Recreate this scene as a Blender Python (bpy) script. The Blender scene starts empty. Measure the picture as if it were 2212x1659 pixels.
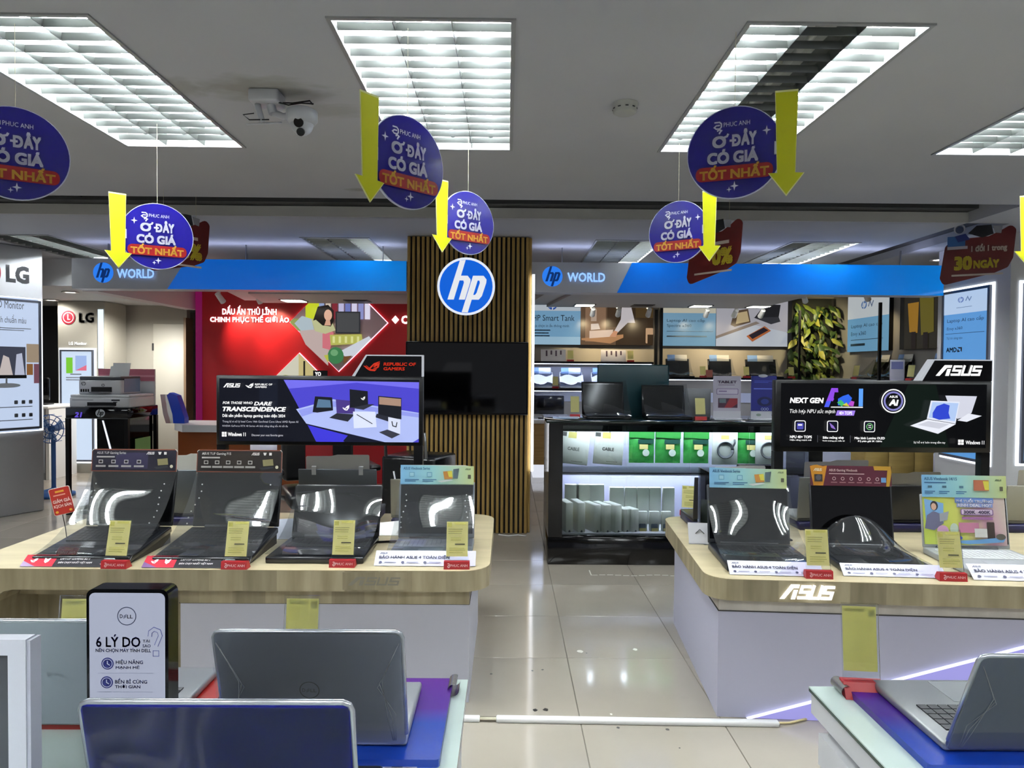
import bpy, bmesh, math, random
from mathutils import Vector, Matrix, Euler
random.seed(7)
S = bpy.context.scene
COL = S.collection
R = math.radians
PI = math.pi

# ---------------------------------------------------------------- camera
FPX = 1500.0
CAMZ = 1.4
YAW = math.atan((1106 - 1095) / FPX)
PITCH = math.atan((829.5 - 795) / FPX)
ROLL = R(0.45)
cam_d = bpy.data.cameras.new('camera')
cam = bpy.data.objects.new('camera', cam_d)
COL.objects.link(cam)
cam_d.sensor_fit = 'HORIZONTAL'
cam_d.sensor_width = 36
cam_d.lens = FPX / 2212 * 36
cam_d.clip_start = 0.05
CAM_ROT = Matrix.Rotation(-YAW, 3, 'Z') @ Matrix.Rotation(PI / 2 - PITCH, 3, 'X') @ Matrix.Rotation(ROLL, 3, 'Z')
cam.rotation_euler = CAM_ROT.to_euler()
cam.location = (0, 0, CAMZ)
S.camera = cam

# ---------------------------------------------------------------- world and exposure
w = bpy.data.worlds.new('world')
S.world = w
w.use_nodes = True
w.node_tree.nodes['Background'].inputs[0].default_value = (0.5, 0.52, 0.58, 1)
w.node_tree.nodes['Background'].inputs[1].default_value = 0.45
S.view_settings.view_transform = 'Standard'
S.view_settings.look = 'None'
S.view_settings.gamma = 1
S.view_settings.use_curve_mapping = False
S.view_settings.exposure = 0.05
S.cycles.sample_clamp_indirect = 8.0
S.cycles.caustics_reflective = True
S.cycles.max_bounces = 7
S.cycles.diffuse_bounces = 4
S.cycles.glossy_bounces = 4
S.cycles.transmission_bounces = 4
S.cycles.transparent_max_bounces = 16
S.cycles.adaptive_threshold = 0.04
S.cycles.use_light_tree = False
TUBE_POWER = 135.0        # radiance of a lit fluorescent tube


def ray(px, py):
    return CAM_ROT @ Vector(((px - 1106) / FPX, -(py - 829.5) / FPX, -1))


def at(px, py, Y):
    """world point seen at pixel (px,py) at distance Y into the room"""
    d = ray(px, py)
    return Vector((0, 0, CAMZ)) + d * (Y / d.y)


def onz(px, py, z):
    """world point seen at pixel (px,py) lying at height z"""
    d = ray(px, py)
    return Vector((0, 0, CAMZ)) + d * ((z - CAMZ) / d.z)


# ---------------------------------------------------------------- materials
def lin(c):
    return c / 12.92 if c <= 0.04045 else ((c + 0.055) / 1.055) ** 2.4


def rgb(h):
    h = h.lstrip('#')
    return tuple(lin(int(h[i:i + 2], 16) / 255) for i in (0, 2, 4)) + (1,)


MATS = {}


def mat(col, rough=0.5, metal=0.0, emit=0.0, spec=0.5, coat=0.0):
    key = ('p', col, rough, metal, emit, spec, coat)
    if key in MATS:
        return MATS[key]
    m = bpy.data.materials.new('m_' + col.strip('#'))
    m.use_nodes = True
    b = m.node_tree.nodes['Principled BSDF']
    b.inputs['Base Color'].default_value = rgb(col)
    b.inputs['Roughness'].default_value = rough
    b.inputs['Metallic'].default_value = metal
    b.inputs['Specular IOR Level'].default_value = spec
    b.inputs['Coat Weight'].default_value = coat
    b.inputs['Coat Roughness'].default_value = 0.03
    if emit:
        b.inputs['Emission Color'].default_value = rgb(col)
        b.inputs['Emission Strength'].default_value = emit
    MATS[key] = m
    return m


def lit(col, k=1.0):
    """backlit film: hardly any body colour, gives off its own colour"""
    key = ('e', col, k)
    if key in MATS:
        return MATS[key]
    m = bpy.data.materials.new('lit_' + col.strip('#'))
    m.use_nodes = True
    b = m.node_tree.nodes['Principled BSDF']
    c = rgb(col)
    b.inputs['Base Color'].default_value = (c[0] * .1, c[1] * .1, c[2] * .1, 1)
    b.inputs['Roughness'].default_value = 0.25
    b.inputs['Specular IOR Level'].default_value = 0.2
    b.inputs['Emission Color'].default_value = c
    b.inputs['Emission Strength'].default_value = k
    if k < 2.5:
        m.cycles.emission_sampling = 'NONE'
    MATS[key] = m
    return m


def clear(name, tint=(1, 1, 1), ior=1.45, rough=0.02, haze=0.0, hazecol=(0.8, 0.85, 0.9)):
    """thin clear sheet: see-through with a Fresnel gloss, optional milky share"""
    key = ('c', name)
    if key in MATS:
        return MATS[key]
    m = bpy.data.materials.new(name)
    m.use_nodes = True
    nt = m.node_tree
    nt.nodes.clear()
    o = nt.nodes.new('ShaderNodeOutputMaterial')
    t = nt.nodes.new('ShaderNodeBsdfTransparent')
    t.inputs[0].default_value = (*tint, 1)
    g = nt.nodes.new('ShaderNodeBsdfGlossy')
    g.inputs['Roughness'].default_value = rough
    fr = nt.nodes.new('ShaderNodeFresnel')
    fr.inputs[0].default_value = ior
    mx = nt.nodes.new('ShaderNodeMixShader')
    nt.links.new(fr.outputs[0], mx.inputs[0])
    src = t
    if haze:
        df = nt.nodes.new('ShaderNodeBsdfDiffuse')
        df.inputs[0].default_value = (*hazecol, 1)
        m2 = nt.nodes.new('ShaderNodeMixShader')
        m2.inputs[0].default_value = haze
        nt.links.new(t.outputs[0], m2.inputs[1])
        nt.links.new(df.outputs[0], m2.inputs[2])
        src = m2
    nt.links.new(src.outputs[0], mx.inputs[1])
    nt.links.new(g.outputs[0], mx.inputs[2])
    nt.links.new(mx.outputs[0], o.inputs[0])
    MATS[key] = m
    return m


def noisy(name, c0, c1, scale=(1, 1, 1), rough=0.4, detail=4, emit=0.0, lo=0.35, hi=0.65, bump=0.0, perobj=0.0, kind='noise', spec=0.5):
    """two-colour procedural material from noise or stretched grain"""
    key = ('n', name)
    if key in MATS:
        return MATS[key]
    m = bpy.data.materials.new(name)
    m.use_nodes = True
    nt = m.node_tree
    b = nt.nodes['Principled BSDF']
    tc = nt.nodes.new('ShaderNodeTexCoord')
    mp = nt.nodes.new('ShaderNodeMapping')
    mp.inputs['Scale'].default_value = scale
    nt.links.new(tc.outputs['Object'], mp.inputs[0])
    vec = mp.outputs[0]
    if perobj:
        oi = nt.nodes.new('ShaderNodeObjectInfo')
        ad = nt.nodes.new('ShaderNodeVectorMath')
        mu = nt.nodes.new('ShaderNodeMath')
        mu.operation = 'MULTIPLY'
        mu.inputs[1].default_value = 37.0
        nt.links.new(oi.outputs['Random'], mu.inputs[0])
        nt.links.new(vec, ad.inputs[0])
        nt.links.new(mu.outputs[0], ad.inputs[1])
        vec = ad.outputs[0]
    n = nt.nodes.new('ShaderNodeTexNoise')
    n.inputs['Scale'].default_value = 1
    n.inputs['Detail'].default_value = detail
    nt.links.new(vec, n.inputs['Vector'])
    cr = nt.nodes.new('ShaderNodeValToRGB')
    cr.color_ramp.elements[0].position = lo
    cr.color_ramp.elements[1].position = hi
    cr.color_ramp.elements[0].color = rgb(c0)
    cr.color_ramp.elements[1].color = rgb(c1)
    nt.links.new(n.outputs['Fac'], cr.inputs[0])
    nt.links.new(cr.outputs[0], b.inputs['Base Color'])
    b.inputs['Roughness'].default_value = rough
    b.inputs['Specular IOR Level'].default_value = spec
    if emit:
        nt.links.new(cr.outputs[0], b.inputs['Emission Color'])
        b.inputs['Emission Strength'].default_value = emit
    if bump:
        bp = nt.nodes.new('ShaderNodeBump')
        bp.inputs['Strength'].default_value = bump
        bp.inputs['Distance'].default_value = 0.01
        nt.links.new(n.outputs['Fac'], bp.inputs['Height'])
        nt.links.new(bp.outputs[0], b.inputs['Normal'])
    MATS[key] = m
    return m


def ramp(name, axis, stops, emit=0.0, rough=0.4, body=1.0, diag=0.0):
    """printed colour run along a local axis; stops = [(pos_in_metres, colour)]"""
    key = ('g', name)
    if key in MATS:
        return MATS[key]
    m = bpy.data.materials.new(name)
    m.use_nodes = True
    nt = m.node_tree
    b = nt.nodes['Principled BSDF']
    tc = nt.nodes.new('ShaderNodeTexCoord')
    sp = nt.nodes.new('ShaderNodeSeparateXYZ')
    nt.links.new(tc.outputs['Object'], sp.inputs[0])
    mr = nt.nodes.new('ShaderNodeMapRange')
    mr.inputs['From Min'].default_value = stops[0][0]
    mr.inputs['From Max'].default_value = stops[-1][0]
    out = sp.outputs['XYZ'.index(axis)]
    if diag:
        mu = nt.nodes.new('ShaderNodeMath')
        mu.operation = 'MULTIPLY_ADD'
        mu.inputs[1].default_value = diag
        nt.links.new(sp.outputs[2 if axis == 'X' else 0], mu.inputs[0])
        nt.links.new(out, mu.inputs[2])
        out = mu.outputs[0]
    nt.links.new(out, mr.inputs[0])
    cr = nt.nodes.new('ShaderNodeValToRGB')
    els = cr.color_ramp.elements
    span = stops[-1][0] - stops[0][0]
    els[0].position, els[0].color = 0, rgb(stops[0][1])
    els[1].position, els[1].color = 1, rgb(stops[-1][1])
    for p, c in stops[1:-1]:
        e = els.new((p - stops[0][0]) / span)
        e.color = rgb(c)
    nt.links.new(mr.outputs[0], cr.inputs[0])
    mxc = nt.nodes.new('ShaderNodeVectorMath')
    mxc.operation = 'SCALE'
    mxc.inputs['Scale'].default_value = body
    nt.links.new(cr.outputs[0], mxc.inputs[0])
    nt.links.new(mxc.outputs[0], b.inputs['Base Color'])
    b.inputs['Roughness'].default_value = rough
    if emit:
        nt.links.new(cr.outputs[0], b.inputs['Emission Color'])
        b.inputs['Emission Strength'].default_value = emit
    MATS[key] = m
    return m


# ---------------------------------------------------------------- mesh building
class MB:
    def __init__(s):
        s.v, s.f, s.fm, s.fs, s.mats = [], [], [], [], []

    def add(s, verts, faces, m, smooth=False, M=None):
        o = len(s.v)
        for p in verts:
            p = Vector(p)
            if M is not None:
                p = M @ p
            s.v.append(tuple(p))
        if m not in s.mats:
            s.mats.append(m)
        i = s.mats.index(m)
        for f in faces:
            s.f.append([k + o for k in f])
            s.fm.append(i)
            s.fs.append(smooth)
        return s

    def box(s, x0, x1, y0, y1, z0, z1, m, M=None):
        v = [(x, y, z) for z in (z0, z1) for y in (y0, y1) for x in (x0, x1)]
        return s.add(v, [(0, 2, 3, 1), (4, 5, 7, 6), (0, 1, 5, 4), (2, 6, 7, 3), (0, 4, 6, 2), (1, 3, 7, 5)], m, M=M)

    def rbox(s, x0, x1, y0, y1, z0, z1, r, m, seg=2, M=None):
        bm = bmesh.new()
        bmesh.ops.create_cube(bm, size=1)
        for v in bm.verts:
            v.co = Vector(((x0 + x1) / 2 + v.co.x * (x1 - x0), (y0 + y1) / 2 + v.co.y * (y1 - y0), (z0 + z1) / 2 + v.co.z * (z1 - z0)))
        bmesh.ops.bevel(bm, geom=bm.edges[:], offset=r, segments=seg, profile=0.5, affect='EDGES')
        bm.verts.index_update()
        s.add([v.co[:] for v in bm.verts], [[v.index for v in f.verts] for f in bm.faces], m, True, M)
        bm.free()
        return s

    def prism(s, pts, a0, a1, m, axis='z', smooth=False, M=None):
        """extrude a 2-D outline; axis names the extrusion direction"""
        def p3(p, a):
            return {'z': (p[0], p[1], a), 'y': (p[0], a, p[1]), 'x': (a, p[0], p[1])}[axis]
        n = len(pts)
        v = [p3(p, a0) for p in pts] + [p3(p, a1) for p in pts]
        area = sum(pts[i][0] * pts[(i + 1) % n][1] - pts[(i + 1) % n][0] * pts[i][1] for i in range(n))
        flip = (area < 0) ^ (axis == 'y') ^ (a1 < a0)
        lo, hi = list(range(n)), list(range(n, 2 * n))
        fs = [lo[::-1], hi] if not flip else [lo, hi[::-1]]
        s.add(v, fs, m, False, M)
        o = len(s.v) - 2 * n
        i = s.mats.index(m)
        for k in range(n):
            q = (k + 1) % n
            f = [o + k, o + q, o + n + q, o + n + k]
            s.f.append(f if not flip else f[::-1])
            s.fm.append(i)
            s.fs.append(smooth)
        return s

    def poly(s, pts, m):
        return s.add(pts, [list(range(len(pts)))], m)

    def cyl(s, p0, p1, r0, m, r1=None, n=12, cap=True, M=None):
        r1 = r0 if r1 is None else r1
        p0, p1 = Vector(p0), Vector(p1)
        d = (p1 - p0).normalized()
        a = d.orthogonal().normalized()
        b = d.cross(a)
        v, f = [], []
        for p, r in ((p0, r0), (p1, r1)):
            for k in range(n):
                t = 2 * PI * k / n
                v.append(p + a * (r * math.cos(t)) + b * (r * math.sin(t)))
        for k in range(n):
            q = (k + 1) % n
            f.append((k, q, n + q, n + k))
        s.add(v, f, m, True, M)
        if cap:
            s.add(v, [list(range(n))[::-1], list(range(n, 2 * n))], m, False, M)
        return s

    def tube(s, pts, r, m, n=8, M=None):
        pts = [Vector(p) for p in pts]
        v, f = [], []
        a = None
        for i, p in enumerate(pts):
            d = (pts[min(i + 1, len(pts) - 1)] - pts[max(i - 1, 0)]).normalized()
            if a is None:
                a = d.orthogonal().normalized()
            a = (a - d * a.dot(d)).normalized()
            b = d.cross(a)
            rr = r[i] if isinstance(r, (list, tuple)) else r
            for k in range(n):
                t = 2 * PI * k / n
                v.append(p + a * (rr * math.cos(t)) + b * (rr * math.sin(t)))
        for i in range(len(pts) - 1):
            for k in range(n):
                q = (k + 1) % n
                f.append((i * n + k, i * n + q, (i + 1) * n + q, (i + 1) * n + k))
        f.append(list(range(n))[::-1])
        f.append([(len(pts) - 1) * n + k for k in range(n)])
        return s.add(v, f, m, True, M)

    def lathe(s, prof, m, n=20, M=None):
        v, f = [], []
        for r, z in prof:
            for k in range(n):
                t = 2 * PI * k / n
                v.append((r * math.cos(t), r * math.sin(t), z))
        for i in range(len(prof) - 1):
            for k in range(n):
                q = (k + 1) % n
                f.append((i * n + k, i * n + q, (i + 1) * n + q, (i + 1) * n + k))
        return s.add(v, f, m, True, M)

    def grid(s, fn, nu, nv, m, M=None):
        v = [fn(i / nu, j / nv) for j in range(nv + 1) for i in range(nu + 1)]
        f = [(j * (nu + 1) + i, j * (nu + 1) + i + 1, (j + 1) * (nu + 1) + i + 1, (j + 1) * (nu + 1) + i) for j in range(nv) for i in range(nu)]
        return s.add(v, f, m, True, M)

    def mesh(s, name):
        me = bpy.data.meshes.new(name)
        me.from_pydata(s.v, [], s.f)
        for m in s.mats:
            me.materials.append(m)
        me.polygons.foreach_set('material_index', s.fm)
        me.polygons.foreach_set('use_smooth', s.fs)
        me.update()
        return me

    def build(s, name, parent=None, loc=None, rot=None, label=None, auto=False):
        o = bpy.data.objects.new(name, s.mesh(name))
        COL.objects.link(o)
        if parent is not None:
            o.parent = parent
        if loc is not None:
            o.location = loc
        if rot is not None:
            o.rotation_euler = rot
        if label:
            o['label'] = label
        return o


def tag(o, label, cat, group=None):
    o['label'] = label
    o['category'] = cat
    if group:
        o['group'] = group
    return o


def thing(name, label, cat, loc=(0, 0, 0), rz=0.0, group=None, rot=None):
    o = bpy.data.objects.new(name, None)
    COL.objects.link(o)
    o.empty_display_size = 0.05
    o.location = loc
    o.rotation_euler = rot if rot is not None else (0, 0, rz)
    return tag(o, label, cat, group)


def struct(o):
    o['kind'] = 'structure'
    return o


def link(name, me, parent=None, loc=(0, 0, 0), rot=(0, 0, 0)):
    o = bpy.data.objects.new(name, me)
    COL.objects.link(o)
    o.parent = parent
    o.location = loc
    o.rotation_euler = rot
    return o


# ---------------------------------------------------------------- flat print
GLYPHS = {}


def glyphs(s, bold=0.0, res=2):
    key = (s, bold, res)
    if key not in GLYPHS:
        cu = bpy.data.curves.new('t', 'FONT')
        cu.body = s
        cu.resolution_u = res
        cu.offset = bold
        cu.fill_mode = 'FRONT'
        ob = bpy.data.objects.new('t', cu)
        COL.objects.link(ob)
        dg = bpy.context.evaluated_depsgraph_get()
        me = bpy.data.meshes.new_from_object(ob.evaluated_get(dg), depsgraph=dg)
        GLYPHS[key] = ([tuple(v.co) for v in me.vertices], [list(p.vertices) for p in me.polygons])
        bpy.data.objects.remove(ob)
        bpy.data.curves.remove(cu)
        bpy.data.meshes.remove(me)
    return GLYPHS[key]


def ell(cx, cy, rx, ry=None, n=24, a0=0, a1=2 * PI):
    ry = rx if ry is None else ry
    full = abs(a1 - a0 - 2 * PI) < 1e-6
    k = n if full else n + 1
    return [(cx + rx * math.cos(a0 + (a1 - a0) * i / n), cy + ry * math.sin(a0 + (a1 - a0) * i / n)) for i in range(k)]


def rrect(x0, y0, x1, y1, r, n=4):
    p = []
    for cx, cy, a in ((x1 - r, y1 - r, 0), (x0 + r, y1 - r, PI / 2), (x0 + r, y0 + r, PI), (x1 - r, y0 + r, 1.5 * PI)):
        for i in range(n + 1):
            t = a + PI / 2 * i / n
            p.append((cx + r * math.cos(t), cy + r * math.sin(t)))
    return p


class Art:
    """flat print in the x-z plane facing -y; (x0,y0)-(x1,y1) in drawing units maps onto w x h metres centred on the origin"""

    def __init__(s, x0, y0, x1, y1, w, h, z=0.0006, dz=0.0004, mb=None):
        s.x0, s.y0, s.sx, s.sy, s.w, s.h = x0, y0, w / (x1 - x0), h / (y1 - y0), w, h
        s.z, s.dz = z, dz
        s.mb = mb or MB()

    def uv(s, x, y):
        return (x - s.x0) * s.sx - s.w / 2, s.h / 2 - (y - s.y0) * s.sy

    def up(s):
        s.z += s.dz

    def poly(s, pts, m):
        q = [s.uv(*p) for p in pts]
        area = sum(q[i][0] * q[(i + 1) % len(q)][1] - q[(i + 1) % len(q)][0] * q[i][1] for i in range(len(q)))
        if area < 0:
            q = q[::-1]
        s.mb.poly([(u, -s.z, v) for u, v in q], m)
        s.up()
        return s

    def rect(s, x0, y0, x1, y1, m, r=0):
        return s.poly(rrect(x0, y0, x1, y1, r) if r else [(x0, y0), (x1, y0), (x1, y1), (x0, y1)], m)

    def circ(s, cx, cy, r, m, ry=None, n=24):
        return s.poly(ell(cx, cy, r, ry, n), m)

    def ring(s, cx, cy, r, t, m, n=28, ry=None):
        ry = r if ry is None else ry
        a, b = ell(cx, cy, r, ry, n), ell(cx, cy, r - t, ry - t, n)
        for i in range(n):
            j = (i + 1) % n
            s._quad(a[i], a[j], b[j], b[i], m)
        s.up()
        return s

    def _quad(s, a, b, c, d, m):
        q = [s.uv(*p) for p in (a, b, c, d)]
        area = sum(q[i][0] * q[(i + 1) % 4][1] - q[(i + 1) % 4][0] * q[i][1] for i in range(4))
        if area < 0:
            q = q[::-1]
        s.mb.poly([(u, -s.z, v) for u, v in q], m)

    def stroke(s, pts, t, m, closed=False):
        pts = [Vector(p) for p in pts]
        n = len(pts)
        L, Rr = [], []
        for i in range(n):
            if closed:
                a, b = pts[i - 1], pts[(i + 1) % n]
            else:
                a, b = pts[max(i - 1, 0)], pts[min(i + 1, n - 1)]
            d1 = (pts[i] - a).normalized() if (pts[i] - a).length > 1e-6 else (b - pts[i]).normalized()
            d2 = (b - pts[i]).normalized() if (b - pts[i]).length > 1e-6 else d1
            n1, n2 = Vector((-d1.y, d1.x)), Vector((-d2.y, d2.x))
            mm = (n1 + n2)
            mm = mm.normalized() if mm.length > 1e-6 else n1
            k = min(1 / max(mm.dot(n1), 0.35), 2.2)
            L.append(pts[i] + mm * (t / 2 * k))
            Rr.append(pts[i] - mm * (t / 2 * k))
        for i in range(n if closed else n - 1):
            j = (i + 1) % n
            s._quad(L[i], L[j], Rr[j], Rr[i], m)
        s.up()
        return s

    def text(s, t, x0, y0, x1, y1, m, bold=0.0, shear=0.0, res=2):
        """text stretched into the box x0,y0 (top left) - x1,y1 (bottom right)"""
        vs, fs = glyphs(t, 0.0, res)
        if not vs:
            return s
        vs = [(a + b * shear, b) for a, b, _ in vs]
        ax0, ax1 = min(v[0] for v in vs), max(v[0] for v in vs)
        ay0, ay1 = min(v[1] for v in vs), max(v[1] for v in vs)
        k = bold * .9                       # heavier letters: the outline laid down again, shifted a little
        shifts = [(0, 0)] if bold < .02 else [(-k, -k), (k, -k), (-k, k), (k, k)]
        ax0, ax1, ay0, ay1 = ax0 - k, ax1 + k, ay0 - k, ay1 + k
        for dx, dy in shifts:
            out = []
            for a, b in vs:
                u, v = s.uv(x0 + (a + dx - ax0) / (ax1 - ax0) * (x1 - x0), y1 - (b + dy - ay0) / (ay1 - ay0) * (y1 - y0))
                out.append((u, -s.z, v))
            s.mb.add(out, fs, m)
        s.up()
        return s

    def lines(s, x0, y0, x1, y1, n, m, fill=0.45, seed=1):
        """small print too fine to read, as short bars"""
        rn = random.Random(seed)
        st = (y1 - y0) / n
        for i in range(n):
            y = y0 + st * i
            e = x1 - (x1 - x0) * rn.uniform(0, 0.3)
            s._quad((x0, y), (e, y), (e, y + st * fill), (x0, y + st * fill), m)
        s.up()
        return s

    # ---- marks
    def asus(s, x0, y0, x1, y1, m):
        W_, H_ = x1 - x0, y1 - y0
        sk = 0.30 * H_

        def P(a, b):
            return (x0 + a * (W_ - sk) + (1 - b) * sk, y0 + b * H_)
        t = H_ * 0.20
        s.poly([P(0, 1), P(.09, 1), P(.20, .25), P(.30, .25), P(.30, 0), P(.13, 0)], m)
        s.poly([P(.215, .36), P(.295, .36), P(.295, 1), P(.215, 1)], m)
        for o in (.325, .775):
            s.stroke([P(o + .21, .12), P(o + .035, .12), P(o + .035, .5), P(o + .19, .5), P(o + .19, .88), P(o, .88)], t, m)
        s.stroke([P(.575, 0), P(.575, .88), P(.735, .88), P(.735, 0)], t, m)
        return s

    def hp(s, cx, cy, r, blue, white, rim=None):
        if rim:
            s.circ(cx, cy, r * 1.09, rim, n=40)
        s.circ(cx, cy, r, blue, n=40)
        t = r * 0.20
        # h: stem, arch; p: stem, bowl
        def P(a, b):
            return (cx + a * r, cy + b * r)
        s.poly([P(-.24, -.97), P(-.02, -.99), P(-.46, .50), P(-.70, .50)], white)
        s.poly([P(-.20, -.40), P(.06, -.40), P(.17, -.26), P(.16, -.16), P(-.04, .50), P(-.27, .50), P(-.08, -.14), P(-.10, -.22), P(-.25, -.22)], white)
        s.poly([P(.26, -.40), P(.49, -.40), P(.07, .985), P(-.16, .975)], white)
        s.poly([P(.44, -.40), P(.66, -.40), P(.77, -.26), P(.76, -.14), P(.60, .36), P(.48, .50), P(.16, .50), P(.21, .32), P(.34, .32), P(.40, .24), P(.52, -.14), P(.50, -.22), P(.38, -.22)], white)
        return s

    def dell(s, cx, cy, r, m, t=0.1):
        s.ring(cx, cy, r, r * t, m, n=36)
        s.text('D', cx - .72 * r, cy - .2 * r, cx - .4 * r, cy + .2 * r, m, .02)
        for k in (-1, 0, 1):
            s.stroke([(cx - .30 * r, cy + (k * .11 + .1) * r), (cx + .02 * r, cy + (k * .11 - .1) * r)], r * .06, m)
        s.text('LL', cx + .1 * r, cy - .2 * r, cx + .7 * r, cy + .2 * r, m, .02)
        return s

    def rog(s, x0, y0, x1, y1, m):
        def P(a, b):
            return (x0 + a * (x1 - x0), y0 + b * (y1 - y0))
        s.poly([P(0, .45), P(.16, .52), P(.30, .72), P(.50, .82), P(.80, .80), P(.68, 1), P(.38, .96), P(.20, .78)], m)
        s.poly([P(.14, .40), P(.24, .50), P(.36, .66), P(.62, .22), P(1, 0), P(.72, .44), P(.60, .50), P(.70, .28), P(.50, .62), P(.42, .78), P(.30, .68)], m)
        s.poly([P(.56, .60), P(.98, .12), P(.92, .62), P(.78, .76), P(.56, .76), P(.66, .66), P(.80, .60), P(.84, .42), P(.70, .60)], m)
        return s

    def windows(s, x0, y0, x1, y1, m):
        w2, h2 = (x1 - x0), (y1 - y0)
        for a in (0, 1):
            for b in (0, 1):
                s._quad((x0 + a * w2 * .54, y0 + b * h2 * .54), (x0 + w2 * (.46 + a * .54), y0 + b * h2 * .54), (x0 + w2 * (.46 + a * .54), y0 + h2 * (.46 + b * .54)), (x0 + a * w2 * .54, y0 + h2 * (.46 + b * .54)), m)
        s.up()
        return s

    def spark(s, cx, cy, r, m):
        p = []
        for k in range(8):
            rr = r if k % 2 == 0 else r * .3
            p.append((cx + rr * math.cos(PI / 4 * k), cy + rr * 1.15 * math.sin(PI / 4 * k)))
        return s.poly(p, m)

    def shop(s, x0, y0, x1, y1, m, word=True):
        """round letter mark and shop name"""
        h = y1 - y0
        s.stroke([(x0 + h * .1, y0 + h * .1), (x0 + h * .75, y0 + h * .1), (x0 + h * .98, y0 + h * .32), (x0 + h * .98, y0 + h * .72), (x0 + h * .8, y0 + h * .93), (x0 + h * .35, y0 + h * .93), (x0 + h * .1, y0 + h * .72), (x0 + h * .35, y0 + h * .5), (x0 + h * .8, y0 + h * .5)], h * .18, m)
        if word:
            s.text('PHUC ANH', x0 + h * 1.25, y0 + h * .2, x1, y0 + h * .8, m, .015)
        return s

    def build(s, name, parent=None, loc=None, rot=None, label=None):
        return s.mb.build(name, parent, loc, rot, label)


def facing(x0, y0, x1, y1, d):
    """centre, width and height of an upright rectangle seen at these pixels at distance d"""
    a, b = at(x0, y0, d), at(x1, y1, d)
    c, e = at(x1, y0, d), at(x0, y1, d)
    ctr = (a + b + c + e) / 4
    return ctr, (b.x - a.x + c.x - e.x) / 2, (a.z - b.z + c.z - e.z) / 2


BLACK = mat('#0b0b0d', .35, spec=.25)
GLOSSBLK = mat('#070709', .08, spec=.3)
WHITE = mat('#e8e8e6', .45)
DKGREY = mat('#2a2b2e', .4)
SILVER = mat('#b9bcc0', .35, .6)
PAPER = mat('#e6e6e2', .7)
YELLOWP = bpy.data.materials.new('yellow_paper')
YELLOWP.use_nodes = True
_n = YELLOWP.node_tree
_t = _n.nodes.new('ShaderNodeBsdfTranslucent')
_t.inputs[0].default_value = rgb('#f4efb0')
_m = _n.nodes.new('ShaderNodeMixShader')
_m.inputs[0].default_value = .55
_n.nodes['Principled BSDF'].inputs['Base Color'].default_value = rgb('#f4efb0')
_n.nodes['Principled BSDF'].inputs['Roughness'].default_value = .7
_n.links.new(_n.nodes['Principled BSDF'].outputs[0], _m.inputs[1])
_n.links.new(_t.outputs[0], _m.inputs[2])
_n.links.new(_m.outputs[0], _n.nodes['Material Output'].inputs[0])
REDP = mat('#a01c22', .4)
NAVYP = mat('#251a7d', .35)
ACRYL = clear('clear_acrylic', (.96, .98, .97), 1.49)
FILM = clear('plastic_film', (.80, .82, .84), 1.8, .03, .09, (.20, .21, .22))
WRAP = clear('cling_wrap', (.97, .97, .98), 1.45, .08, .10)
GLASS = clear('glass_pane', (.90, .96, .94), 1.52, .01)
STEEL = mat('#8d9093', .3, .9)

# ================================================================ SETTING
ZC = 2.5
CEIL_M = noisy('ceiling_paint', '#a6a8ae', '#b6b8bc', (.5, .5, .5), .85, 3)
WALL_M = noisy('wall_paint', '#b4b3ac', '#bdbbb4', (.8, .8, .8), .8, 3)
WALLW = mat('#cfd0d2', .6)
GROUT = mat('#6d675c', .8)
TILE_M = noisy('polished_tile', '#958e83', '#a29a8e', (1.2, 1.2, 1.2), .10, 5, perobj=1, spec=.55)

# floor slab and tiles
mb = MB()
mb.box(-8, 8, -7, 11, -.12, -.004, GROUT)
floor = struct(mb.build('floor'))
TP = 0.567
mb = MB()
h = TP / 2 - .0016
mb.rbox(-h, h, -h, h, -.010, 0, .0012, TILE_M, 1)
tile_me = mb.mesh('tile')
for me_p in tile_me.polygons:
    me_p.use_smooth = False
for i in range(-9, 8):
    for j in range(-2, 12):
        link('tile', tile_me, floor, (.302 + (i + .5) * TP, 3.325 + (j + .5) * TP, 0))
mb = MB()
for x0, x1, y0, y1 in ((-7.9, .302 - 9 * TP, -6.9, 10.9), (.302 + 8 * TP, 7.9, -6.9, 10.9), (.302 - 9 * TP, .302 + 8 * TP, -6.9, 3.325 - 2 * TP), (.302 - 9 * TP, .302 + 8 * TP, 3.325 + 12 * TP, 10.9)):
    nx, ny = max(1, round((x1 - x0) / TP)), max(1, round((y1 - y0) / TP))
    for a in range(nx):
        for b in range(ny):
            mb.box(x0 + (x1 - x0) * a / nx + .0016, x0 + (x1 - x0) * (a + 1) / nx - .0016, y0 + (y1 - y0) * b / ny + .0016, y0 + (y1 - y0) * (b + 1) / ny - .0016, -.008, 0, TILE_M)
o = mb.build('outer_tiles', floor)
o['kind'] = 'stuff'

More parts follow.
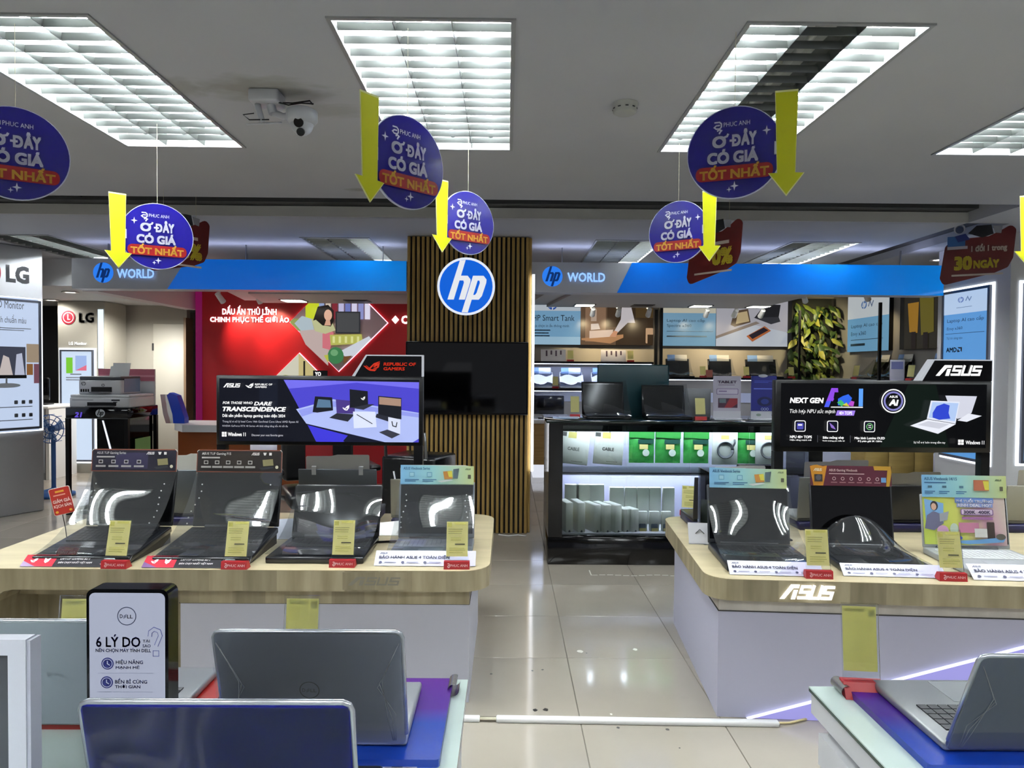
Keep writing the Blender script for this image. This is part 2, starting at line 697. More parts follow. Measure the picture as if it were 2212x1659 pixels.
# fixtures: (x0, y0, lit bays, individual slats)
FW, FL = .60, 1.32
FIX = [(-1.92, 2.21, (1, 1, 1), 1), (-.58, 2.21, (1, 1, 1), 1), (.75, 2.21, (1, 0, 1), 1), (2.14, 2.21, (1, 1, 1), 1),
       (-4.5, 5.95, (0, 1, 0), 0), (-1.78, 5.95, (0, 0, 1), 0), (.75, 5.95, (0, 0, 1), 0), (2.43, 5.95, (0, 1, 1), 0),
       (-1.92, -1.45, (1, 1, 1), 0), (-.58, -1.45, (1, 1, 1), 0), (.75, -1.45, (1, 0, 1), 0), (2.14, -1.45, (1, 1, 1), 0),
       (-3.26, 2.21, (1, 1, 1), 0), (3.48, 2.21, (1, 1, 1), 0), (-3.26, -1.45, (1, 1, 1), 0), (3.48, -1.45, (1, 1, 1), 0),
       (-3.26, -4.6, (1, 1, 1), 0), (-1.25, -4.6, (1, 1, 1), 0), (.75, -4.6, (1, 1, 1), 0), (2.75, -4.6, (1, 1, 1), 0),
       (-4.6, 2.21, (1, 1, 1), 0), (4.82, 2.21, (1, 1, 1), 0), (-4.6, -1.45, (1, 1, 1), 0)]
SLOTS = [(-8, 3.40, 4.57, 5.15), (3.40, 3.72, 5.15, 7.6)]
holes = [(a, a + FW, b, b + FL) for a, b, _, _ in FIX] + SLOTS
xs = sorted({-8, 8} | {v for q in holes for v in q[:2]})
ys = sorted({-7, 11} | {v for q in holes for v in q[2:]})
mb = MB()
V, Fc = [], []
vid = {}


def vv(x, y, z):
    k = (x, y, z)
    if k not in vid:
        vid[k] = len(V)
        V.append(k)
    return vid[k]


def inhole(x, y):
    return any(a < x < b and c < y < d for a, b, c, d in holes)


for i in range(len(xs) - 1):
    for j in range(len(ys) - 1):
        x0, x1, y0, y1 = xs[i], xs[i + 1], ys[j], ys[j + 1]
        if inhole((x0 + x1) / 2, (y0 + y1) / 2):
            continue
        Fc.append((vv(x0, y0, ZC), vv(x0, y1, ZC), vv(x1, y1, ZC), vv(x1, y0, ZC)))
        Fc.append((vv(x0, y0, 2.72), vv(x1, y0, 2.72), vv(x1, y1, 2.72), vv(x0, y1, 2.72)))
for a, b, c, d in holes:
    for p, q in (((a, c), (b, c)), ((b, c), (b, d)), ((b, d), (a, d)), ((a, d), (a, c))):
        Fc.append((vv(*p, ZC), vv(*p, 2.72), vv(*q, 2.72), vv(*q, ZC)))
mb.add(V, Fc, CEIL_M)
# patch of damp staining is worked into the paint
nt = CEIL_M.node_tree
bs = nt.nodes['Principled BSDF']
old = bs.inputs['Base Color'].links[0].from_socket
tc = nt.nodes.new('ShaderNodeTexCoord')


def blob(cx, cy, rx, ry, amt):
    global old
    mp = nt.nodes.new('ShaderNodeMapping')
    mp.vector_type = 'TEXTURE'
    mp.inputs['Location'].default_value = (cx, cy, ZC)
    mp.inputs['Scale'].default_value = (rx, ry, 1)
    nt.links.new(tc.outputs['Object'], mp.inputs[0])
    nz = nt.nodes.new('ShaderNodeTexNoise')
    nz.inputs['Scale'].default_value = 2.2
    nt.links.new(mp.outputs[0], nz.inputs['Vector'])
    le = nt.nodes.new('ShaderNodeVectorMath')
    le.operation = 'LENGTH'
    nt.links.new(mp.outputs[0], le.inputs[0])
    ad = nt.nodes.new('ShaderNodeMath')
    nt.links.new(le.outputs['Value'], ad.inputs[0])
    nt.links.new(nz.outputs['Fac'], ad.inputs[1])
    mr = nt.nodes.new('ShaderNodeMapRange')
    mr.inputs['From Min'].default_value = 1.45
    mr.inputs['From Max'].default_value = .9
    mr.inputs['To Max'].default_value = amt
    nt.links.new(ad.outputs[0], mr.inputs[0])
    mx = nt.nodes.new('ShaderNodeMixRGB')
    mx.inputs[2].default_value = rgb('#77725a')
    nt.links.new(mr.outputs[0], mx.inputs[0])
    nt.links.new(old, mx.inputs[1])
    nt.links.new(mx.outputs[0], bs.inputs['Base Color'])
    old = mx.outputs[0]


blob(-.98, 2.80, .30, .16, .55)
blob(-1.30, 2.78, .12, .12, .4)
blob(-.78, 3.02, .25, .10, .3)
blob(-.92, 4.35, .12, .05, .5)
ceiling = struct(mb.build('ceiling'))

# shutter slots in the ceiling
DKSLOT = mat('#3a3b3d', .7)
mb = MB()
mb.box(-8, 3.40, 5.02, 5.25, 2.58, 2.72, DKSLOT)
mb.box(-8, 3.40, 4.57, 5.25, 2.70, 2.74, DKSLOT)
mb.box(3.40, 3.9, 5.15, 7.6, 2.70, 2.74, DKSLOT)
mb.box(3.62, 3.9, 5.15, 7.6, 2.57, 2.72, DKSLOT)
struct(mb.build('trim_1'))
mb = MB()
mb.box(-8, 3.40, 5.13, 5.16, 2.50, 2.575, mat('#b9bab8', .6))
struct(mb.build('trim_2'))
mb = MB()
mb.box(-3.62, -3.05, 4.98, 5.02, 2.60, 2.69, BLACK)
tag(mb.build('junction_box'), 'black box up in the dark ceiling slot behind the small hanging disc', 'box')

# outer walls
mb = MB()
mb.box(-8.15, -8, -7, 11, 0, 2.7, WALL_M)
struct(mb.build('wall_left'))
mb = MB()
mb.box(8, 8.15, -7, 11, 0, 2.7, WALL_M)
struct(mb.build('wall_right'))
# (no wall behind the camera: left out so the world light fills the room)
mb = MB()
mb.box(-8, 8, 10.9, 11.05, 0, 2.7, WALL_M)
struct(mb.build('wall_back'))

# ---------------------------------------------------------------- louvre lamps
ALU = mat('#7c807e', .30, .9)
RIM = mat('#9a9c9c', .4, .3)
HOUSE = mat('#cfd1cd', .35, .2)
TUBE_ON = bpy.data.materials.new('lit_tube')
TUBE_ON.use_nodes = True
_b = TUBE_ON.node_tree.nodes['Principled BSDF']
_b.inputs['Base Color'].default_value = (.8, .8, .8, 1)
_b.inputs['Emission Color'].default_value = (.92, .97, 1.0, 1)
_b.inputs['Emission Strength'].default_value = TUBE_POWER
TUBE_OFF = mat('#c9ccc8', .3)
BAY = (FW - .03) / 3
mb = MB()
mb.prism([(-.0012, 0), (.0012, 0), (.007, .024), (-.007, .024)], .016, FW - .016, ALU, 'x')
slat_me = mb.mesh('louvre_slat')
mb = MB()
mb.prism([(-.001, 0), (.001, 0), (.010, .034), (-.010, .034)], .016, FL - .016, ALU, 'y')
mb.box(-.004, .004, .016, FL - .016, .034, .097, ALU)
div_me = mb.mesh('louvre_divider')
mb = MB()
for a, b, c, d in ((0, FW, 0, .015), (0, FW, FL - .015, FL), (0, .015, .015, FL - .015), (FW - .015, FW, .015, FL - .015)):
    mb.box(a, b, c, d, -.006, .012, RIM)
rim_me = mb.mesh('frame')
mb = MB()
t = .004
mb.box(0, FW, 0, FL, .10, .104, HOUSE)
mb.box(.012, .012 + t, .012, FL - .012, .012, .10, HOUSE)
mb.box(FW - .012 - t, FW - .012, .012, FL - .012, .012, .10, HOUSE)
mb.box(.012, FW - .012, .012, .012 + t, .012, .10, HOUSE)
mb.box(.012, FW - .012, FL - .012 - t, FL - .012, .012, .10, HOUSE)
house_me = mb.mesh('housing')
tube_me = {}
for on in (0, 1):
    mb = MB()
    mb.cyl((0, .05, 0), (0, FL - .05, 0), .013, TUBE_ON if on else TUBE_OFF, n=10)
    mb.cyl((0, .03, 0), (0, .055, 0), .014, STEEL, n=8)
    mb.cyl((0, FL - .055, 0), (0, FL - .03, 0), .014, STEEL, n=8)
    tube_me[on] = mb.mesh('tube')
mb = MB()
NS = 13
for k in range(NS):
    y = (k + 1) * FL / (NS + 1)
    mb.prism([(y - .0012, 0), (y + .0012, 0), (y + .007, .024), (y - .007, .024)], .016, FW - .016, ALU, 'x')
slats_me = mb.mesh('louvre')
names = ['ceiling lamp nearest the left edge above the cropped blue disc', 'ceiling lamp in the middle above the black pillar screen, all three tubes lit',
         'ceiling lamp with its middle bay dark, beside the smoke detector', 'ceiling lamp cut off by the right edge of the picture',
         'rear ceiling lamp above the grey panel at far left', 'rear ceiling lamp left of the slatted pillar, only its right bay lit',
         'rear ceiling lamp just right of the slatted pillar, two bays dark', 'rear ceiling lamp above the right blue sign band, two bays lit']
names = ['bright ' + n if k < 4 else n for k, n in enumerate(names)]
names += ['louvred ceiling lamp outside the picture'] * 15
for k, (fx, fy, on, fine) in enumerate(FIX):
    t = thing('ceiling_lamp', names[k], 'ceiling lamp', (fx, fy, ZC), group='louvred ceiling lamps')
    link('frame', rim_me, t)
    link('housing', house_me, t)
    for b in range(3):
        link('fluorescent_tube', tube_me[on[b]], t, (.015 + BAY * (b + .5), 0, .062))
    for b in (1, 2):
        link('louvre_divider', div_me, t, (.015 + BAY * b, 0, .002))
    if fine:
        for q in range(NS):
            link('louvre_slat', slat_me, t, (0, (q + 1) * FL / (NS + 1), .002))
    else:
        link('louvre', slats_me, t, (0, 0, .002))

# ================================================================ BACK ZONE, LEFT
HALO = lit('#eef6ff', 1.7)
FRAMEG = mat('#5c616e', .35, .4)


def halo_frame(t, x0, x1, z0, z1, paper, y=0.0, art=None):
    """lit poster frame on a wall face at local y, facing -y"""
    mb = MB()
    mb.box(x0, x1, y - .012, y - .001, z0, z1, HALO)
    mb.build('light_edge', t)
    g = .022
    mb = MB()
    for a, b, c, d in ((x0 + g, x1 - g, z0 + g, z0 + 2 * g), (x0 + g, x1 - g, z1 - 2 * g, z1 - g), (x0 + g, x0 + 2 * g, z0 + 2 * g, z1 - 2 * g), (x1 - 2 * g, x1 - g, z0 + 2 * g, z1 - 2 * g)):
        mb.box(a, b, y - .035, y - .012, c, d, FRAMEG)
    mb.build('frame', t)
    mb = MB()
    mb.box(x0 + 2 * g, x1 - 2 * g, y - .025, y - .012, z0 + 2 * g, z1 - 2 * g, paper)
    return mb.build('poster', t)


# --- near panel at the left edge
ra = math.atan2(.88, .48)
t = thing('lit_stand', 'large white panel at the left edge with a lit monitor poster and grey letters above', 'panel', (-4.43, 6.67, 0), ra)
mb = MB()
mb.rbox(-2.2, 0, 0, .5, 0, 2.495, .01, mat('#b0b2b6', .6), 1)
mb.build('body', t)
post = halo_frame(t, -1.5, -.012, .77, 2.02, lit('#c3d3ee', .9))
A = Art(0, 640, 97, 940, .375, 1.30, z=.027)
dkt = mat('#4b4f58', .5)
A.rect(-6, 648, 88, 932, lit('#c3d3ee', .9))
A.text('D Monitor', 0, 655, 56, 672, dkt, .01)
A.text('nh chuẩn màu', 0, 684, 60, 702, dkt, .01)
A.lines(0, 712, 74, 720, 2, mat('#8b93a5', .5))
A.rect(0, 752, 58, 812, lit('#54586a', .5))
A.poly([(0, 812), (10, 770), (22, 775), (30, 812)], lit('#e8dcd8', .6))
A.poly([(34, 812), (38, 768), (50, 765), (56, 812)], lit('#c9cfe6', .7))
A.rect(0, 812, 60, 819, mat('#15161a', .3))
A.rect(60, 745, 90, 785, lit('#b9a58d', .6))
A.rect(60, 788, 74, 812, lit('#a06f42', .6)).rect(76, 788, 90, 830, lit('#8a5a6a', .6))
A.rect(14, 818, 18, 832, mat('#9aa0aa')).poly(ell(16, 834, 30, 5), mat('#b8bfca'))
for q, yy in enumerate((866, 894)):
    for xx in (32, 48, 64):
        A.rect(xx, yy, xx + 8, yy + 8, dkt, 1.5)
    A.lines(0, yy + 13, 75, yy + 17, 1, mat('#8b93a5'))
A.build('print', t, (-.1875 - .02, 0, 1.395))
A = Art(0, 570, 97, 630, .375, .27, z=.001)
lgm = mat('#4a4c50', .45)
A.text('LG', 15, 580, 66, 616, lgm, .05)
A.poly(ell(-8, 598, 13, 22), mat('#a3162e', .4))
A.build('lettering', t, (-.1875, 0, 2.22))

# --- far pillar with the same letters
c0, w0, h0 = facing(126, 655, 227, 1010, 9.0)
t = thing('display_pillar', 'distant grey pillar with a red round logo and small lit poster', 'pillar', (c0.x, 9.0, 0))
mb = MB()
mb.box(-w0 / 2, w0 / 2, 0, .5, 0, 2.215, mat('#a8a69b', .6))
mb.build('body', t)
pc, pw, ph = facing(129, 752, 209, 1000, 9.0)
halo_frame(t, pc.x - c0.x - pw / 2, pc.x - c0.x + pw / 2, pc.z - ph / 2, pc.z + ph / 2, lit('#cfe0f6', .9))
A = Art(126, 655, 227, 1010, w0, h0, z=.027, dz=.001)
A.rect(146, 772, 160, 806, lit('#7cc93c', .9)).rect(166, 768, 190, 800, lit('#9fb6e6', .9)).poly([(166, 800), (190, 788), (190, 800)], lit('#e0728a', .9))
A.lines(155, 807, 180, 811, 1, dkt)
A.lines(146, 814, 194, 824, 2, mat('#8b93a5'))
A.z = .004
A.circ(149, 686, 15, mat('#97182c', .4))
A.ring(149, 686, 11.5, 1.6, WHITE)
A.stroke([(148, 679), (148, 690), (153, 690)], 1.8, WHITE)
A.text('LG', 172, 675, 205, 697, lgm, .05)
A.text('LG Monitor', 150, 738, 189, 745, lit('#ffffff', 1.0), .04)
A.rect(213, 668, 225, 795, lit('#dcebf8', 1.2))
A.build('pillar_print', t, (0, 0, c0.z))

# lowered ceiling over there with two downlights
mb = MB()
p = at(97, 655, 9)
mb.box(-8, -4.3, 7.3, 10.9, 2.22, 2.499, WALLW)
struct(mb.build('ceiling_soffit'))
for q, (px, py, lab) in enumerate(((152, 630, 'round ceiling downlight under the soffit beside the left blue sign'), (170, 656, 'round ceiling downlight right above the distant grey pillar'), (300, 652, 'added unseen downlight behind the booth bulkhead, brightening the wall by the white door'))):
    p = onz(px, py, 2.22)
    if q == 2:
        p = Vector((-4.62, 8.6, 2.22))  # third downlight is added out of sight to brighten the beige wall
    t = thing('downlight', lab, 'downlight', (p.x, min(p.y, 8.85), 2.22), group='downlights by the grey pillar')
    mb = MB()
    mb.lathe([(.055, 0), (.085, -.002), (.09, -.012), (.07, -.014), (.055, -.004)], WHITE, 20)
    mb.build('ring', t)
    mb = MB()
    mb.cyl((0, 0, -.001), (0, 0, -.008), .056, lit('#fff6e6', 14), n=16)
    mb.build('lens', t)
    ld = bpy.data.lights.new('downlight', 'SPOT')
    ld.energy, ld.spot_size, ld.spot_blend, ld.shadow_soft_size, ld.color = 26, R(165), .6, .05, (1, .95, .88)
    if q == 2:
        ld.energy = 190
    lo = link('lamp', ld, t, (0, 0, -.02))

# beige back wall with a white door and a dark doorway
mb = MB()
xa, xb = at(140, 800, 9.6).x, at(300, 800, 9.6).x
mb.box(xa, at(404, 800, 9.6).x, 9.6, 9.7, 0, 2.5, noisy('beige_wall', '#a5a398', '#b0aea4', (1, 1, 1), .8))
mb.box(at(404, 800, 9.6).x, at(560, 800, 9.6).x, 9.95, 10.05, 0, 2.5, mat('#15130f', .8))
struct(mb.build('wall_inner'))
c0, w0, h0 = facing(331, 700, 404, 1016, 9.55)
mb = MB()
mb.rbox(c0.x - w0 / 2, c0.x + w0 / 2, 9.55, 9.6, 0, c0.z + h0 / 2, .006, mat('#bdbcb2', .55), 1)
d1 = struct(mb.build('door_1'))
mb = MB()
for zz in (.5, 1.05, 1.6):
    mb.cyl((c0.x - w0 / 2, 9.545, zz), (c0.x - w0 / 2, 9.545, zz + .1), .012, DKGREY, n=8)
mb.build('hinge', d1)
mb = MB()
mb.cyl((c0.x + w0 / 2 - .08, 9.55, .92), (c0.x + w0 / 2 - .08, 9.48, .92), .02, STEEL, n=10)
mb.cyl((c0.x + w0 / 2 - .08, 9.48, .92), (c0.x + w0 / 2 - .2, 9.48, .92), .012, STEEL, n=10)
mb.build('door_handle', d1)
mb = MB()
mb.box(at(404, 800, 9.6).x, at(409, 800, 9.6).x, 9.5, 9.72, 0, 2.05, mat('#8a745c', .5))
struct(mb.build('trim_3'))
# dark recess left of the pillar
mb = MB()
mb.box(at(60, 800, 9.8).x, at(127, 800, 9.8).x, 9.8, 9.9, 0, 2.22, mat('#16181d', .6))
struct(mb.build('wall_recess'))

# white desk with dark things far left
c0, w0, h0 = facing(20, 880, 104, 990, 8.4)
t = thing('desk', 'white desk far behind the left panel with a dark monitor on it', 'desk', (c0.x, 8.4, 0))
mb = MB()
mb.rbox(-w0 / 2, w0 / 2, 0, .6, .86, .90, .008, WHITE, 1)
mb.build('desk_top', t)
for sx in (-1, 1):
    mb = MB()
    mb.box(sx * (w0 / 2 - .03) - .02, sx * (w0 / 2 - .03) + .02, .03, .57, 0, .86, WHITE)
    mb.build('leg', t)
c1, w1, h1 = facing(112, 826, 150, 876, 8.2)
t = thing('monitor', 'black monitor standing on the distant white desk', 'monitor', (c0.x + w0 / 2 - .25, 8.65, .90))
mb = MB()
mb.rbox(-w1 / 2, w1 / 2, -.015, .02, .06, .06 + h1, .006, GLOSSBLK, 1)
mb.build('screen', t)
mb = MB()
mb.cyl((0, .02, .01), (0, .03, .2), .015, BLACK)
mb.rbox(-.1, .1, -.06, .10, 0, .012, .004, BLACK, 1)
mb.build('stand', t)
# blue standing fan / stool pieces on the floor
c1, w1, h1 = facing(101, 905, 130, 1015, 7.4)
t = thing('standing_fan', 'blue plastic standing fan half hidden behind the left panel', 'fan', (c1.x, 7.4, 0))
BLUE = mat('#2f5c9c', .4)
mb = MB()
mb.lathe([(0, 0), (.2, 0), (.2, .03), (.12, .06), (.03, .08), (.03, .09), (0, .09)], BLUE, 24)
mb.build('base', t)
mb = MB()
mb.cyl((0, 0, .08), (0, 0, .66), .022, BLUE)
mb.build('pole', t)
mb = MB()
M_ = Matrix.Translation((0, 0, .72))
for rr in (.05, .10, .15):
    mb.tube([(rr * math.cos(a * PI / 12), -.06, .72 + rr * math.sin(a * PI / 12)) for a in range(25)], .005, BLUE, 5)
for k in range(12):
    a = k * PI / 6
    mb.tube([(.02 * math.cos(a), -.07, .72 + .02 * math.sin(a)), (.15 * math.cos(a), -.06, .72 + .15 * math.sin(a)), (.15 * math.cos(a), .02, .72 + .15 * math.sin(a))], .004, BLUE, 5)
mb.build('guard', t)
mb = MB()
for k in range(3):
    a = k * 2 * PI / 3
    mb.add([(0, -.02, .72), (.13 * math.cos(a), -.035, .72 + .13 * math.sin(a)), (.13 * math.cos(a + .9), -.01, .72 + .13 * math.sin(a + .9))], [(0, 1, 2)], mat('#9fb8d8', .3))
mb.cyl((0, -.04, .72), (0, .08, .72), .035, BLUE)
mb.build('blades', t)

# ---------------------------------------------------------------- printer cabinet
t = thing('display_cabinet', 'black open-frame cabinet with a round white logo under two printers', 'cabinet', (-3.81, 6.47, 0))
CW, CD, CH = .29, .56, 1.0
mb = MB()
mb.rbox(-CW, CW, 0, CD, .90, CH, .006, GLOSSBLK, 1)
mb.build('top_box', t)
for sx in (-1, 1):
    for yy in (0, CD - .035):
        mb = MB()
        mb.box(sx * CW - (.035 if sx > 0 else 0), sx * CW + (.035 if sx < 0 else 0), yy, yy + .035, 0, .90, BLACK)
        mb.build('post', t)
mb = MB()
for a, b, c, d in ((-CW, CW, 0, .035), (-CW, CW, CD - .035, CD), (-CW, -CW + .035, 0, CD), (CW - .035, CW, 0, CD)):
    mb.box(a, b, c, d, .005, .04, BLACK)
mb.build('bottom_rail', t)
mb = MB()
mb.box(-.02, CW - .036, .04, CD - .04, .04, .90, GLOSSBLK)
mb.build('inner_panel', t)
A = Art(0, 0, 200, 40, 2 * CW, .1, z=.001)
A.hp(112, 20, 15, mat('#c8ccd2', .4), mat('#101014', .4))
A.text('21', 30, 16, 55, 36, lit('#6a56d8', .8), .05, .2)
A.build('front_print', t, (0, 0, .95))
mb = MB()
mb.box(-CW, CW, -.003, 0, .898, .904, mat('#6a6c70', .3, .6))
mb.build('trim_line', t)
mb = MB()
mb.prism([(.03, .88), (.045, .88), (.16, .45), (.14, .45)], .036, .034, lit('#e9f0ff', 1.2), 'y')
mb.build('light_strip', t)
mb = MB()
mb.box(CW + .001, CW + .003, .12, .40, .56, .70, mat('#7fa866', .5))
mb.box(CW + .001, CW + .003, .12, .40, .42, .50, mat('#8c6a60', .5))
mb.build('sticker', t)
# brown easel and cable seen through the cabinet
t = thing('easel_stand', 'slim wooden easel standing behind the open black cabinet', 'stand', (-4.03, 7.25, 0))
mb = MB()
mb.tube([(.10, 0, 0), (-.02, 0, .98)], .02, mat('#6f6455', .5))
mb.build('leg', t)
mb = MB()
mb.tube([(-.16, .02, 0), (-.03, .01, .98)], .02, mat('#6f6455', .5))
mb.build('leg', t)
mb = MB()
mb.tube([(-.03, .05, .98), (-.02, .30, 0)], .02, mat('#6f6455', .5))
mb.build('leg', t)
mb = MB()
mb.box(-.08, .02, -.03, .06, .93, .98, mat('#6f6455', .5))
mb.build('head', t)

PRW = mat('#c9c9cc', .4)
PRG = mat('#55575c', .4)


def printer(name, label, loc, w, d, h, tank, scan):
    t = thing(name, label, 'printer', loc, group='printers on the black cabinet')
    mb = MB()
    mb.rbox(-w / 2, w / 2, 0, d, 0, h * .8, .012, PRW)
    mb.build('body', t)
    mb = MB()
    mb.rbox(-w / 2 + .005, w / 2 - .005, .004, d - .004, h * .8, h, .008, PRW if not scan else mat('#3c3e44', .35))
    mb.build('scanner_lid', t)
    mb = MB()
    mb.box(-w * .2, w * .28, -.004, .03, h * .14, h * .42, mat('#0d0d10', .3))
    mb.build('output_slot', t)
    mb = MB()
    mb.rbox(-w * .18, w * .26, -.06, .02, h * .10, h * .15, .003, PRG, 1)
    mb.build('tray', t)
    if tank:
        mb = MB()
        for k in range(4):
            mb.box(-w * .45 + k * .022, -w * .45 + k * .022 + .013, -.003, .004, h * .14, h * .3, mat('#17181c', .2))
        mb.build('ink_window', t)
        A = Art(0, 0, 100, 40, w, h * .8, z=.002)
        A.hp(12, 10, 5.5, PRG, PRW)
        A.hp(58, 14, 4, PRG, PRW)
        A.build('logo', t, (0, 0, h * .4))
    else:
        A = Art(0, 0, 100, 40, w, h * .8, z=.002)
        A.rect(70, 8, 84, 14, mat('#22232a')).rect(5, 9, 40, 12, mat('#8a8c92')).rect(73, 17, 80, 20, mat('#22232a'))
        A.build('button_panel', t, (0, 0, h * .4))
    return t


printer('printer', 'wide low white printer lying directly on the black cabinet', (-3.80, 6.50, 1.0), .56, .46, .12, 0, 0)
pr = printer('tank_printer', 'white ink tank printer on top, with paper standing in its feed', (-3.83, 6.56, 1.12), .40, .36, .17, 1, 1)
mb = MB()
mb.prism([(-.06, .165), (.13, .165), (.15, .30), (-.02, .30), (-.02, .27), (-.045, .265)], .26, .262, PAPER, 'y')
mb.build('paper_sheet', pr)
mb = MB()
mb.box(.201, .203, .05, .33, .02, .15, mat('#7387a8', .4))
mb.build('side_sticker', pr)
# pink box behind printers
c1, w1, h1 = facing(213, 797, 334, 860, 6.98)
mb = MB()
mb.box(-w1 / 2, w1 / 2, 0, .02, 0, c1.z + h1 / 2 - 1.0, mat('#c9c9cc', .5))
mb.box(-w1 / 2, w1 / 2, -.004, 0, (c1.z + h1 / 2 - 1.0) - .12, c1.z + h1 / 2 - 1.0, mat('#a65a6c', .5))
mb.box(-w1 / 2, w1 / 2, -.006, -.004, (c1.z + h1 / 2 - 1.0) - .08, (c1.z + h1 / 2 - 1.0) - .06, mat('#c58793', .5))
tag(mb.build('backing_card', loc=(c1.x, 6.98, 1.0)), 'white card with a pink banner standing behind the printers', 'card')

# ---------------------------------------------------------------- service counter
xa, xb = at(352, 920, 7.3).x, at(640, 920, 7.3).x
t = thing('service_counter', 'white-topped counter with an orange-brown front before the red wall', 'counter', ((xa + xb) / 2, 7.3, 0))
cw = (xb - xa) / 2
mb = MB()
mb.prism([(-cw, .25), (-cw + .2, 0), (cw, 0), (cw, .65), (-cw, .65)], .70, .775, mat('#c9cbcf', .35))
mb.build('counter_top', t)
mb = MB()
mb.box(-cw + .12, cw, .08, .63, 0, .70, mat('#8a4314', .5))
mb.build('body', t)
c1, w1, h1 = facing(364, 852, 402, 916, 7.55)
t = thing('leaflet_holder', 'blue and clear leaflet holder on the white service counter', 'holder', (c1.x, 7.55, .775))
mb = MB()
mb.prism([(-.02, 0), (.10, 0), (.10, .06), (.02, .30), (-.06, .33), (-.09, .30), (-.03, .10)], -.05, .05, mat('#1f3fb0', .35), 'y')
mb.build('blue_back', t)
mb = MB()
mb.prism([(-.10, 0), (-.02, 0), (-.03, .10), (-.09, .31), (-.16, .31), (-.13, .10)], -.05, .05, clear('milky_acrylic', (.8, .82, .85), 1.45, .05, .35), 'y')
mb.build('pocket', t)

# ---------------------------------------------------------------- red feature wall
YR = 8.3
xa, xb = at(437, 800, YR).x, at(900, 800, YR).x + .35
t = thing('feature_wall', 'red gaming wall with white slogan and diamond shaped lit picture', 'wall panel', ((xa + xb) / 2, YR, 0))
rw = (xb - xa) / 2
RED = noisy('red_wall', '#b3101c', '#c01820', (.6, .6, .6), .45)
mb = MB()
mb.box(-rw, rw, 0, .12, 0, 2.44, RED)
mb.build('panel', t)
mb = MB()
mb.box(-rw - .07, -rw - .001, -.02, .10, 0, 2.44, lit('#a8206e', .35))
mb.build('edge_light', t)
cx = (xa + xb) / 2
ca, wa, ha = facing(437, 620, 900, 960, YR)
A = Art(437, 620, 900, 960, wa, ha, z=.012, dz=.002)
WL = lit('#ffffff', 1.6)
A.text('DẤU ẤN THỦ LĨNH', 481, 661, 598, 681, WL, .035)
A.text('CHINH PHỤC THẾ GIỚI ẢO', 455, 680, 625, 700, WL, .035)
A.poly([(846, 689), (854, 680), (862, 689), (854, 698)], WL)
A.text('C', 867, 680, 881, 698, WL, .04)
A.build('slogan', t, (ca.x - cx, 0, ca.z))
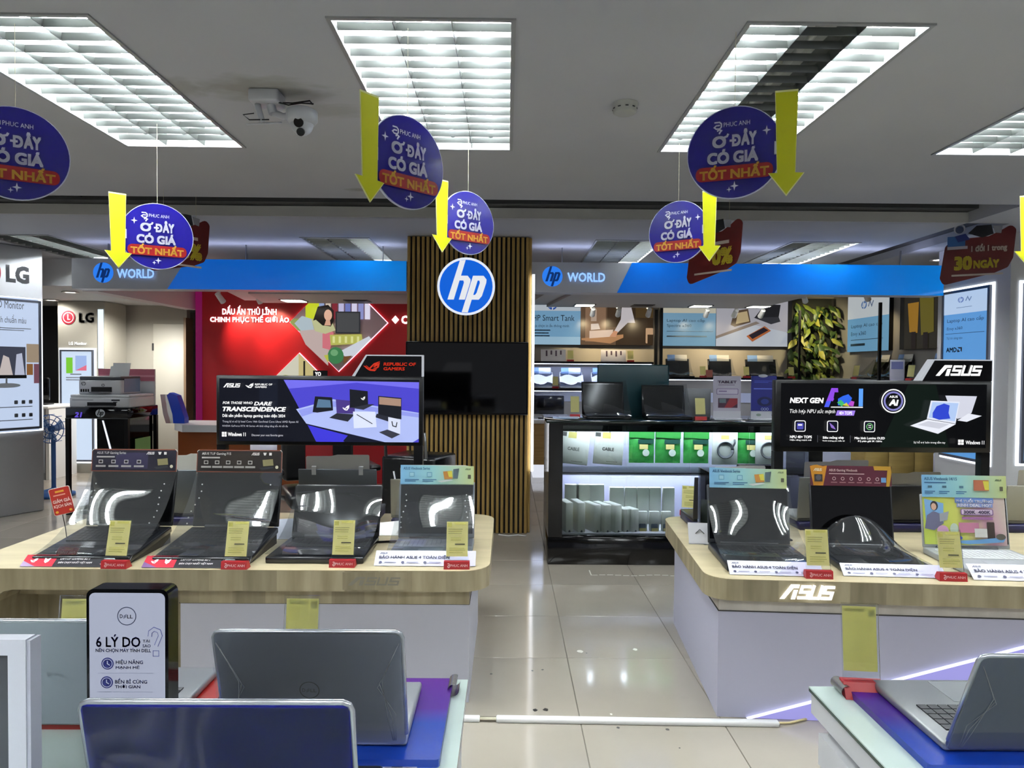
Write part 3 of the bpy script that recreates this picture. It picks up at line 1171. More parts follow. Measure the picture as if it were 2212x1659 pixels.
for nm, dcx, dcy, r in (('diamond_picture', 733, 697, 104), ('lower_diamond_picture', 648, 868, 104)):
    d0 = at(dcx, dcy, YR)
    rr = r * YR / FPX
    mb = MB()
    mb.prism([(-rr, 0), (0, -rr), (rr, 0), (0, rr)], -.05, -.004, mat('#d8b9bf', .5), 'y')
    bd = mb.build(nm, t, (d0.x - cx, 0, d0.z))
    mb = MB()
    q = rr * 1.02
    mb.prism([(-q, 0), (0, -q), (q, 0), (0, q)], -.02, -.012, lit('#ffb0c8', 3.0), 'y')
    mb.build('edge_light', bd)
    A = Art(dcx - r, dcy - r, dcx + r, dcy + r, 2 * rr, 2 * rr, z=.052, dz=.0012)
    K = .95

    def clip(x, y):
        return (x, y)
    if dcy < 800:
        # room picture cut to the diamond: each patch stays inside |x|+|y|<=r
        def dia(x0, x1, y0, y1, m, n=6):
            """patch of the picture clipped by the diamond"""
            top, bot = [], []
            for k in range(n + 1):
                x = x0 + (x1 - x0) * k / n
                lim = r - abs(x - dcx)
                a, b = max(y0, dcy - lim), min(y1, dcy + lim)
                if b > a:
                    top.append((x, a))
                    bot.append((x, b))
            if len(top) > 1:
                A.poly(top + bot[::-1], m)
        dia(dcx - r, dcx + r, dcy - r, dcy + r, lit('#b9b3cf', K), 2)
        dia(663, 692, 640, 700, lit('#c3cf2a', K))
        for k, cc in enumerate(('#8fa0c8', '#c8b8a8', '#7d2a35', '#b7b4d6', '#6d78b8', '#cfcbe6', '#8a8fc4', '#d9d6ea')):
            dia(692 + k * 14, 703 + k * 14, 640, 690, lit(cc, K))
        dia(631, 680, 690, 716, lit('#8f9a5a', K))
        A.poly([(640, 700), (656, 684), (676, 690), (684, 720), (664, 727)], lit('#a9b8c0', K))
        A.poly([(650, 716), (690, 712), (716, 718), (712, 790), (696, 775), (664, 745)], lit('#b9a6a2', K))
        A.poly([(700, 722), (716, 712), (724, 720), (716, 756), (700, 752)], lit('#c9707a', K))
        A.poly([(676, 690), (690, 692), (722, 700), (728, 714), (706, 722), (684, 716)], lit('#b7b98c', K))
        A.poly([(690, 664), (712, 660), (724, 672), (724, 694), (718, 706), (700, 704), (686, 692), (680, 694)], lit('#1c1614', K))
        A.poly(ell(712, 682, 8.5, 12), lit('#d9ab92', K)).poly([(708, 692), (716, 692), (718, 704), (704, 704)], lit('#cf9f86', K))
        A.rect(728, 674, 781, 721, lit('#2e2f33', K))
        A.rect(731, 677, 778, 718, lit('#47484a', K))
        A.poly([(716, 724), (784, 722), (786, 742), (718, 746)], lit('#b2b35a', K))
        for k in range(5):
            A.rect(722 + k * 13, 727, 727 + k * 13, 741, lit('#d4d690', K))
        A.poly([(736, 760), (800, 726), (804, 732), (770, 768), (752, 772)], lit('#c7ccd6', K))
        A.poly(ell(729, 768, 17, 18), lit('#3d7a4c', K)).poly(ell(726, 762, 8, 7), lit('#6ba070', K))
        A.poly([(704, 768), (713, 766), (714, 782), (712, 782)], lit('#b5b84a', K))
        A.poly([(746, 770), (764, 768), (746, 786)], lit('#6d4a2c', K))
    else:
        A.poly([(dcx - r, dcy), (dcx, dcy - r), (dcx, dcy + r)], lit('#c9c7b4', K))
        A.poly([(dcx, dcy - r), (dcx + r, dcy), (dcx, dcy + r)], lit('#c0b27c', K))
        A.rect(658, 780, 662, 870, lit('#2a2620', K)).rect(679, 800, 710, 870, lit('#0d0d0f', K))
        A.poly(ell(620, 850, 25, 40), lit('#9aa04e', K))
        A.text('YO', 683, 803, 696, 812, lit('#ffffff', 1), .04)
    A.build('print', bd)

# side bulkhead left of the booth and hanging white ceiling panel
mb = MB()
mb.prism([(6.385, 2.07), (8.42, 2.07), (8.42, 2.33), (6.385, 2.33)], -3.88, -3.74, mat('#cfc6c6', .6), 'x')
struct(mb.build('trim_4'))


def ceiling_panel(name, label, x0, x1, y0, y1, z, nl):
    t = thing(name, label, 'ceiling panel', ((x0 + x1) / 2, (y0 + y1) / 2, z))
    a, b = (x1 - x0) / 2, (y1 - y0) / 2
    mb = MB()
    mb.prism([(-a + .25, -b), (a, -b), (a, b), (-a, b)], 0, .05, mat('#c4c4c6', .6))
    mb.build('slab', t)
    mb = MB()
    mb.prism([(-a + .45, -b + .25), (a - .1, -b + .25), (a - .1, b - .1), (-a + .25, b - .1)], -.035, 0, mat('#b4b4b6', .6))
    mb.build('raised_border', t)
    for k in range(nl):
        x = -a + .7 + (2 * a - .9) * k / max(nl - 1, 1)
        mb = MB()
        mb.box(x - .13, x + .13, b - .55, b - .30, -.042, -.034, mat('#101012', .4))
        mb.box(x - .11, x + .11, b - .53, b - .32, -.046, -.041, lit('#f0efe6', 16) if k != 1 else mat('#303234', .4))
        mb.build('recessed_lamp', t)
    for xx, yy in ((-a + .5, b - .2), (a - .2, b - .2), (-a + .5, -b + .1), (a - .2, -b + .1)):
        mb = MB()
        mb.cyl((xx, yy, .05), (xx, yy, ZC - z), .003, STEEL, n=6)
        mb.build('hanger', t)
    return t


ceiling_panel('ceiling_panel', 'white hanging ceiling panel with square lamps before the red wall', -3.05, -.75, 6.75, 8.1, 2.16, 3)
ceiling_panel('ceiling_panel', 'white hanging ceiling panel with square lamps over the laptop shelves', .25, 3.3, 7.0, 9.0, 2.22, 4)


def spot(loc, aim, label, power=0.0, col=(1, .82, .5), size=60, group='track spotlights', mat_=None, em=8):
    """small cylinder spotlight on a stalk; its lamp sits in its mouth"""
    t = thing('spotlight', label, 'spotlight', loc, group=group)
    d = (Vector(aim) - Vector(loc)).normalized()
    m_ = mat_ or WHITE
    mb = MB()
    mb.cyl((0, 0, 0), (0, 0, -.05), .012, m_, n=8)
    mb.build('stalk', t)
    p0 = Vector((0, 0, -.06)) - d * .05
    p1 = p0 + d * .13
    mb = MB()
    mb.cyl(p0, p1, .028, m_, r1=.034, n=14)
    mb.build('barrel', t)
    mb = MB()
    mb.cyl(p1, p1 + d * .002, .029, lit('#fff0cf', em), n=14)
    mb.build('lens', t)
    if power:
        ld = bpy.data.lights.new('spot', 'SPOT')
        ld.energy = power
        ld.color = col
        ld.spot_size = R(size)
        ld.spot_blend = .8
        ld.shadow_soft_size = .03
        lo = bpy.data.objects.new('lamp', ld)
        COL.objects.link(lo)
        lo.parent = t
        lo.location = p1 + d * .02
        lo.rotation_euler = d.to_track_quat('-Z', 'Y').to_euler()
    return t


p = at(478, 640, 7.95)
spot((p.x, 7.9, 2.24), (p.x + .15, 8.3, 1.85), 'white spotlight above the start of the red wall slogan', 26, (1, .72, .5), 75)
mb = MB()
mb.box(p.x - .3, p.x + .6, 7.87, 7.93, 2.24, 2.27, WHITE)
for xx in (p.x - .25, p.x + .55):
    mb.box(xx - .01, xx + .01, 7.89, 7.91, 2.27, ZC, WHITE)
tag(mb.build('light_track'), 'short white light track above the red wall slogan', 'light track')
p = at(560, 650, 7.95)
spot((p.x, 7.9, 2.24), (p.x + .1, 8.3, 1.85), 'white spotlight above the end of the red wall slogan', 26, (1, .72, .5), 75)

# ---------------------------------------------------------------- sign bands
HPB = mat('#0f6fd4', .18, spec=.5)
SGREY = mat('#b7bac2', .4)
HPLOGO = lit('#2c7be8', 1.0)
HPWHITE = lit('#eaf2ff', 1.2)
HPDARK = lit('#123a80', .6)
WORLD = lit('#8db6f5', 1.25)


def sign_band(label, px0, px1, sy0, sy1, logo, wx0, wx1, dx0, dx1):
    c, w_, h_ = facing(px0, sy0, px1, sy1, 6.2)
    t = thing('sign_band', label, 'sign', (c.x, 6.2, c.z))
    mb = MB()
    mb.box(-w_ / 2, w_ / 2, 0, .18, -h_ / 2, h_ / 2, SGREY)
    mb.build('grey_box', t)
    A = Art(px0, sy0, px1, sy1, w_, h_, z=.001, dz=.004)
    mb = MB()
    q = [A.uv(dx0, sy1), A.uv(dx1, sy0), A.uv(px1, sy0), A.uv(px1, sy1)]
    mb.prism(q, -.012, -.0005, ramp('blue_band_' + str(px0), 'X', [(-w_ / 2, '#0d62c8'), (w_ * .1, '#0d6fdc'), (w_ / 2, '#0b8cec')], .42, .12), 'y')
    mb.build('blue_panel', t)
    A.hp(logo, (sy0 + sy1) / 2 - 2, 22, HPLOGO, HPDARK)
    A.text('WORLD', wx0, (sy0 + sy1) / 2 - 10, wx1, (sy0 + sy1) / 2 + 10, WORLD, .025)
    A.build('lettering', t)
    mb = MB()
    mb.box(-w_ / 2 + .02, w_ / 2 - .02, .06, .12, h_ / 2, h_ / 2 + .008, lit('#ccd6ff', 6))  # unseen strip added to brighten the ceiling over the back zone
    mb.build('added_cove_strip', t)
    for sx in (-.42, .0, .42):
        mb = MB()
        mb.box(sx * w_ - .004, sx * w_ + .004, .15, .17, h_ / 2, ZC - c.z, STEEL)
        mb.build('bracket', t)
    return t


sign_band('long grey and blue sign band left of the slatted pillar', 155, 878, 561, 626, 223, 255, 335, 362, 404)
sign_band('long grey and blue sign band right of the slatted pillar', 1145, 2037, 570, 635, 1193, 1225, 1306, 1332, 1364)

# ---------------------------------------------------------------- slatted pillar
xa, xb = -.85, .185
YP = 5.87
pc = mat('#1c1712', .7)
mb = MB()
mb.box(xa + .01, xb - .01, YP, 6.45, 0, ZC - .002, pc)
pil = tag(mb.build('slatted_pillar'), 'pillar clad in upright wooden slats with a glowing round sign', 'pillar')
WOODS = noisy('slat_wood', '#a38347', '#c2a15c', (60, 60, 3), .5, 4, perobj=1)
n_sl = 26
pitch = (xb - xa) / n_sl
mb = MB()
mb.rbox(-pitch * .30, pitch * .30, -.028, 0, 0.002, ZC - .004, .003, WOODS, 1)
sl_me = mb.mesh('slat')
for k in range(n_sl):
    link('slat', sl_me, pil, (xa + (k + .5) * pitch, YP, 0))
mb = MB()
mb.rbox(-pitch * .30, pitch * .30, -.028, 0, 0.002, ZC - .004, .003, WOODS, 1)
sl2 = mb.mesh('slat')
for k in range(13):
    link('slat', sl2, pil, (xb - .01, YP + .02 + k * pitch, 0), (0, 0, PI / 2))
mb = MB()
za, zb = at(1146, 593, 5.85).z, at(1146, 1018, 5.85).z
mb.box(xb + .022, xb + .042, YP - .03, YP - .005, zb, za, lit('#f2f6ff', 6))
tag(mb.build('light_bar'), 'thin white upright light bar along the right edge of the pillar', 'light bar')
# round logo
c = at(1007, 619, 5.82)
rr = 57 * 5.82 / FPX
t = thing('round_sign', 'big round blue sign with white letters glowing on the pillar', 'sign', (c.x, YP - .03, c.z))
mb = MB()
mb.cyl((0, -.03, 0), (0, 0, 0), rr * 1.08, mat('#b8bcc4', .4), n=48)
mb.build('body', t)
A = Art(-1.1, -1.1, 1.1, 1.1, 2.2 * rr, 2.2 * rr, z=.031, dz=.0015)
A.hp(0, 0, 1, lit('#0f5fd6', 1.0), lit('#e6e9ee', .95), lit('#dfe6f2', 1.0))
A.build('logo', t)
# TV
c, w_, h_ = facing(876, 738, 1141, 896, 5.78)
t = thing('television', 'switched-off black television mounted on the slatted pillar', 'television', (c.x, 5.78, c.z))
mb = MB()
mb.rbox(-w_ / 2, w_ / 2, 0, .05, -h_ / 2, h_ / 2, .006, BLACK, 1)
mb.build('casing', t)
mb = MB()
mb.box(-w_ / 2 + .012, w_ / 2 - .012, -.002, 0, -h_ / 2 + .016, h_ / 2 - .012, mat('#040405', .06))
mb.build('screen', t)
mb = MB()
mb.box(-.2, .2, .05, .07, -.15, .15, BLACK)
mb.build('wall_mount', t)
# cable on floor by the pillar
p = onz(1068, 1158, 0)
mb = MB()
mb.tube([(-.06, 5.78, .006), (.02, 5.74, .006), (.1, 5.77, .006), (.17, 5.74, .006)], .005, WHITE, 6)
tag(mb.build('floor_cable'), 'thin white cable on the floor at the foot of the slatted pillar', 'cable')

# ================================================================ BACK ZONE, RIGHT
YB = 9.5
WARMW = noisy('booth_wall', '#9c9588', '#aaa396', (1, 1, 1), .7)
mb = MB()
mb.box(.15, 4.6, YB, YB + .1, 0, 2.5, WARMW)
struct(mb.build('wall_booth'))
XS = 4.47
mb = MB()
mb.box(XS, XS + .1, 6.45, YB, 0, 2.5, mat('#8f8c88', .6))
struct(mb.build('wall_booth_side'))
LITW = lit('#dfe9ff', .75)


def tagm(t):
    return t


def wall_poster(label, px0, py0, px1, py1, d, draw, frame=True, name='wall_poster'):
    c, w_, h_ = facing(px0, py0, px1, py1, d)
    t = thing(name, label, 'poster', (c.x, d, c.z))
    mb = MB()
    mb.box(-w_ / 2, w_ / 2, 0, .05, -h_ / 2, h_ / 2, BLACK)
    mb.build('backing', t)
    A = Art(px0, py0, px1, py1, w_, h_, z=.002, dz=.0015)
    draw(A)
    A.build('print', t)
    return t


def poster_tank(A):
    k = .62
    A.rect(1147, 640, 1254, 745, lit('#7fb0d4', k))
    A.rect(1147, 640, 1254, 672, lit('#c9d3dc', k))
    A.rect(1147, 728, 1254, 745, lit('#a9cfe8', k))
    A.hp(1193, 660, 10, lit('#2c4f9c', .8), lit('#d8e0ea', k))
    dk = mat('#24384f', .5)
    A.text('HP Smart Tank', 1150, 681, 1241, 694, dk, .012)
    A.text('Lựa chọn in ấn thông minh', 1150, 700, 1229, 709, mat('#3f6080', .5))
    A.lines(1150, 713, 1192, 731, 3, mat('#3f6080', .5), .4, 3)
    A.rect(1254, 640, 1410, 745, lit('#6a5340', k))
    A.rect(1264, 660, 1308, 738, lit('#97775e', k)).rect(1311, 662, 1330, 706, lit('#4a3829', k)).rect(1330, 640, 1410, 745, lit('#3e3022', k))
    A.rect(1372, 664, 1410, 686, lit('#544228', k)).rect(1276, 668, 1288, 694, lit('#c9b19d', k))
    A.poly([(1256, 731), (1346, 722), (1346, 729), (1318, 742), (1256, 735)], lit('#b98a62', k))
    A.poly([(1273, 715), (1324, 712), (1322, 727), (1273, 731)], lit('#e5cdbd', k)).poly([(1276, 700), (1292, 699), (1296, 711), (1276, 713)], lit('#f0e0d4', k))
    A.poly([(1342, 662), (1362, 662), (1371, 697), (1355, 697), (1334, 718), (1326, 716), (1340, 690)], lit('#d9d2d6', k))
    A.poly([(1334, 716), (1326, 714), (1316, 727), (1330, 728)], lit('#d39a78', k))
    A.rect(1394, 708, 1410, 741, lit('#c9a583', k), 2)
    A.rect(1398, 722, 1410, 741, lit('#3e3022', k))
    for x in (1277, 1333, 1398):
        A.circ(x, 664, 3.4, lit('#fff1cf', 3))


wall_poster('printer poster with a hand over a printer beside the pillar', 1147, 640, 1410, 745, YB - .06, poster_tank)


def poster_spectre(A):
    k = .62
    A.rect(1431, 646, 1546, 748, lit('#7da9c6', k))
    A.rect(1431, 646, 1546, 677, lit('#cfcbb8', k))
    A.hp(1475, 660, 7, lit('#7d7a6e', k), lit('#cfcbb8', k))
    A.stroke([(1489, 664), (1493, 656), (1497, 664), (1501, 656)], 2, lit('#7d7a6e', k))
    dk = mat('#31506a', .5)
    A.text('Laptop AI cao cấp', 1440, 688, 1522, 698, dk, .01)
    A.text('Spectre x360', 1440, 701, 1493, 709, dk, .01)
    A.rect(1440, 716, 1540, 717, dk)
    A.lines(1440, 726, 1530, 731, 1, dk, .6)
    A.poly([(1546, 646), (1703, 646), (1703, 748), (1546, 748)], lit('#b8b7c0', k))
    A.poly([(1546, 728), (1620, 700), (1703, 718), (1703, 748), (1546, 748)], lit('#c3cbd8', k))
    A.poly([(1546, 726), (1632, 694), (1640, 698), (1546, 732)], lit('#8d8178', k))
    A.poly([(1577, 702), (1584, 672), (1614, 667), (1620, 696), (1586, 706)], lit('#5b4a3c', k))
    A.poly([(1588, 700), (1592, 676), (1612, 672), (1617, 694)], lit('#c9b48a', k))
    A.poly([(1628, 686), (1650, 657), (1684, 658), (1680, 686)], lit('#26272c', k)).poly([(1626, 686), (1680, 684), (1684, 694), (1664, 700)], lit('#3a3b42', k))
    A.poly([(1611, 726), (1650, 704), (1664, 714), (1624, 738)], lit('#b5693e', k)).poly([(1616, 724), (1648, 707), (1658, 713), (1624, 732)], lit('#2b2530', k))
    for x in (1522, 1583):
        A.circ(x, 662, 3.2, lit('#fff3d6', 3.5))


wall_poster('pale blue laptop poster with three devices in the middle of the booth', 1431, 646, 1703, 748, YB - .06, poster_spectre)

# posts and shelves
SH = MB()


def shelf(label, px0, px1, py, d0, lit_edge=True, group='black wall shelves'):
    a, b = at(px0, py, d0), at(px1, py, d0)
    t = thing('wall_shelf', label, 'shelf', ((a.x + b.x) / 2, d0, (a.z + b.z) / 2), group=group)
    w2 = (b.x - a.x) / 2
    mb = MB()
    mb.box(-w2, w2, 0, YB - d0 - .001, -.03, 0, BLACK)
    mb.build('board', t)
    if lit_edge:
        mb = MB()
        mb.box(-w2 + .02, w2 - .02, .04, .10, -.036, -.03, lit('#cfdcff', 16))
        mb.build('light_strip', t)
    return t.location.z


def post(px, d, label, z1=2.4, r=.02):
    x = at(px, 800, d).x
    mb = MB()
    mb.box(x - r, x + r, d - r, d + r, 0, z1, BLACK)
    return tag(mb.build('shelf_post'), label, 'post', 'black shelf posts')


post(1416, 9.35, 'left of the two black shelf posts between the wide posters', 2.2)
post(1427, 9.05, 'right of the two black shelf posts between the wide posters', 2.2)
zA = shelf('black shelf under the printer poster holding two picture cards', 1149, 1412, 781, 9.05)  # its light strip is added to brighten the laptops below
zB = shelf('second black shelf beside the pillar with film-wrapped silver laptops', 1149, 1412, 840, 8.9)
zC = shelf('black shelf under the pale blue laptop poster', 1434, 1712, 816, 8.9)
# bright wall below the shelves
mb = MB()
a, b = at(1149, 800, 9.44), at(1412, 845, 9.44)
mb.box(a.x, b.x, 9.46, 9.499, zB + .05, zA - .07, mat('#c9ccd8', .5))
tag(mb.build('back_panel'), 'pale panel behind the film-wrapped laptops on the second shelf', 'panel')
mb = MB()
mb.box(at(1147, 800, 9.44).x, at(1720, 800, 9.44).x, 9.47, 9.499, .95, zB - .06, mat('#c9ccd8', .5))
tag(mb.build('back_panel'), 'long pale panel behind the glass counter under the lowest shelf', 'panel')

# low storage desk along the wall
zD = 1.4 - (905 - 796) * 9.0 / 1500
xa, xb = at(1147, 900, 8.8).x, at(1700, 900, 8.8).x
t = thing('storage_desk', 'long white-topped wooden desk along the booth back wall', 'desk', ((xa + xb) / 2, 8.8, 0))
w2 = (xb - xa) / 2
mb = MB()
mb.rbox(-w2, w2, 0, .66, zD - .05, zD, .006, WHITE, 1)
mb.build('desk_top', t)
mb = MB()
mb.box(-w2 + .02, w2, .03, .64, .17, zD - .05, noisy('desk_wood', '#8d6a36', '#a37f48', (2, 2, 30), .5))
mb.build('body', t)
mb = MB()
mb.box(-w2 + .03, w2 - .02, .06, .62, 0, .17, lit('#eef2ff', .8))
mb.build('plinth', t)

LAPG = mat('#1b1c1f', .22)


def mini_laptop(loc, w_, label, body, screen, group, rz=0.0, film=True, card=True, lid_h=.24, cardcol='#c9d8e6'):
    """small open laptop wrapped in film, seen across the booth; origin at base front"""
    t = thing('laptop', label, 'laptop', loc, rz, group)
    mb = MB()
    mb.rbox(-w_ / 2, w_ / 2, 0, .25, 0, .02, .004, body, 1)
    mb.build('base', t)
    M_ = Matrix.Translation((0, .25, .02)) @ Matrix.Rotation(R(-14), 4, 'X')
    mb = MB()
    mb.rbox(-w_ / 2, w_ / 2, 0, .01, 0, lid_h, .004, body, 1, M_)
    mb.build('lid', t)
    mb = MB()
    mb.box(-w_ / 2 + .012, w_ / 2 - .012, -.002, 0, .015, lid_h - .012, screen, M_)
    mb.build('screen', t)
    mb = MB()
    mb.box(-w_ * .42, w_ * .42, .10, .22, .02, .022, mat('#55575d', .5) if body is SILVER else mat('#0e0e10', .4))
    mb.build('keyboard', t)
    if film:
        mb = MB()

        def fn(u, v):
            s = v * v
            return ((u - .5) * w_ * 1.02, .02 + .19 * v + .07 * v ** 3, .03 + (lid_h * .95) * v ** 2.4 + .006 * math.sin(u * 9 + v * 4))
        mb.grid(fn, 12, 10, FILM)
        mb.build('film', t)
    if card:
        mb = MB()
        mb.box(-w_ * .42, w_ * .42, -.004, 0, lid_h - .03, lid_h + .055, mat(cardcol, .5), M_)
        mb.box(-w_ * .42, -w_ * .1, -.005, -.0041, lid_h - .03, lid_h + .055, mat('#7fa6dc', .5), M_)
        mb.build('header_card', t)
    return t


def price_tag(loc, label, w_=.085, h_=.17, rz=0.0, lean=-12, group='yellow price tags', fine=1, cat='price tag'):
    """clear sleeve with a yellow sheet standing in a red foot; origin at the foot"""
    t = thing('price_tag', label, cat, loc, rz, group)
    hb = h_ * .16
    mb = MB()
    mb.prism([(-.014, 0), (.030, 0), (.012, hb), (-.010, hb)], -w_ / 2, w_ / 2, REDP, 'x')
    mb.build('foot', t)
    M_ = Matrix.Translation((0, .0, hb * .7)) @ Matrix.Rotation(R(lean), 4, 'X')
    mb = MB()
    mb.box(-w_ * .46, w_ * .46, 0, .003, 0, h_ * .9, ACRYL, M_)
    mb.build('sleeve', t)
    A = Art(0, 0, 100, 170, w_ * .84, h_ * .72, z=.001, dz=.0003)
    A.mb.box(-w_ * .42, w_ * .42, -.0006, .0, -h_ * .36, h_ * .36, YELLOWP)
    if fine:
        g = mat('#8a8540', .7)
        A.rect(4, 6, 24, 26, mat('#b0ab54', .7)).rect(36, 4, 92, 14, mat('#c2bd62', .7))
        A.lines(8, 36, 90, 66, 3, g, .25, 5)
        A.lines(20, 78, 84, 100, 2, mat('#b2ad58', .7), .3, 6)
        A.lines(40, 108, 88, 116, 1, mat('#33301a', .7), .7)
        A.lines(14, 128, 92, 160, 3, mat('#b2ad58', .7), .3, 7)
    o = A.build('price_sheet', t)
    o.matrix_local = M_ @ Matrix.Translation((0, -.0012, h_ * .5))
    if fine:
        A = Art(0, 0, 100, 16, w_, hb, z=.0, dz=.0003)
        A.shop(14, 3.5, 92, 12.5, mat('#e8c9c9', .5))
        o = A.build('foot_print', t)
        o.matrix_local = Matrix.Translation((0, -.0128, hb / 2)) @ Matrix.Rotation(R(-8), 4, 'X')
    return t


def px_shelf(px, z, d):
    """x of a thing seen at column px standing at distance d"""
    return at(px, 800, d).x


# shelf A: picture cards and tags
for q, (a, b) in enumerate(((1168, 1222), (1298, 1352))):
    x, w_ = px_shelf((a + b) / 2, zA, 9.15), (b - a) * 9.15 / FPX
    t = thing('picture_card', 'white card with four small printer pictures, ' + ('nearer the pillar' if q == 0 else 'further from the pillar'), 'card', (x, 9.15, zA), group='white picture cards')
    mb = MB()
    M_ = Matrix.Rotation(R(-10), 4, 'X')
    mb.box(-w_ / 2, w_ / 2, 0, .012, 0, .16, mat('#d3cfd2', .5), M_)
    mb.box(-w_ / 2, w_ / 2, -.06, 0, 0, .01, mat('#d3cfd2', .5))
    mb.build('card', t)
    mb = MB()
    for k in range(4):
        xx = -w_ * .3 + k * w_ * .19
        mb.box(xx, xx + .022, -.002, 0, .07 + .02 * (k % 2), .145, mat('#554455', .5), M_)
    mb.build('pictures', t)
    price_tag((px_shelf((b + 10), zA, 9.12), 9.12, zA), 'small yellow price tag beside the white picture card ' + ('nearer the pillar' if q == 0 else 'further from the pillar'), .09, .15, fine=0)
# shelf B: silver laptops in film
FILMSCR = mat('#6f7790', .12)
for q, (a, b) in enumerate(((1145, 1196), (1211, 1262), (1281, 1330), (1350, 1398))):
    x, w_ = px_shelf((a + b) / 2, zB, 9.0), (b - a) * 9.0 / FPX
    lab = ['film-wrapped silver laptop on the second shelf, right beside the pillar', 'film-wrapped silver laptop on the second shelf, second from the pillar', 'silver laptop on the second shelf behind the left end of the teal board', 'silver laptop on the second shelf behind the middle of the teal board'][q]
    mini_laptop((x, 8.93, zB), w_, lab, SILVER, FILMSCR, 'film-wrapped laptops on the booth shelves', lid_h=.20, cardcol='#d6e4f6')
price_tag((px_shelf(1200, zB, 8.93), 8.93, zB), 'small yellow price tag between the two silver laptops nearest the pillar', .085, .16, fine=0)
t_ = MB()
t_.box(-.045, .045, 0, .008, 0, .09, mat('#a8564e', .5))
t_.cyl((0, .01, 0), (0, .01, .02), .01, BLACK)
tag(t_.build('offer_card', loc=(px_shelf(1276, zB, 8.92), 8.92, zB)), 'little red offer card on the second shelf just left of the teal board', 'card')
# desk: black monitor and tag
c1, w1, h1 = facing(1147, 848, 1219, 890, 8.95)
t = thing('monitor', 'black wide monitor on the white desk right beside the pillar', 'monitor', (c1.x, 9.0, zD))
mb = MB()
mb.rbox(-w1 / 2, w1 / 2, -.02, .02, .06, .06 + h1, .006, mat('#15161a', .15), 1)
mb.build('screen', t)
mb = MB()
mb.rbox(-.12, .12, -.08, .08, 0, .012, .004, BLACK, 1)
mb.cyl((0, .02, .01), (0, .02, .12), .015, BLACK)
mb.build('stand', t)
# shelf C: three dark laptops
for q, (a, b) in enumerate(((1446, 1498), (1539, 1591), (1622, 1690))):
    x, w_ = px_shelf((a + b) / 2, zC, 9.0), (b - a) * 9.0 / FPX
    mini_laptop((x, 8.93, zC), w_, ['dark film-wrapped laptop at the left end of the shelf under the blue poster', 'dark film-wrapped laptop in the middle of the shelf under the blue poster', 'dark film-wrapped laptop at the right end of the shelf beside the plants'][q], LAPG, mat('#121213', .1), 'film-wrapped laptops on the booth shelves', lid_h=.23, cardcol='#d9d6cc')
for q, px in enumerate((1519, 1613, 1710)):
    price_tag((px_shelf(px, zC, 8.92), 8.92, zC), ['small yellow price tag between the first two dark laptops under the blue poster', 'small yellow price tag between the last two dark laptops under the blue poster', 'small yellow price tag on the shelf in front of the green plants'][q], .085, .15, fine=0)
t_ = MB()
t_.box(-.05, .05, 0, .008, 0, .10, mat('#a8665a', .5))
t_.box(-.01, .01, .008, .02, 0, .05, BLACK)
tag(t_.build('offer_card', loc=(px_shelf(1531, zC, 8.97), 8.97, zC + .0)), 'little red offer card beside the middle dark laptop under the blue poster', 'card')

# ---------------------------------------------------------------- plants
LEAF = [noisy('leaf_a', '#5c6a26', '#87903a', (8, 8, 8), .45), noisy('leaf_b', '#2f4420', '#4a5f2a', (8, 8, 8), .45), noisy('leaf_c', '#8b8a3a', '#a49c4a', (8, 8, 8), .45)]
leaf_me = []
for m in LEAF:
    mb = MB()
    mb.add([(0, 0, 0), (-.035, -.03, .05), (0, -.015, .055), (.035, -.03, .05), (-.028, -.055, .10), (0, -.04, .105), (.028, -.055, .10), (0, -.09, .15)],
           [(0, 2, 1), (0, 3, 2), (1, 2, 5, 4), (2, 3, 6, 5), (4, 5, 7), (5, 6, 7)], m, True)
    leaf_me.append(mb.mesh('leaf'))
xa, xb = at(1708, 800, 9.2).x, at(1803, 800, 9.2).x
t = thing('plant_wall', 'tall upright panel thick with green leaves beside the laptop shelf', 'plants', ((xa + xb) / 2, 9.2, 0))
mb = MB()
mb.box(-(xb - xa) / 2 + .03, (xb - xa) / 2 - .03, .06, .2, 0, 2.35, mat('#1d1f14', .8))
mb.build('backing', t)
rn = random.Random(5)
for k in range(190):
    x, z = rn.uniform(xa, xb) - (xa + xb) / 2, rn.uniform(.95, 2.3)
    s = rn.uniform(.75, 1.25)
    o = link('leaf', leaf_me[rn.choice((0, 0, 1, 1, 1, 2))], t, (x, rn.uniform(-.08, .06), z), (rn.uniform(1.3, 2.7), rn.uniform(-.8, .8), rn.uniform(-.9, .9)))
    o.scale = (s, s, s)
post(1726, 8.7, 'slim black post in front of the green leaves', 2.15, .012)

# ---------------------------------------------------------------- side wall of the booth (faces left)
RSIDE = -PI / 2


def side_y(px, X=XS):
    """distance at which the side wall is seen at column px"""
    d = ray(px, 800)
    return X * d.y / d.x


def side_poster(label, px0, px1, z0, z1, draw):
    y0, y1 = side_y(px0), side_y(px1)
    t = thing('wall_poster', label, 'poster', (XS - .05, (y0 + y1) / 2, (z0 + z1) / 2), RSIDE)
    w_ = y0 - y1
    mb = MB()
    mb.box(-w_ / 2, w_ / 2, 0, .049, -(z1 - z0) / 2, (z1 - z0) / 2, BLACK)
    mb.build('backing', t)
    A = Art(0, 0, 100, 100, w_, z1 - z0, z=.002, dz=.0015)
    draw(A)
    A.build('print', t)
    return t


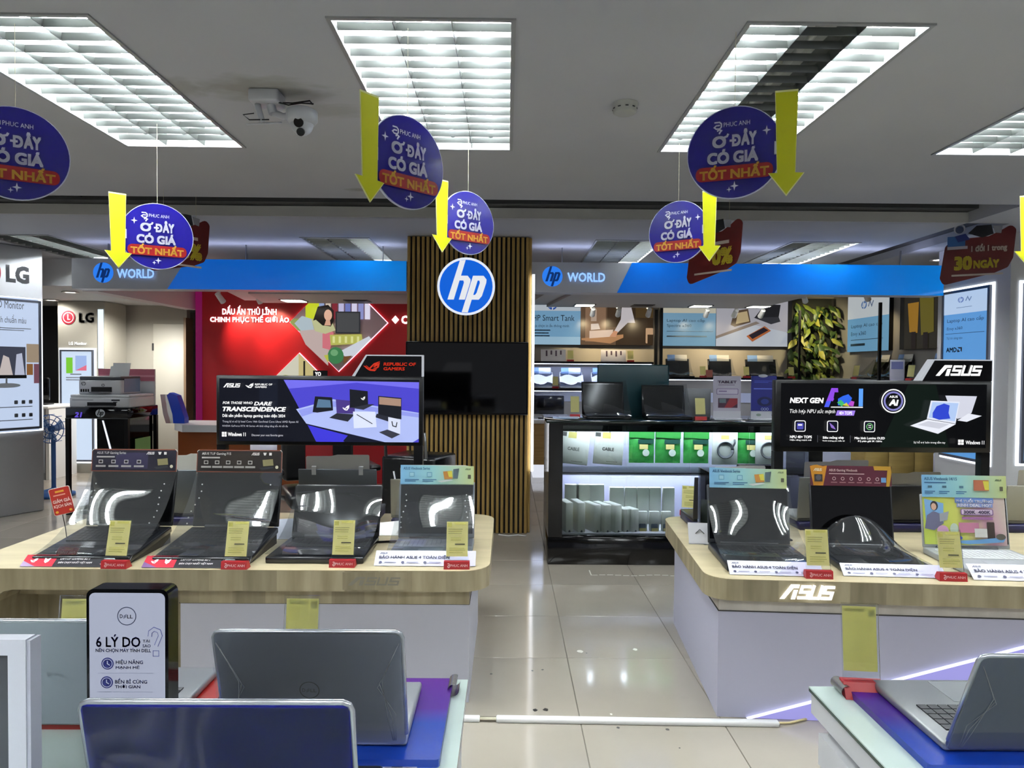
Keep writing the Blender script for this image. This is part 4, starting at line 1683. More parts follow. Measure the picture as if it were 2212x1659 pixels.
def poster_envy(A):
    k = .65
    A.rect(0, 0, 100, 100, lit('#6fa4c8', k)).rect(0, 0, 100, 42, lit('#c9d0d4', k))
    A.hp(42, 20, 7, lit('#5a78a8', k), lit('#c9d0d4', k))
    A.stroke([(54, 24), (58, 15), (62, 24), (66, 15)], 2, lit('#5a6a88', k))
    dk = mat('#2a4a6a', .5)
    A.text('Laptop AI cao cấp', 12, 50, 88, 60, dk, .01)
    A.text('Envy x360', 12, 65, 50, 74, dk, .01)
    A.rect(12, 79, 90, 80, dk)
    A.lines(12, 86, 50, 92, 1, dk, .7)


def poster_dark(A):
    k = .6
    A.rect(0, 0, 100, 100, lit('#2b2820', k))
    A.rect(0, 0, 12, 100, lit('#121212', k))
    A.poly([(22, 30), (52, 30), (50, 76), (28, 74)], lit('#a87a24', k)).poly([(54, 20), (90, 18), (92, 76), (60, 80)], lit('#6d6420', k))
    A.rect(34, 74, 46, 100, lit('#1c1414', k)).rect(66, 76, 78, 100, lit('#1c1414', k))
    A.circ(88, 24, 2, lit('#fff4d8', 3)).circ(20, 12, 2, lit('#fff4d8', 3))


zlo, zhi = 1.64, 2.36
side_poster('pale blue laptop poster seen at a slant on the booth side wall', 1838, 1928, zlo, zhi, poster_envy)
side_poster('dark picture with yellow and olive shapes next to the slanted blue poster', 1952, 2034, zlo, zhi, poster_dark)
a, b = side_y(1790), side_y(2034)
t = thing('wall_shelf', 'shelf along the booth side wall under the slanted posters', 'shelf', (XS, (a + b) / 2, 1.30), RSIDE, 'black wall shelves')
mb = MB()
mb.box(-(a - b) / 2 + .02, (a - b) / 2, -.36, 0, -.03, 0, mat('#b9bac0', .4))
mb.build('board', t)
mb = MB()
mb.box(-(a - b) / 2 + .03, (a - b) / 2 - .02, -.30, -.25, -.036, -.03, lit('#e4ecff', 10))
mb.build('light_strip', t)
for q, (px, lab) in enumerate(((1866, 'dark film-wrapped laptop on the side shelf under the slanted blue poster'), (1912, 'dark laptop behind the small white card on the side shelf'), (1990, 'dark laptop at the near end of the side shelf'))):
    yy = side_y(px, XS - .25)
    mini_laptop((XS - .33, yy, 1.30), .33, lab, LAPG, mat('#121213', .1), 'film-wrapped laptops on the booth shelves', RSIDE, lid_h=.22, cardcol='#d9d6cc')
for q, (px, lab) in enumerate(((1848, 'yellow price tag at the far end of the side shelf'), (1966, 'yellow price tag near the black topper on the side shelf'))):
    yy = side_y(px, XS - .33)
    price_tag((XS - .33, yy, 1.30), lab, .085, .17, RSIDE + .5, fine=0)
x = XS - .3
mb = MB()
mb.rbox(-.07, .07, 0, .012, 0, .22, .004, mat('#dcdcf0', .4), 1)
mb.box(-.055, .055, -.001, 0, .12, .20, mat('#7f86c4', .5))
mb.box(-.06, .06, -.03, .04, 0, .008, mat('#dcdcf0', .4))
tag(mb.build('standing_card', loc=(x, side_y(1938, x), 1.30), rot=(0, 0, -.5)), 'white and lilac card standing on the side shelf right of the slim post', 'card')
post(1899, 7.6, 'slim black post in front of the slanted blue poster', 2.15, .014)
# spotlights in the booth
spot((3.55, 8.3, 2.32), (4.1, 9.2, 1.9), 'white spotlight aimed at the green leaves', 70, (1, .86, .5), 70)
spot((3.98, 7.7, 2.30), (4.5, 8.2, 1.8), 'white spotlight right of the leaves aimed at the side wall', 14, (1, .8, .45), 60)
mb = MB()
mb.box(3.45, 4.1, 7.65, 7.72, 2.30, 2.33, BLACK)
mb.box(3.52, 3.58, 7.72, 8.4, 2.32, 2.345, BLACK)
for xx in (3.5, 4.05):
    mb.box(xx - .01, xx + .01, 7.68, 7.70, 2.33, ZC, BLACK)
mb.box(3.54, 3.56, 8.34, 8.36, 2.345, ZC, BLACK)
tag(mb.build('light_track'), 'black light track at the right end of the laptop booth', 'light track')
for q, (px, aim) in enumerate(((1278, 1278), (1333, 1333), (1398, 1398), (1522, 1522), (1583, 1583), (1640, 1640))):
    x = at(px, 800, 8.85).x
    spot((x, 8.78, 2.185), (x, 9.5, 1.72), ['booth spotlight first from the pillar', 'booth spotlight second from the pillar', 'booth spotlight third from the pillar', 'booth spotlight fourth from the pillar', 'booth spotlight fifth from the pillar', 'booth spotlight sixth from the pillar'][q], 22, (1, .80, .48), 70, group='booth spotlights')
# wooden cabinets low on the right
c1, w1, h1 = facing(1868, 972, 2020, 1100, 7.2)
t = thing('low_cabinet', 'pale wooden cabinet with round knobs below the right display screen', 'cabinet', (c1.x, 7.2, 0))
CABW = noisy('pale_wood', '#a88f4c', '#b89d58', (3, 3, 20), .5)
zt_ = c1.z + h1 / 2
mb = MB()
mb.box(-w1 / 2, w1 / 2, .012, .5, 0, zt_, CABW)
mb.build('body', t)
for k, (a, b) in enumerate(((0, .33), (.33, .7), (.7, 1))):
    mb = MB()
    mb.rbox(-w1 / 2 + w1 * a + .004, -w1 / 2 + w1 * b - .004, -.004, .012, .05, zt_ - .01, .003, CABW, 1)
    dr = mb.build('door', t)
    mb = MB()
    for xx in (-w1 / 2 + w1 * b - .03,) if k < 1 else ((-w1 / 2 + w1 * a + .03, -w1 / 2 + w1 * b - .03) if k == 1 else (-w1 / 2 + w1 * a + .03,)):
        mb.lathe([(0, -.03), (.012, -.028), (.016, -.018), (.008, -.008), (.008, 0)], STEEL, 12, Matrix.Translation((xx, -.004, zt_ - (.10 if k < 1 else .16))) @ Matrix.Rotation(-PI / 2, 4, 'X') @ Matrix.Scale(-1, 4, (0, 0, 1)))
    mb.build('knob', dr)
# white-lit plinth right of it, pale panels left
for q, (a, b, y0, d, cc, lab) in enumerate(((1692, 1748, 972, 7.0, '#8c8b96', 'grey-lilac panel low behind the right display, left of its black leg'), (1768, 1838, 976, 7.1, '#b9bcd4', 'pale lilac panel low behind the right display screen'), (2024, 2114, 980, 7.0, '#b4b6cc', 'white lit panel between the wooden cabinet and the sign leg'))):
    c1, w1, h1 = facing(a, y0, b, 1100, d)
    t = thing('floor_panel', lab, 'panel', (c1.x, d, 0))
    mb = MB()
    mb.rbox(-w1 / 2, w1 / 2, 0, .08, 0, c1.z + h1 / 2, .01, mat(cc, .4), 1)
    mb.build('board', t)
    if q == 2:
        mb = MB()
        M_ = Matrix.Rotation(R(12), 4, 'Y')
        mb.box(-w1 * .38, w1 * .48, -.01, -.001, .62, .635, lit('#eef4ff', 4), M_ @ Matrix.Translation((.05, 0, .03)))
        mb.build('light_strip', t)

# ---------------------------------------------------------------- right column with lit frames
XC, YF = 3.97, 5.47
t = thing('display_column', 'white column at the right with a lit pale blue laptop poster', 'column', (XC, YF, 0))
mb = MB()
mb.box(0, 1.8, 0, .92, 0, ZC - .001, WALLW)
mb.build('body', t)
e = bpy.data.objects.new('side_poster', None)
# frame on the left-facing side: built in a rotated part
ya, yb = XC / ((2040 - 1095) / FPX), XC / ((2151 - 1095) / FPX)
zt_ = at(2040, 628, ya).z
zb_ = .62


def side_frame(t):
    x0, x1 = -(ya - YF), -(yb - YF)          # local x after rotation runs towards the camera
    M_ = Matrix.Rotation(RSIDE, 4, 'Z')
    mb = MB()
    mb.box(x0, x1, -.012, -.001, zb_, zt_, HALO, M_)
    mb.build('light_edge', t)
    g = .022
    mb = MB()
    for a, b, c, d in ((x0 + g, x1 - g, zb_ + g, zb_ + 2 * g), (x0 + g, x1 - g, zt_ - 2 * g, zt_ - g), (x0 + g, x0 + 2 * g, zb_ + 2 * g, zt_ - 2 * g), (x1 - 2 * g, x1 - g, zb_ + 2 * g, zt_ - 2 * g)):
        mb.box(a, b, -.035, -.012, c, d, FRAMEG, M_)
    mb.build('frame', t)
    mb = MB()
    mb.box(x0 + 2 * g, x1 - 2 * g, -.025, -.012, zb_ + 2 * g, zt_ - 2 * g, lit('#5f9fe0', .8), M_)
    mb.build('poster', t)
    A = Art(2045, 630, 2140, 1000, (x1 - x0) - 4 * g, zt_ - zb_ - 4 * g, z=.0265, dz=.001)
    A.rect(2045, 630, 2140, 678, lit('#b7cfee', .85))
    A.hp(2083, 647, 6.5, lit('#6a84c4', .8), lit('#b7cfee', .85))
    A.stroke([(2095, 651), (2099, 642), (2103, 651), (2107, 643)], 2, lit('#6a84b4', .8))
    A.rect(2075, 664, 2109, 665, lit('#5a74a4', .8))
    dk = mat('#1f4a7c', .5)
    A.text('Laptop AI cao cấp', 2055, 686, 2134, 699, dk, .01)
    A.text('Envy x360', 2055, 707, 2090, 716, dk, .01)
    A.rect(2052, 722, 2136, 723, dk)
    A.text('Tự tin sáng tạo', 2055, 730, 2091, 737, dk)
    A.text('AMD', 2055, 754, 2079, 765, mat('#14203a', .5), .03)
    A.poly([(2081, 754), (2091, 754), (2091, 765), (2088, 762), (2088, 757), (2084, 757)], mat('#14203a', .5)).poly([(2081, 759), (2084, 759), (2084, 762), (2088, 762), (2085, 765), (2081, 765)], mat('#14203a', .5))
    o = A.build('print', t)
    o.matrix_local = M_ @ Matrix.Translation(((x0 + x1) / 2, 0, (zt_ + zb_) / 2))


side_frame(t)
bpy.data.objects.remove(e)
x0 = at(2197, 800, YF).x - XC
halo_frame(t, x0, x0 + .9, at(2200, 1006, YF).z, at(2200, 606, YF).z, lit('#7fb2e6', .8))
# downlight near the red hanging sign
p = onz(2052, 560, ZC)
t = thing('downlight', 'round ceiling downlight behind the red return-policy sign', 'downlight', (p.x - .1, p.y, ZC), group='downlights by the grey pillar')
mb = MB()
mb.lathe([(.055, 0), (.085, -.002), (.09, -.012), (.07, -.014), (.055, -.004)], WHITE, 20)
mb.build('ring', t)
mb = MB()
mb.cyl((0, 0, -.001), (0, 0, -.008), .056, lit('#fff6ee', 12), n=16)
mb.build('lens', t)

# ================================================================ GLASS COUNTER
GX0, GY0 = .30, 4.89
GW, GD, GH = 1.95, .62, 1.035
t = thing('glass_counter', 'black-framed glass counter full of cables and boxes', 'counter', (GX0, GY0, 0))
GB = mat('#060607', .12)
mb = MB()
mb.rbox(0, GW, .03, GD, 0, .20, .004, GB, 1)
mb.build('plinth', t)
for x in (0, GW - .10):
    mb = MB()
    mb.box(x, x + .10, .02, .10, .20, GH - .035, GB)
    mb.build('post', t)
for x in (0, GW - .03):
    mb = MB()
    mb.box(x, x + .03, .10, GD, .20, GH - .035, GB)
    mb.build('end_panel', t)
mb = MB()
mb.box(0, GW, 0, GD, GH - .035, GH - .02, GB)
mb.build('top_frame', t)
mb = MB()
mb.rbox(-.02, GW + .02, -.02, GD, GH - .02, GH, .003, mat('#0c1816', .04, spec=.7), 1)
mb.build('glass_top', t)
mb = MB()
mb.box(.03, GW - .03, GD - .03, GD - .01, .20, GH - .035, mat('#a5a3bb', .5))
mb.build('back_board', t)
mb = MB()
mb.box(.03, GW - .03, .10, GD - .03, .20, .212, mat('#b9b8c2', .4))
mb.build('floor_board', t)
mb = MB()
mb.box(.03, GW - .03, .26, GD - .031, .62, .628, GLASS)
mb.build('glass_shelf', t)
for k, (a, b) in enumerate(((.10, .56), (.56, 1.02), (1.02, 1.44), (1.44, 1.85))):
    mb = MB()
    mb.box(a + .002, b - .002, .055 + .006 * (k % 2), .060 + .006 * (k % 2), .20, GH - .036, GLASS)
    mb.build('pane', t)
mb = MB()
mb.box(.12, GW - .12, .13, .16, GH - .042, GH - .036, lit('#e6eaff', 60))  # this and the next two strips are added to brighten the inside
mb.build('light_strip', t)
mb = MB()
mb.box(.12, GW - .12, .44, .47, GH - .042, GH - .036, lit('#e6eaff', 60))
mb.build('light_strip', t)
mb = MB()
mb.box(.12, GW - .12, .44, .47, .612, .618, lit('#e6eaff', 40))
mb.build('light_strip', t)
mb = MB()
mb.box(.06, GW - .06, .41, .43, .585, .619, mat('#8d8c98', .4))  # added lip, hides the lower strip from the floor reflection
mb.build('strip_cover', t)
mb = MB()
mb.box(.10, GW - .10, .07, .10, GH - .085, GH - .035, GB)  # added lip, keeps the upper strip from mirroring in the floor
mb.build('added_glare_lip', t)
# hanging rail
mb = MB()
mb.cyl((.10, .30, .985), (GW - .03, .30, .985), .006, STEEL, n=8)
mb.build('rail', t)


def gpx(px, y):
    return at(px, 800, y).x


# cable bags
WB = mat('#b5b8ae', .5)
GRN = noisy('green_pack', '#1f6d2c', '#3f9447', (14, 14, 14), .3)
for q, (px, rot_, lab) in enumerate(((1247, -6, 'white cable packet at the left end of the glass counter'), (1320, -4, 'white cable packet second from the left in the glass counter'))):
    y = GY0 + .28
    t = thing('cable_packet', lab, 'packet', (gpx(px, y), y, .975), group='packets hanging in the glass counter', rot=(0, R(-rot_), 0))
    mb = MB()
    mb.rbox(-.11, .11, -.006, .006, -.29, -.035, .004, WB, 1)
    mb.build('packet', t)
    A = Art(0, 0, 100, 100, .22, .255, z=.007, dz=.0004)
    A.text('CABLE', 28, 50, 68, 60, mat('#3c4038', .5), .02)
    A.rect(2, 8, 20, 20, mat('#3a3c38', .5)).rect(26, 6, 54, 24, mat('#b5a95c', .6))
    A.lines(44, 90, 84, 94, 1, mat('#77796e'))
    A.build('lettering', t, (0, 0, -.1625))
    mb = MB()
    mb.tube([(0, .02, .012), (0, -.002, .018), (-.004, -.012, 0), (0, -.008, -.05)], .004, STEEL, 6)
    mb.build('hook', t)
for q, (px, lab) in enumerate(((1388, 'green packet third from the left in the glass counter'), (1445, 'green packet fourth from the left in the glass counter'), (1506, 'green packet fifth from the left, just left of the white coiled cable'), (1620, 'green packet at the right end of the glass counter'))):
    y = GY0 + .27
    t = thing('green_packet', lab, 'packet', (gpx(px, y), y, .975), group='packets hanging in the glass counter')
    mb = MB()
    mb.grid(lambda u, v: ((u - .5) * .185, -.012 * math.sin(PI * u) * math.sin(PI * min(v * 1.2, 1)) + .003 * math.sin(u * 14 + v * 11 + px), -.275 + v * .26), 10, 10, GRN)
    mb.grid(lambda u, v: ((.5 - u) * .185, .012, -.275 + v * .26), 1, 1, GRN)
    mb.build('pouch', t)
    A = Art(0, 0, 100, 100, .185, .26, z=.016, dz=.0005)
    A.rect(40, 46, 74, 60, mat('#c2b774', .6)).circ(66, 70, 14, mat('#b9c4b8', .4), 10)
    A.poly([(0, 0), (100, 0), (100, 30), (0, 26)], mat('#2f7d36', .35))
    A.rect(34, 32, 96, 44, mat('#20443a', .3))
    A.build('print', t, (0, 0, -.145))
    mb = MB()
    mb.tube([(0, .03, .012), (0, .0, .018), (0, -.012, 0), (0, -.008, -.03)], .004, STEEL, 6)
    mb.build('hook', t)
for q, (px, lab) in enumerate(((1568, 'white packet with a black coiled cable in the glass counter'), (1662, 'coiled cable packet half hidden behind the right display'))):
    y = GY0 + .24
    t = thing('coil_packet', lab, 'packet', (gpx(px, y), y, .975), group='packets hanging in the glass counter')
    mb = MB()
    mb.rbox(-.095, .095, -.006, .006, -.28, -.02, .004, mat('#aeb2aa', .5), 1)
    mb.build('packet', t)
    mb = MB()
    for k in range(3):
        mb.tube([((.05 + .005 * k) * math.cos(a * PI / 10), -.012 - .003 * k, -.17 + (.05 + .005 * k) * math.sin(a * PI / 10)) for a in range(21)], .005, mat('#4a4e52', .4), 5)
    mb.tube([(.05, -.012, -.16), (.07, -.012, -.12), (.072, -.012, -.09)], .007, mat('#3a3e42', .4), 6)
    mb.build('coiled_cable', t)
    mb = MB()
    mb.box(-.03, .03, -.008, -.0065, -.09, -.06, mat('#b5a95c', .6))
    mb.build('price_sticker', t)
    mb = MB()
    mb.tube([(0, .06, .012), (0, .02, .018), (0, -.012, 0), (0, -.008, -.03)], .004, STEEL, 6)
    mb.build('hook', t)
# phone boxes
BXW = mat('#cfcfc6', .45)


def phone_box(px, y, w_, d_, h_, rz, label, face=None, z=.212):
    t = thing('phone_box', label, 'box', (gpx(px, y), y, z), R(rz), 'white boxes in the glass counter')
    mb = MB()
    mb.rbox(-w_ / 2, w_ / 2, -d_ / 2, d_ / 2, 0, h_, .003, BXW, 1)
    mb.build('carton', t)
    A = Art(0, 0, 100, 100, w_, h_, z=d_ / 2 + .001, dz=.0004)
    if face == 'phone':
        A.rect(14, 12, 86, 88, mat('#5d6570', .2), 8)
        A.rect(20, 34, 88, 66, mat('#b8ab66', .6))
    elif face == 'tag':
        A.rect(20, 20, 70, 60, mat('#b8ab66', .6))
    else:
        A.circ(50, 50, 16, mat('#3b3d42', .4), 8)
    A.build('print', t)
    mb = MB()
    mb.box(w_ / 2 + .0005, w_ / 2 + .0015, -d_ * .3, d_ * .3, h_ * .25, h_ * .8, mat('#b8ab66', .6))
    mb.build('side_sticker', t)
    return t


ords = ['first', 'second', 'third', 'fourth', 'fifth', 'sixth', 'seventh', 'eighth', 'ninth', 'tenth']
for q, (px, dep, hh) in enumerate(((1225, .17, .215), (1251, .17, .215), (1281, .17, .20), (1303, .17, .20), (1326, .17, .20), (1349, .12, .165), (1367, .12, .165))):
    phone_box(px, GY0 + .20, .055, dep, hh, 14 if q < 2 else 24, ords[q] + ' upright white box from the left along the front glass')
for q, px in enumerate((1391, 1417, 1443)):
    phone_box(px, GY0 + .18, .072, .03, .145, 0, 'upright phone carton with a phone picture, ' + ('nearest the upright white boxes' if q == 0 else 'in the middle of three' if q == 1 else 'nearest the wooden table corner'), 'phone')
for q, px in enumerate((1238, 1262, 1292, 1335, 1365, 1392, 1418, 1447)):
    phone_box(px, GY0 + .42, .11 if q < 4 else .09, .04, (.30 if q < 3 else .28), 0, ords[q] + ' box from the left in the rear row behind the front glass', 'tag')

# on the counter
zG = GH
mb = MB()
c1, w1, h1 = facing(1290, 801, 1445, 902, GY0 + .50)
mb.rbox(-w1 / 2, w1 / 2, 0, .015, 0, .40, .012, mat('#0d3a42', .35))
t = tag(mb.build('teal_board', loc=(c1.x, GY0 + .50, zG)), 'dark teal board with rounded corners standing on the glass counter', 'board')


def black_film_laptop(px0, px1, top, d, label, rz):
    x0, x1 = at(px0, top, d + .25).x, at(px1, top, d + .25).x
    w_ = x1 - x0
    h_ = at(px0, top, d + .25).z - zG
    t = mini_laptop(((x0 + x1) / 2, d, zG), w_, label, LAPG, mat('#0e0d0d', .1), 'film-wrapped laptops on the glass counter', rz, film=False, card=False, lid_h=h_ / math.cos(R(14)) - .02)
    mb = MB()

    def fn(u, v):
        return ((u - .5) * w_ * 1.06, -.01 + .20 * v + .06 * v * v, .022 + (h_ - .015) * max(0, v) ** 1.9 + .006 * math.sin(u * 11 + 3 * v) * math.sin(v * 7))
    mb.grid(fn, 18, 16, FILM)
    mb.build('film', t)
    return t


black_film_laptop(1260, 1352, 825, GY0 + .12, 'black laptop under glossy film on the glass counter, left one', .03)
black_film_laptop(1386, 1478, 832, GY0 + .12, 'black laptop under glossy film on the glass counter, right one', -.03)
c1, w1, h1 = facing(1478, 845, 1534, 905, GY0 + .42)
mb = MB()
mb.rbox(-w1 / 2, w1 / 2, 0, .03, 0, .22, .004, mat('#8d9094', .5), 1)
tag(mb.build('grey_carton', loc=(c1.x, GY0 + .40, zG)), 'flat grey carton standing on the glass counter behind a price tag', 'carton')
price_tag((gpx(1515, GY0 + .10), GY0 + .10, zG), 'yellow price tag on the glass counter before the grey carton', .085, .165, fine=0)
price_tag((gpx(1243, GY0 + .25), GY0 + .25, zG), 'yellow price tag at the left end of the glass counter', .075, .165, fine=0)


def stand_sign(px0, px1, top, d, label, draw, base=mat('#b9bcc6', .3)):
    x0, x1 = at(px0, top, d).x, at(px1, top, d).x
    w_, h_ = x1 - x0, at((px0 + px1) / 2, top, d).z - zG
    t = thing('table_sign', label, 'sign', ((x0 + x1) / 2, d, zG))
    mb = MB()
    mb.box(-w_ / 2, w_ / 2, 0, .004, .01, h_, mat('#9a9ca8', .3))
    mb.build('card', t)
    mb = MB()
    mb.rbox(-w_ / 2, w_ / 2, -.05, .06, 0, .012, .003, base, 1)
    mb.build('foot', t)
    A = Art(0, 0, 100, 160, w_, h_ - .01, z=.001, dz=.0004)
    draw(A)
    A.build('print', t, (0, 0, h_ / 2 + .005))


def d_tablet(A):
    A.rect(0, 0, 100, 132, mat('#a6a2b2', .4))
    A.text('TABLET', 16, 18, 84, 28, mat('#4a2f52', .5), .03)
    A.lines(18, 33, 80, 37, 1, mat('#6a5272'))
    A.rect(12, 48, 90, 70, mat('#6d5a86', .5), 3).rect(14, 50, 88, 68, mat('#b2aebf', .5), 2)
    A.lines(20, 56, 50, 64, 1, mat('#6d5a86', .5))
    A.rect(18, 84, 88, 120, mat('#40283a', .4)).poly([(40, 120), (60, 84), (88, 84), (88, 104), (66, 120)], mat('#7a2832', .4)).rect(22, 86, 46, 102, mat('#596a70', .4))
    A.rect(0, 132, 100, 160, mat('#b4b6be', .4))


def d_blue(A):
    A.rect(0, 0, 100, 132, mat('#1e2370', .4))
    A.poly(ell(46, 0, 18, 6), mat('#b9bcc6', .4))
    A.lines(12, 18, 86, 28, 2, mat('#3f4fae', .5))
    A.lines(10, 46, 90, 56, 1, mat('#5a6ac0', .5))
    A.circ(54, 96, 30, mat('#141a44', .4), 18).circ(54, 96, 16, mat('#2c3a80', .4), 10)
    for k in range(3):
        A.ring(44 + 10 * k, 124, 5, 1.5, mat('#a9b2dc', .4), 12)
    A.rect(0, 132, 100, 160, mat('#b4b6be', .4))
    A.circ(30, 146, 10, mat('#7a8a80'), 5).circ(88, 146, 8, mat('#5a6a8a'), 5)


stand_sign(1541, 1601, 812, GY0 + .16, 'grey-lilac tablet sign standing on the glass counter', d_tablet)
stand_sign(1623, 1678, 812, GY0 + .16, 'deep blue sign standing at the right end of the glass counter', d_blue)
mb = MB()
mb.box(-.09, .09, -.06, .06, 0, .004, mat('#9fb6d8', .3))
mb.box(-.05, .10, -.05, .03, .004, .012, mat('#c9d6ea', .3))
tag(mb.build('paper_stack', loc=(gpx(1222, GY0 + .2), GY0 + .2, zG)), 'loose pale papers lying on the left end of the glass counter', 'papers')

# ================================================================ DISPLAY TABLES
ZT = .575
OAK = noisy('oak_planks', '#857a5d', '#a89d80', (16, 16, 2.2), .42, 3, lo=.3, hi=.7)
_n = OAK.node_tree                      # veneer strips of slightly different tone along the edge band
_tc = _n.nodes.new('ShaderNodeTexCoord')
_sp = _n.nodes.new('ShaderNodeSeparateXYZ')
_n.links.new(_tc.outputs['Object'], _sp.inputs[0])
_ad = _n.nodes.new('ShaderNodeMath')
_n.links.new(_sp.outputs[0], _ad.inputs[0])
_n.links.new(_sp.outputs[1], _ad.inputs[1])
_mu = _n.nodes.new('ShaderNodeMath')
_mu.operation = 'MULTIPLY'
_mu.inputs[1].default_value = 7.3
_n.links.new(_ad.outputs[0], _mu.inputs[0])
_fl = _n.nodes.new('ShaderNodeMath')
_fl.operation = 'FLOOR'
_n.links.new(_mu.outputs[0], _fl.inputs[0])
_wn = _n.nodes.new('ShaderNodeTexWhiteNoise')
_wn.noise_dimensions = '1D'
_n.links.new(_fl.outputs[0], _wn.inputs['W'])
_mr = _n.nodes.new('ShaderNodeMapRange')
_mr.inputs['To Min'].default_value = .74
_mr.inputs['To Max'].default_value = 1.12
_n.links.new(_wn.outputs['Value'], _mr.inputs[0])
_vm = _n.nodes.new('ShaderNodeVectorMath')
_vm.operation = 'SCALE'
_bs = _n.nodes['Principled BSDF']
_n.links.new(_bs.inputs['Base Color'].links[0].from_socket, _vm.inputs[0])
_n.links.new(_mr.outputs[0], _vm.inputs['Scale'])
_n.links.new(_vm.outputs[0], _bs.inputs['Base Color'])
OAKT = noisy('oak_top', '#a89c7c', '#b9ad8c', (2.5, 14, 14), .38, 4)
OAKD = noisy('oak_pale', '#b3aea6', '#c4bfb6', (14, 14, 2), .45, 3)
BASEW = mat('#b9bac6', .35)


def rounded(pts, rads, n=6):
    """polygon with chosen corners rounded"""
    out = []
    N = len(pts)
    for i, (p, r) in enumerate(zip(pts, rads)):
        p = Vector(p)
        if not r:
            out.append(tuple(p))
            continue
        a = (Vector(pts[i - 1]) - p).normalized()
        b = (Vector(pts[(i + 1) % N]) - p).normalized()
        ang = a.angle(b)
        tl = r / math.tan(ang / 2)
        c = p + (a + b).normalized() * (r / math.sin(ang / 2))
        s, e = p + a * tl, p + b * tl
        v0, v1 = s - c, e - c
        t0 = math.atan2(v0.y, v0.x)
        dt = math.atan2(v0.x * v1.y - v0.y * v1.x, v0.dot(v1))
        for k in range(n + 1):
            q = t0 + dt * k / n
            out.append((c.x + r * math.cos(q), c.y + r * math.sin(q)))
    return out


def table_top(t, outline, m_top, m_side):
    mb = MB()
    mb.prism(outline, ZT - .086, ZT - .002, m_side)
    mb.build('fascia', t)
    mb = MB()
    mb.prism(outline, ZT - .002, ZT, m_top)
    mb.build('table_top', t)


# left table
t = thing('display_table', 'long oak display table with a waterfall left end and white base', 'table', (-1.2, 2.80, 0))
xl, xr = -1.05, 1.135
table_top(t, rounded([(xl, 0), (xr, 0), (xr, 1.10), (xl, 1.10)], [0, .12, .12, 0]), OAKT, OAK)
mb = MB()
# waterfall leg with rounded inner corner
prof = [(xl, 0), (xl + .16, 0), (xl + .16, ZT - .19)] + [(xl + .16 + .10 - .10 * math.cos(a), ZT - .19 + .104 * math.sin(a)) for a in (PI / 8, PI / 4, 3 * PI / 8, PI / 2)] + [(xl, ZT - .086)]
mb.prism(prof, .0, 1.09, OAK, 'y')
mb.build('waterfall_leg', t)
mb = MB()
mb.box(xl + .16, -.15, .30, .32, 0, ZT - .086, OAK)
mb.build('inner_panel', t)
mb = MB()
mb.box(-.15, xr - .085, .07, 1.0, ZT - .16, ZT - .086, OAK)
mb.box(xl + .16, -.15, .17, .30, ZT - .16, ZT - .086, OAK)
mb.build('upper_band', t)
mb = MB()
mb.box(-.15, xr - .085, .075, .995, 0, ZT - .16, BASEW)
mb.build('base', t)
mb = MB()
mb.box(-.155, xr - .083, .073, .997, ZT - .163, ZT - .159, mat('#3a362c', .6))
mb.build('shadow_gap', t)
# faint reflected logo plate on the fascia: dark metal letters
A = Art(0, 0, 100, 30, .26, .075, z=.002)
A.mb.box(-.13, .13, -.001, 0, -.036, .036, OAK)
A.asus(8, 8, 92, 22, mat('#7f7a6c', .4))
A.build('logo_plate', t, (.67, 0, ZT - .043))

# right table
RT = R(-4)
t = thing('display_table', 'oak display table on the right with glowing white letters on its edge', 'table', (.80, 2.72, 0), RT)
table_top(t, rounded([(0, 0), (2.2, 0), (2.2, 1.16), (.0, 1.16)], [.10, .10, .10, .10]), OAKT, OAK)
mb = MB()
mb.box(.055, 2.1, .045, 1.08, ZT - .14, ZT - .086, OAKD)
mb.build('upper_band', t)
mb = MB()
mb.box(.055, 2.1, .05, 1.08, 0, ZT - .143, mat('#b7b7cb', .35))
mb.build('base', t)
mb = MB()
mb.box(.052, 2.103, .043, 1.083, ZT - .1435, ZT - .139, mat('#2a2724', .6))
mb.build('shadow_gap', t)
A = Art(0, 0, 100, 27, .215, .058, z=.004, dz=.001)
A.asus(0, 0, 100, 27, lit('#ffffff', 2.6))
A.build('glowing_letters', t, (.385, 0, ZT - .043))
# light wedge: lit slanting area low on the base, put in as glowing shapes
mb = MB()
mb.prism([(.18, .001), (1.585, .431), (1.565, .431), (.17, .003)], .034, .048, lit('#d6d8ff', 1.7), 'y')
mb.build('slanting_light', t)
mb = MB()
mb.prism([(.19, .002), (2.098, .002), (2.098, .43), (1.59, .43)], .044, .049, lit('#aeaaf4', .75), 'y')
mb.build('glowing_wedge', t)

KEYM = {}


def keyboard_mesh(w_, d_, m):
    key = (round(w_, 3), round(d_, 3), m.name)
    if key not in KEYM:
        mb = MB()
        cols, rows = 15, 5
        for r_ in range(rows):
            for c_ in range(cols):
                if r_ == 0 and 4 <= c_ <= 9:
                    continue
                x0 = -w_ / 2 + w_ * c_ / cols
                y0 = d_ * r_ / rows
                mb.box(x0 + .0012, x0 + w_ / cols - .0012, y0 + .0012, y0 + d_ / rows - .0012, 0, .0025, m)
        mb.box(-w_ / 2 + w_ * 4 / cols + .001, -w_ / 2 + w_ * 10 / cols - .001, .0012, d_ / rows - .0012, 0, .0025, m)
        KEYM[key] = mb.mesh('keys')
    return KEYM[key]


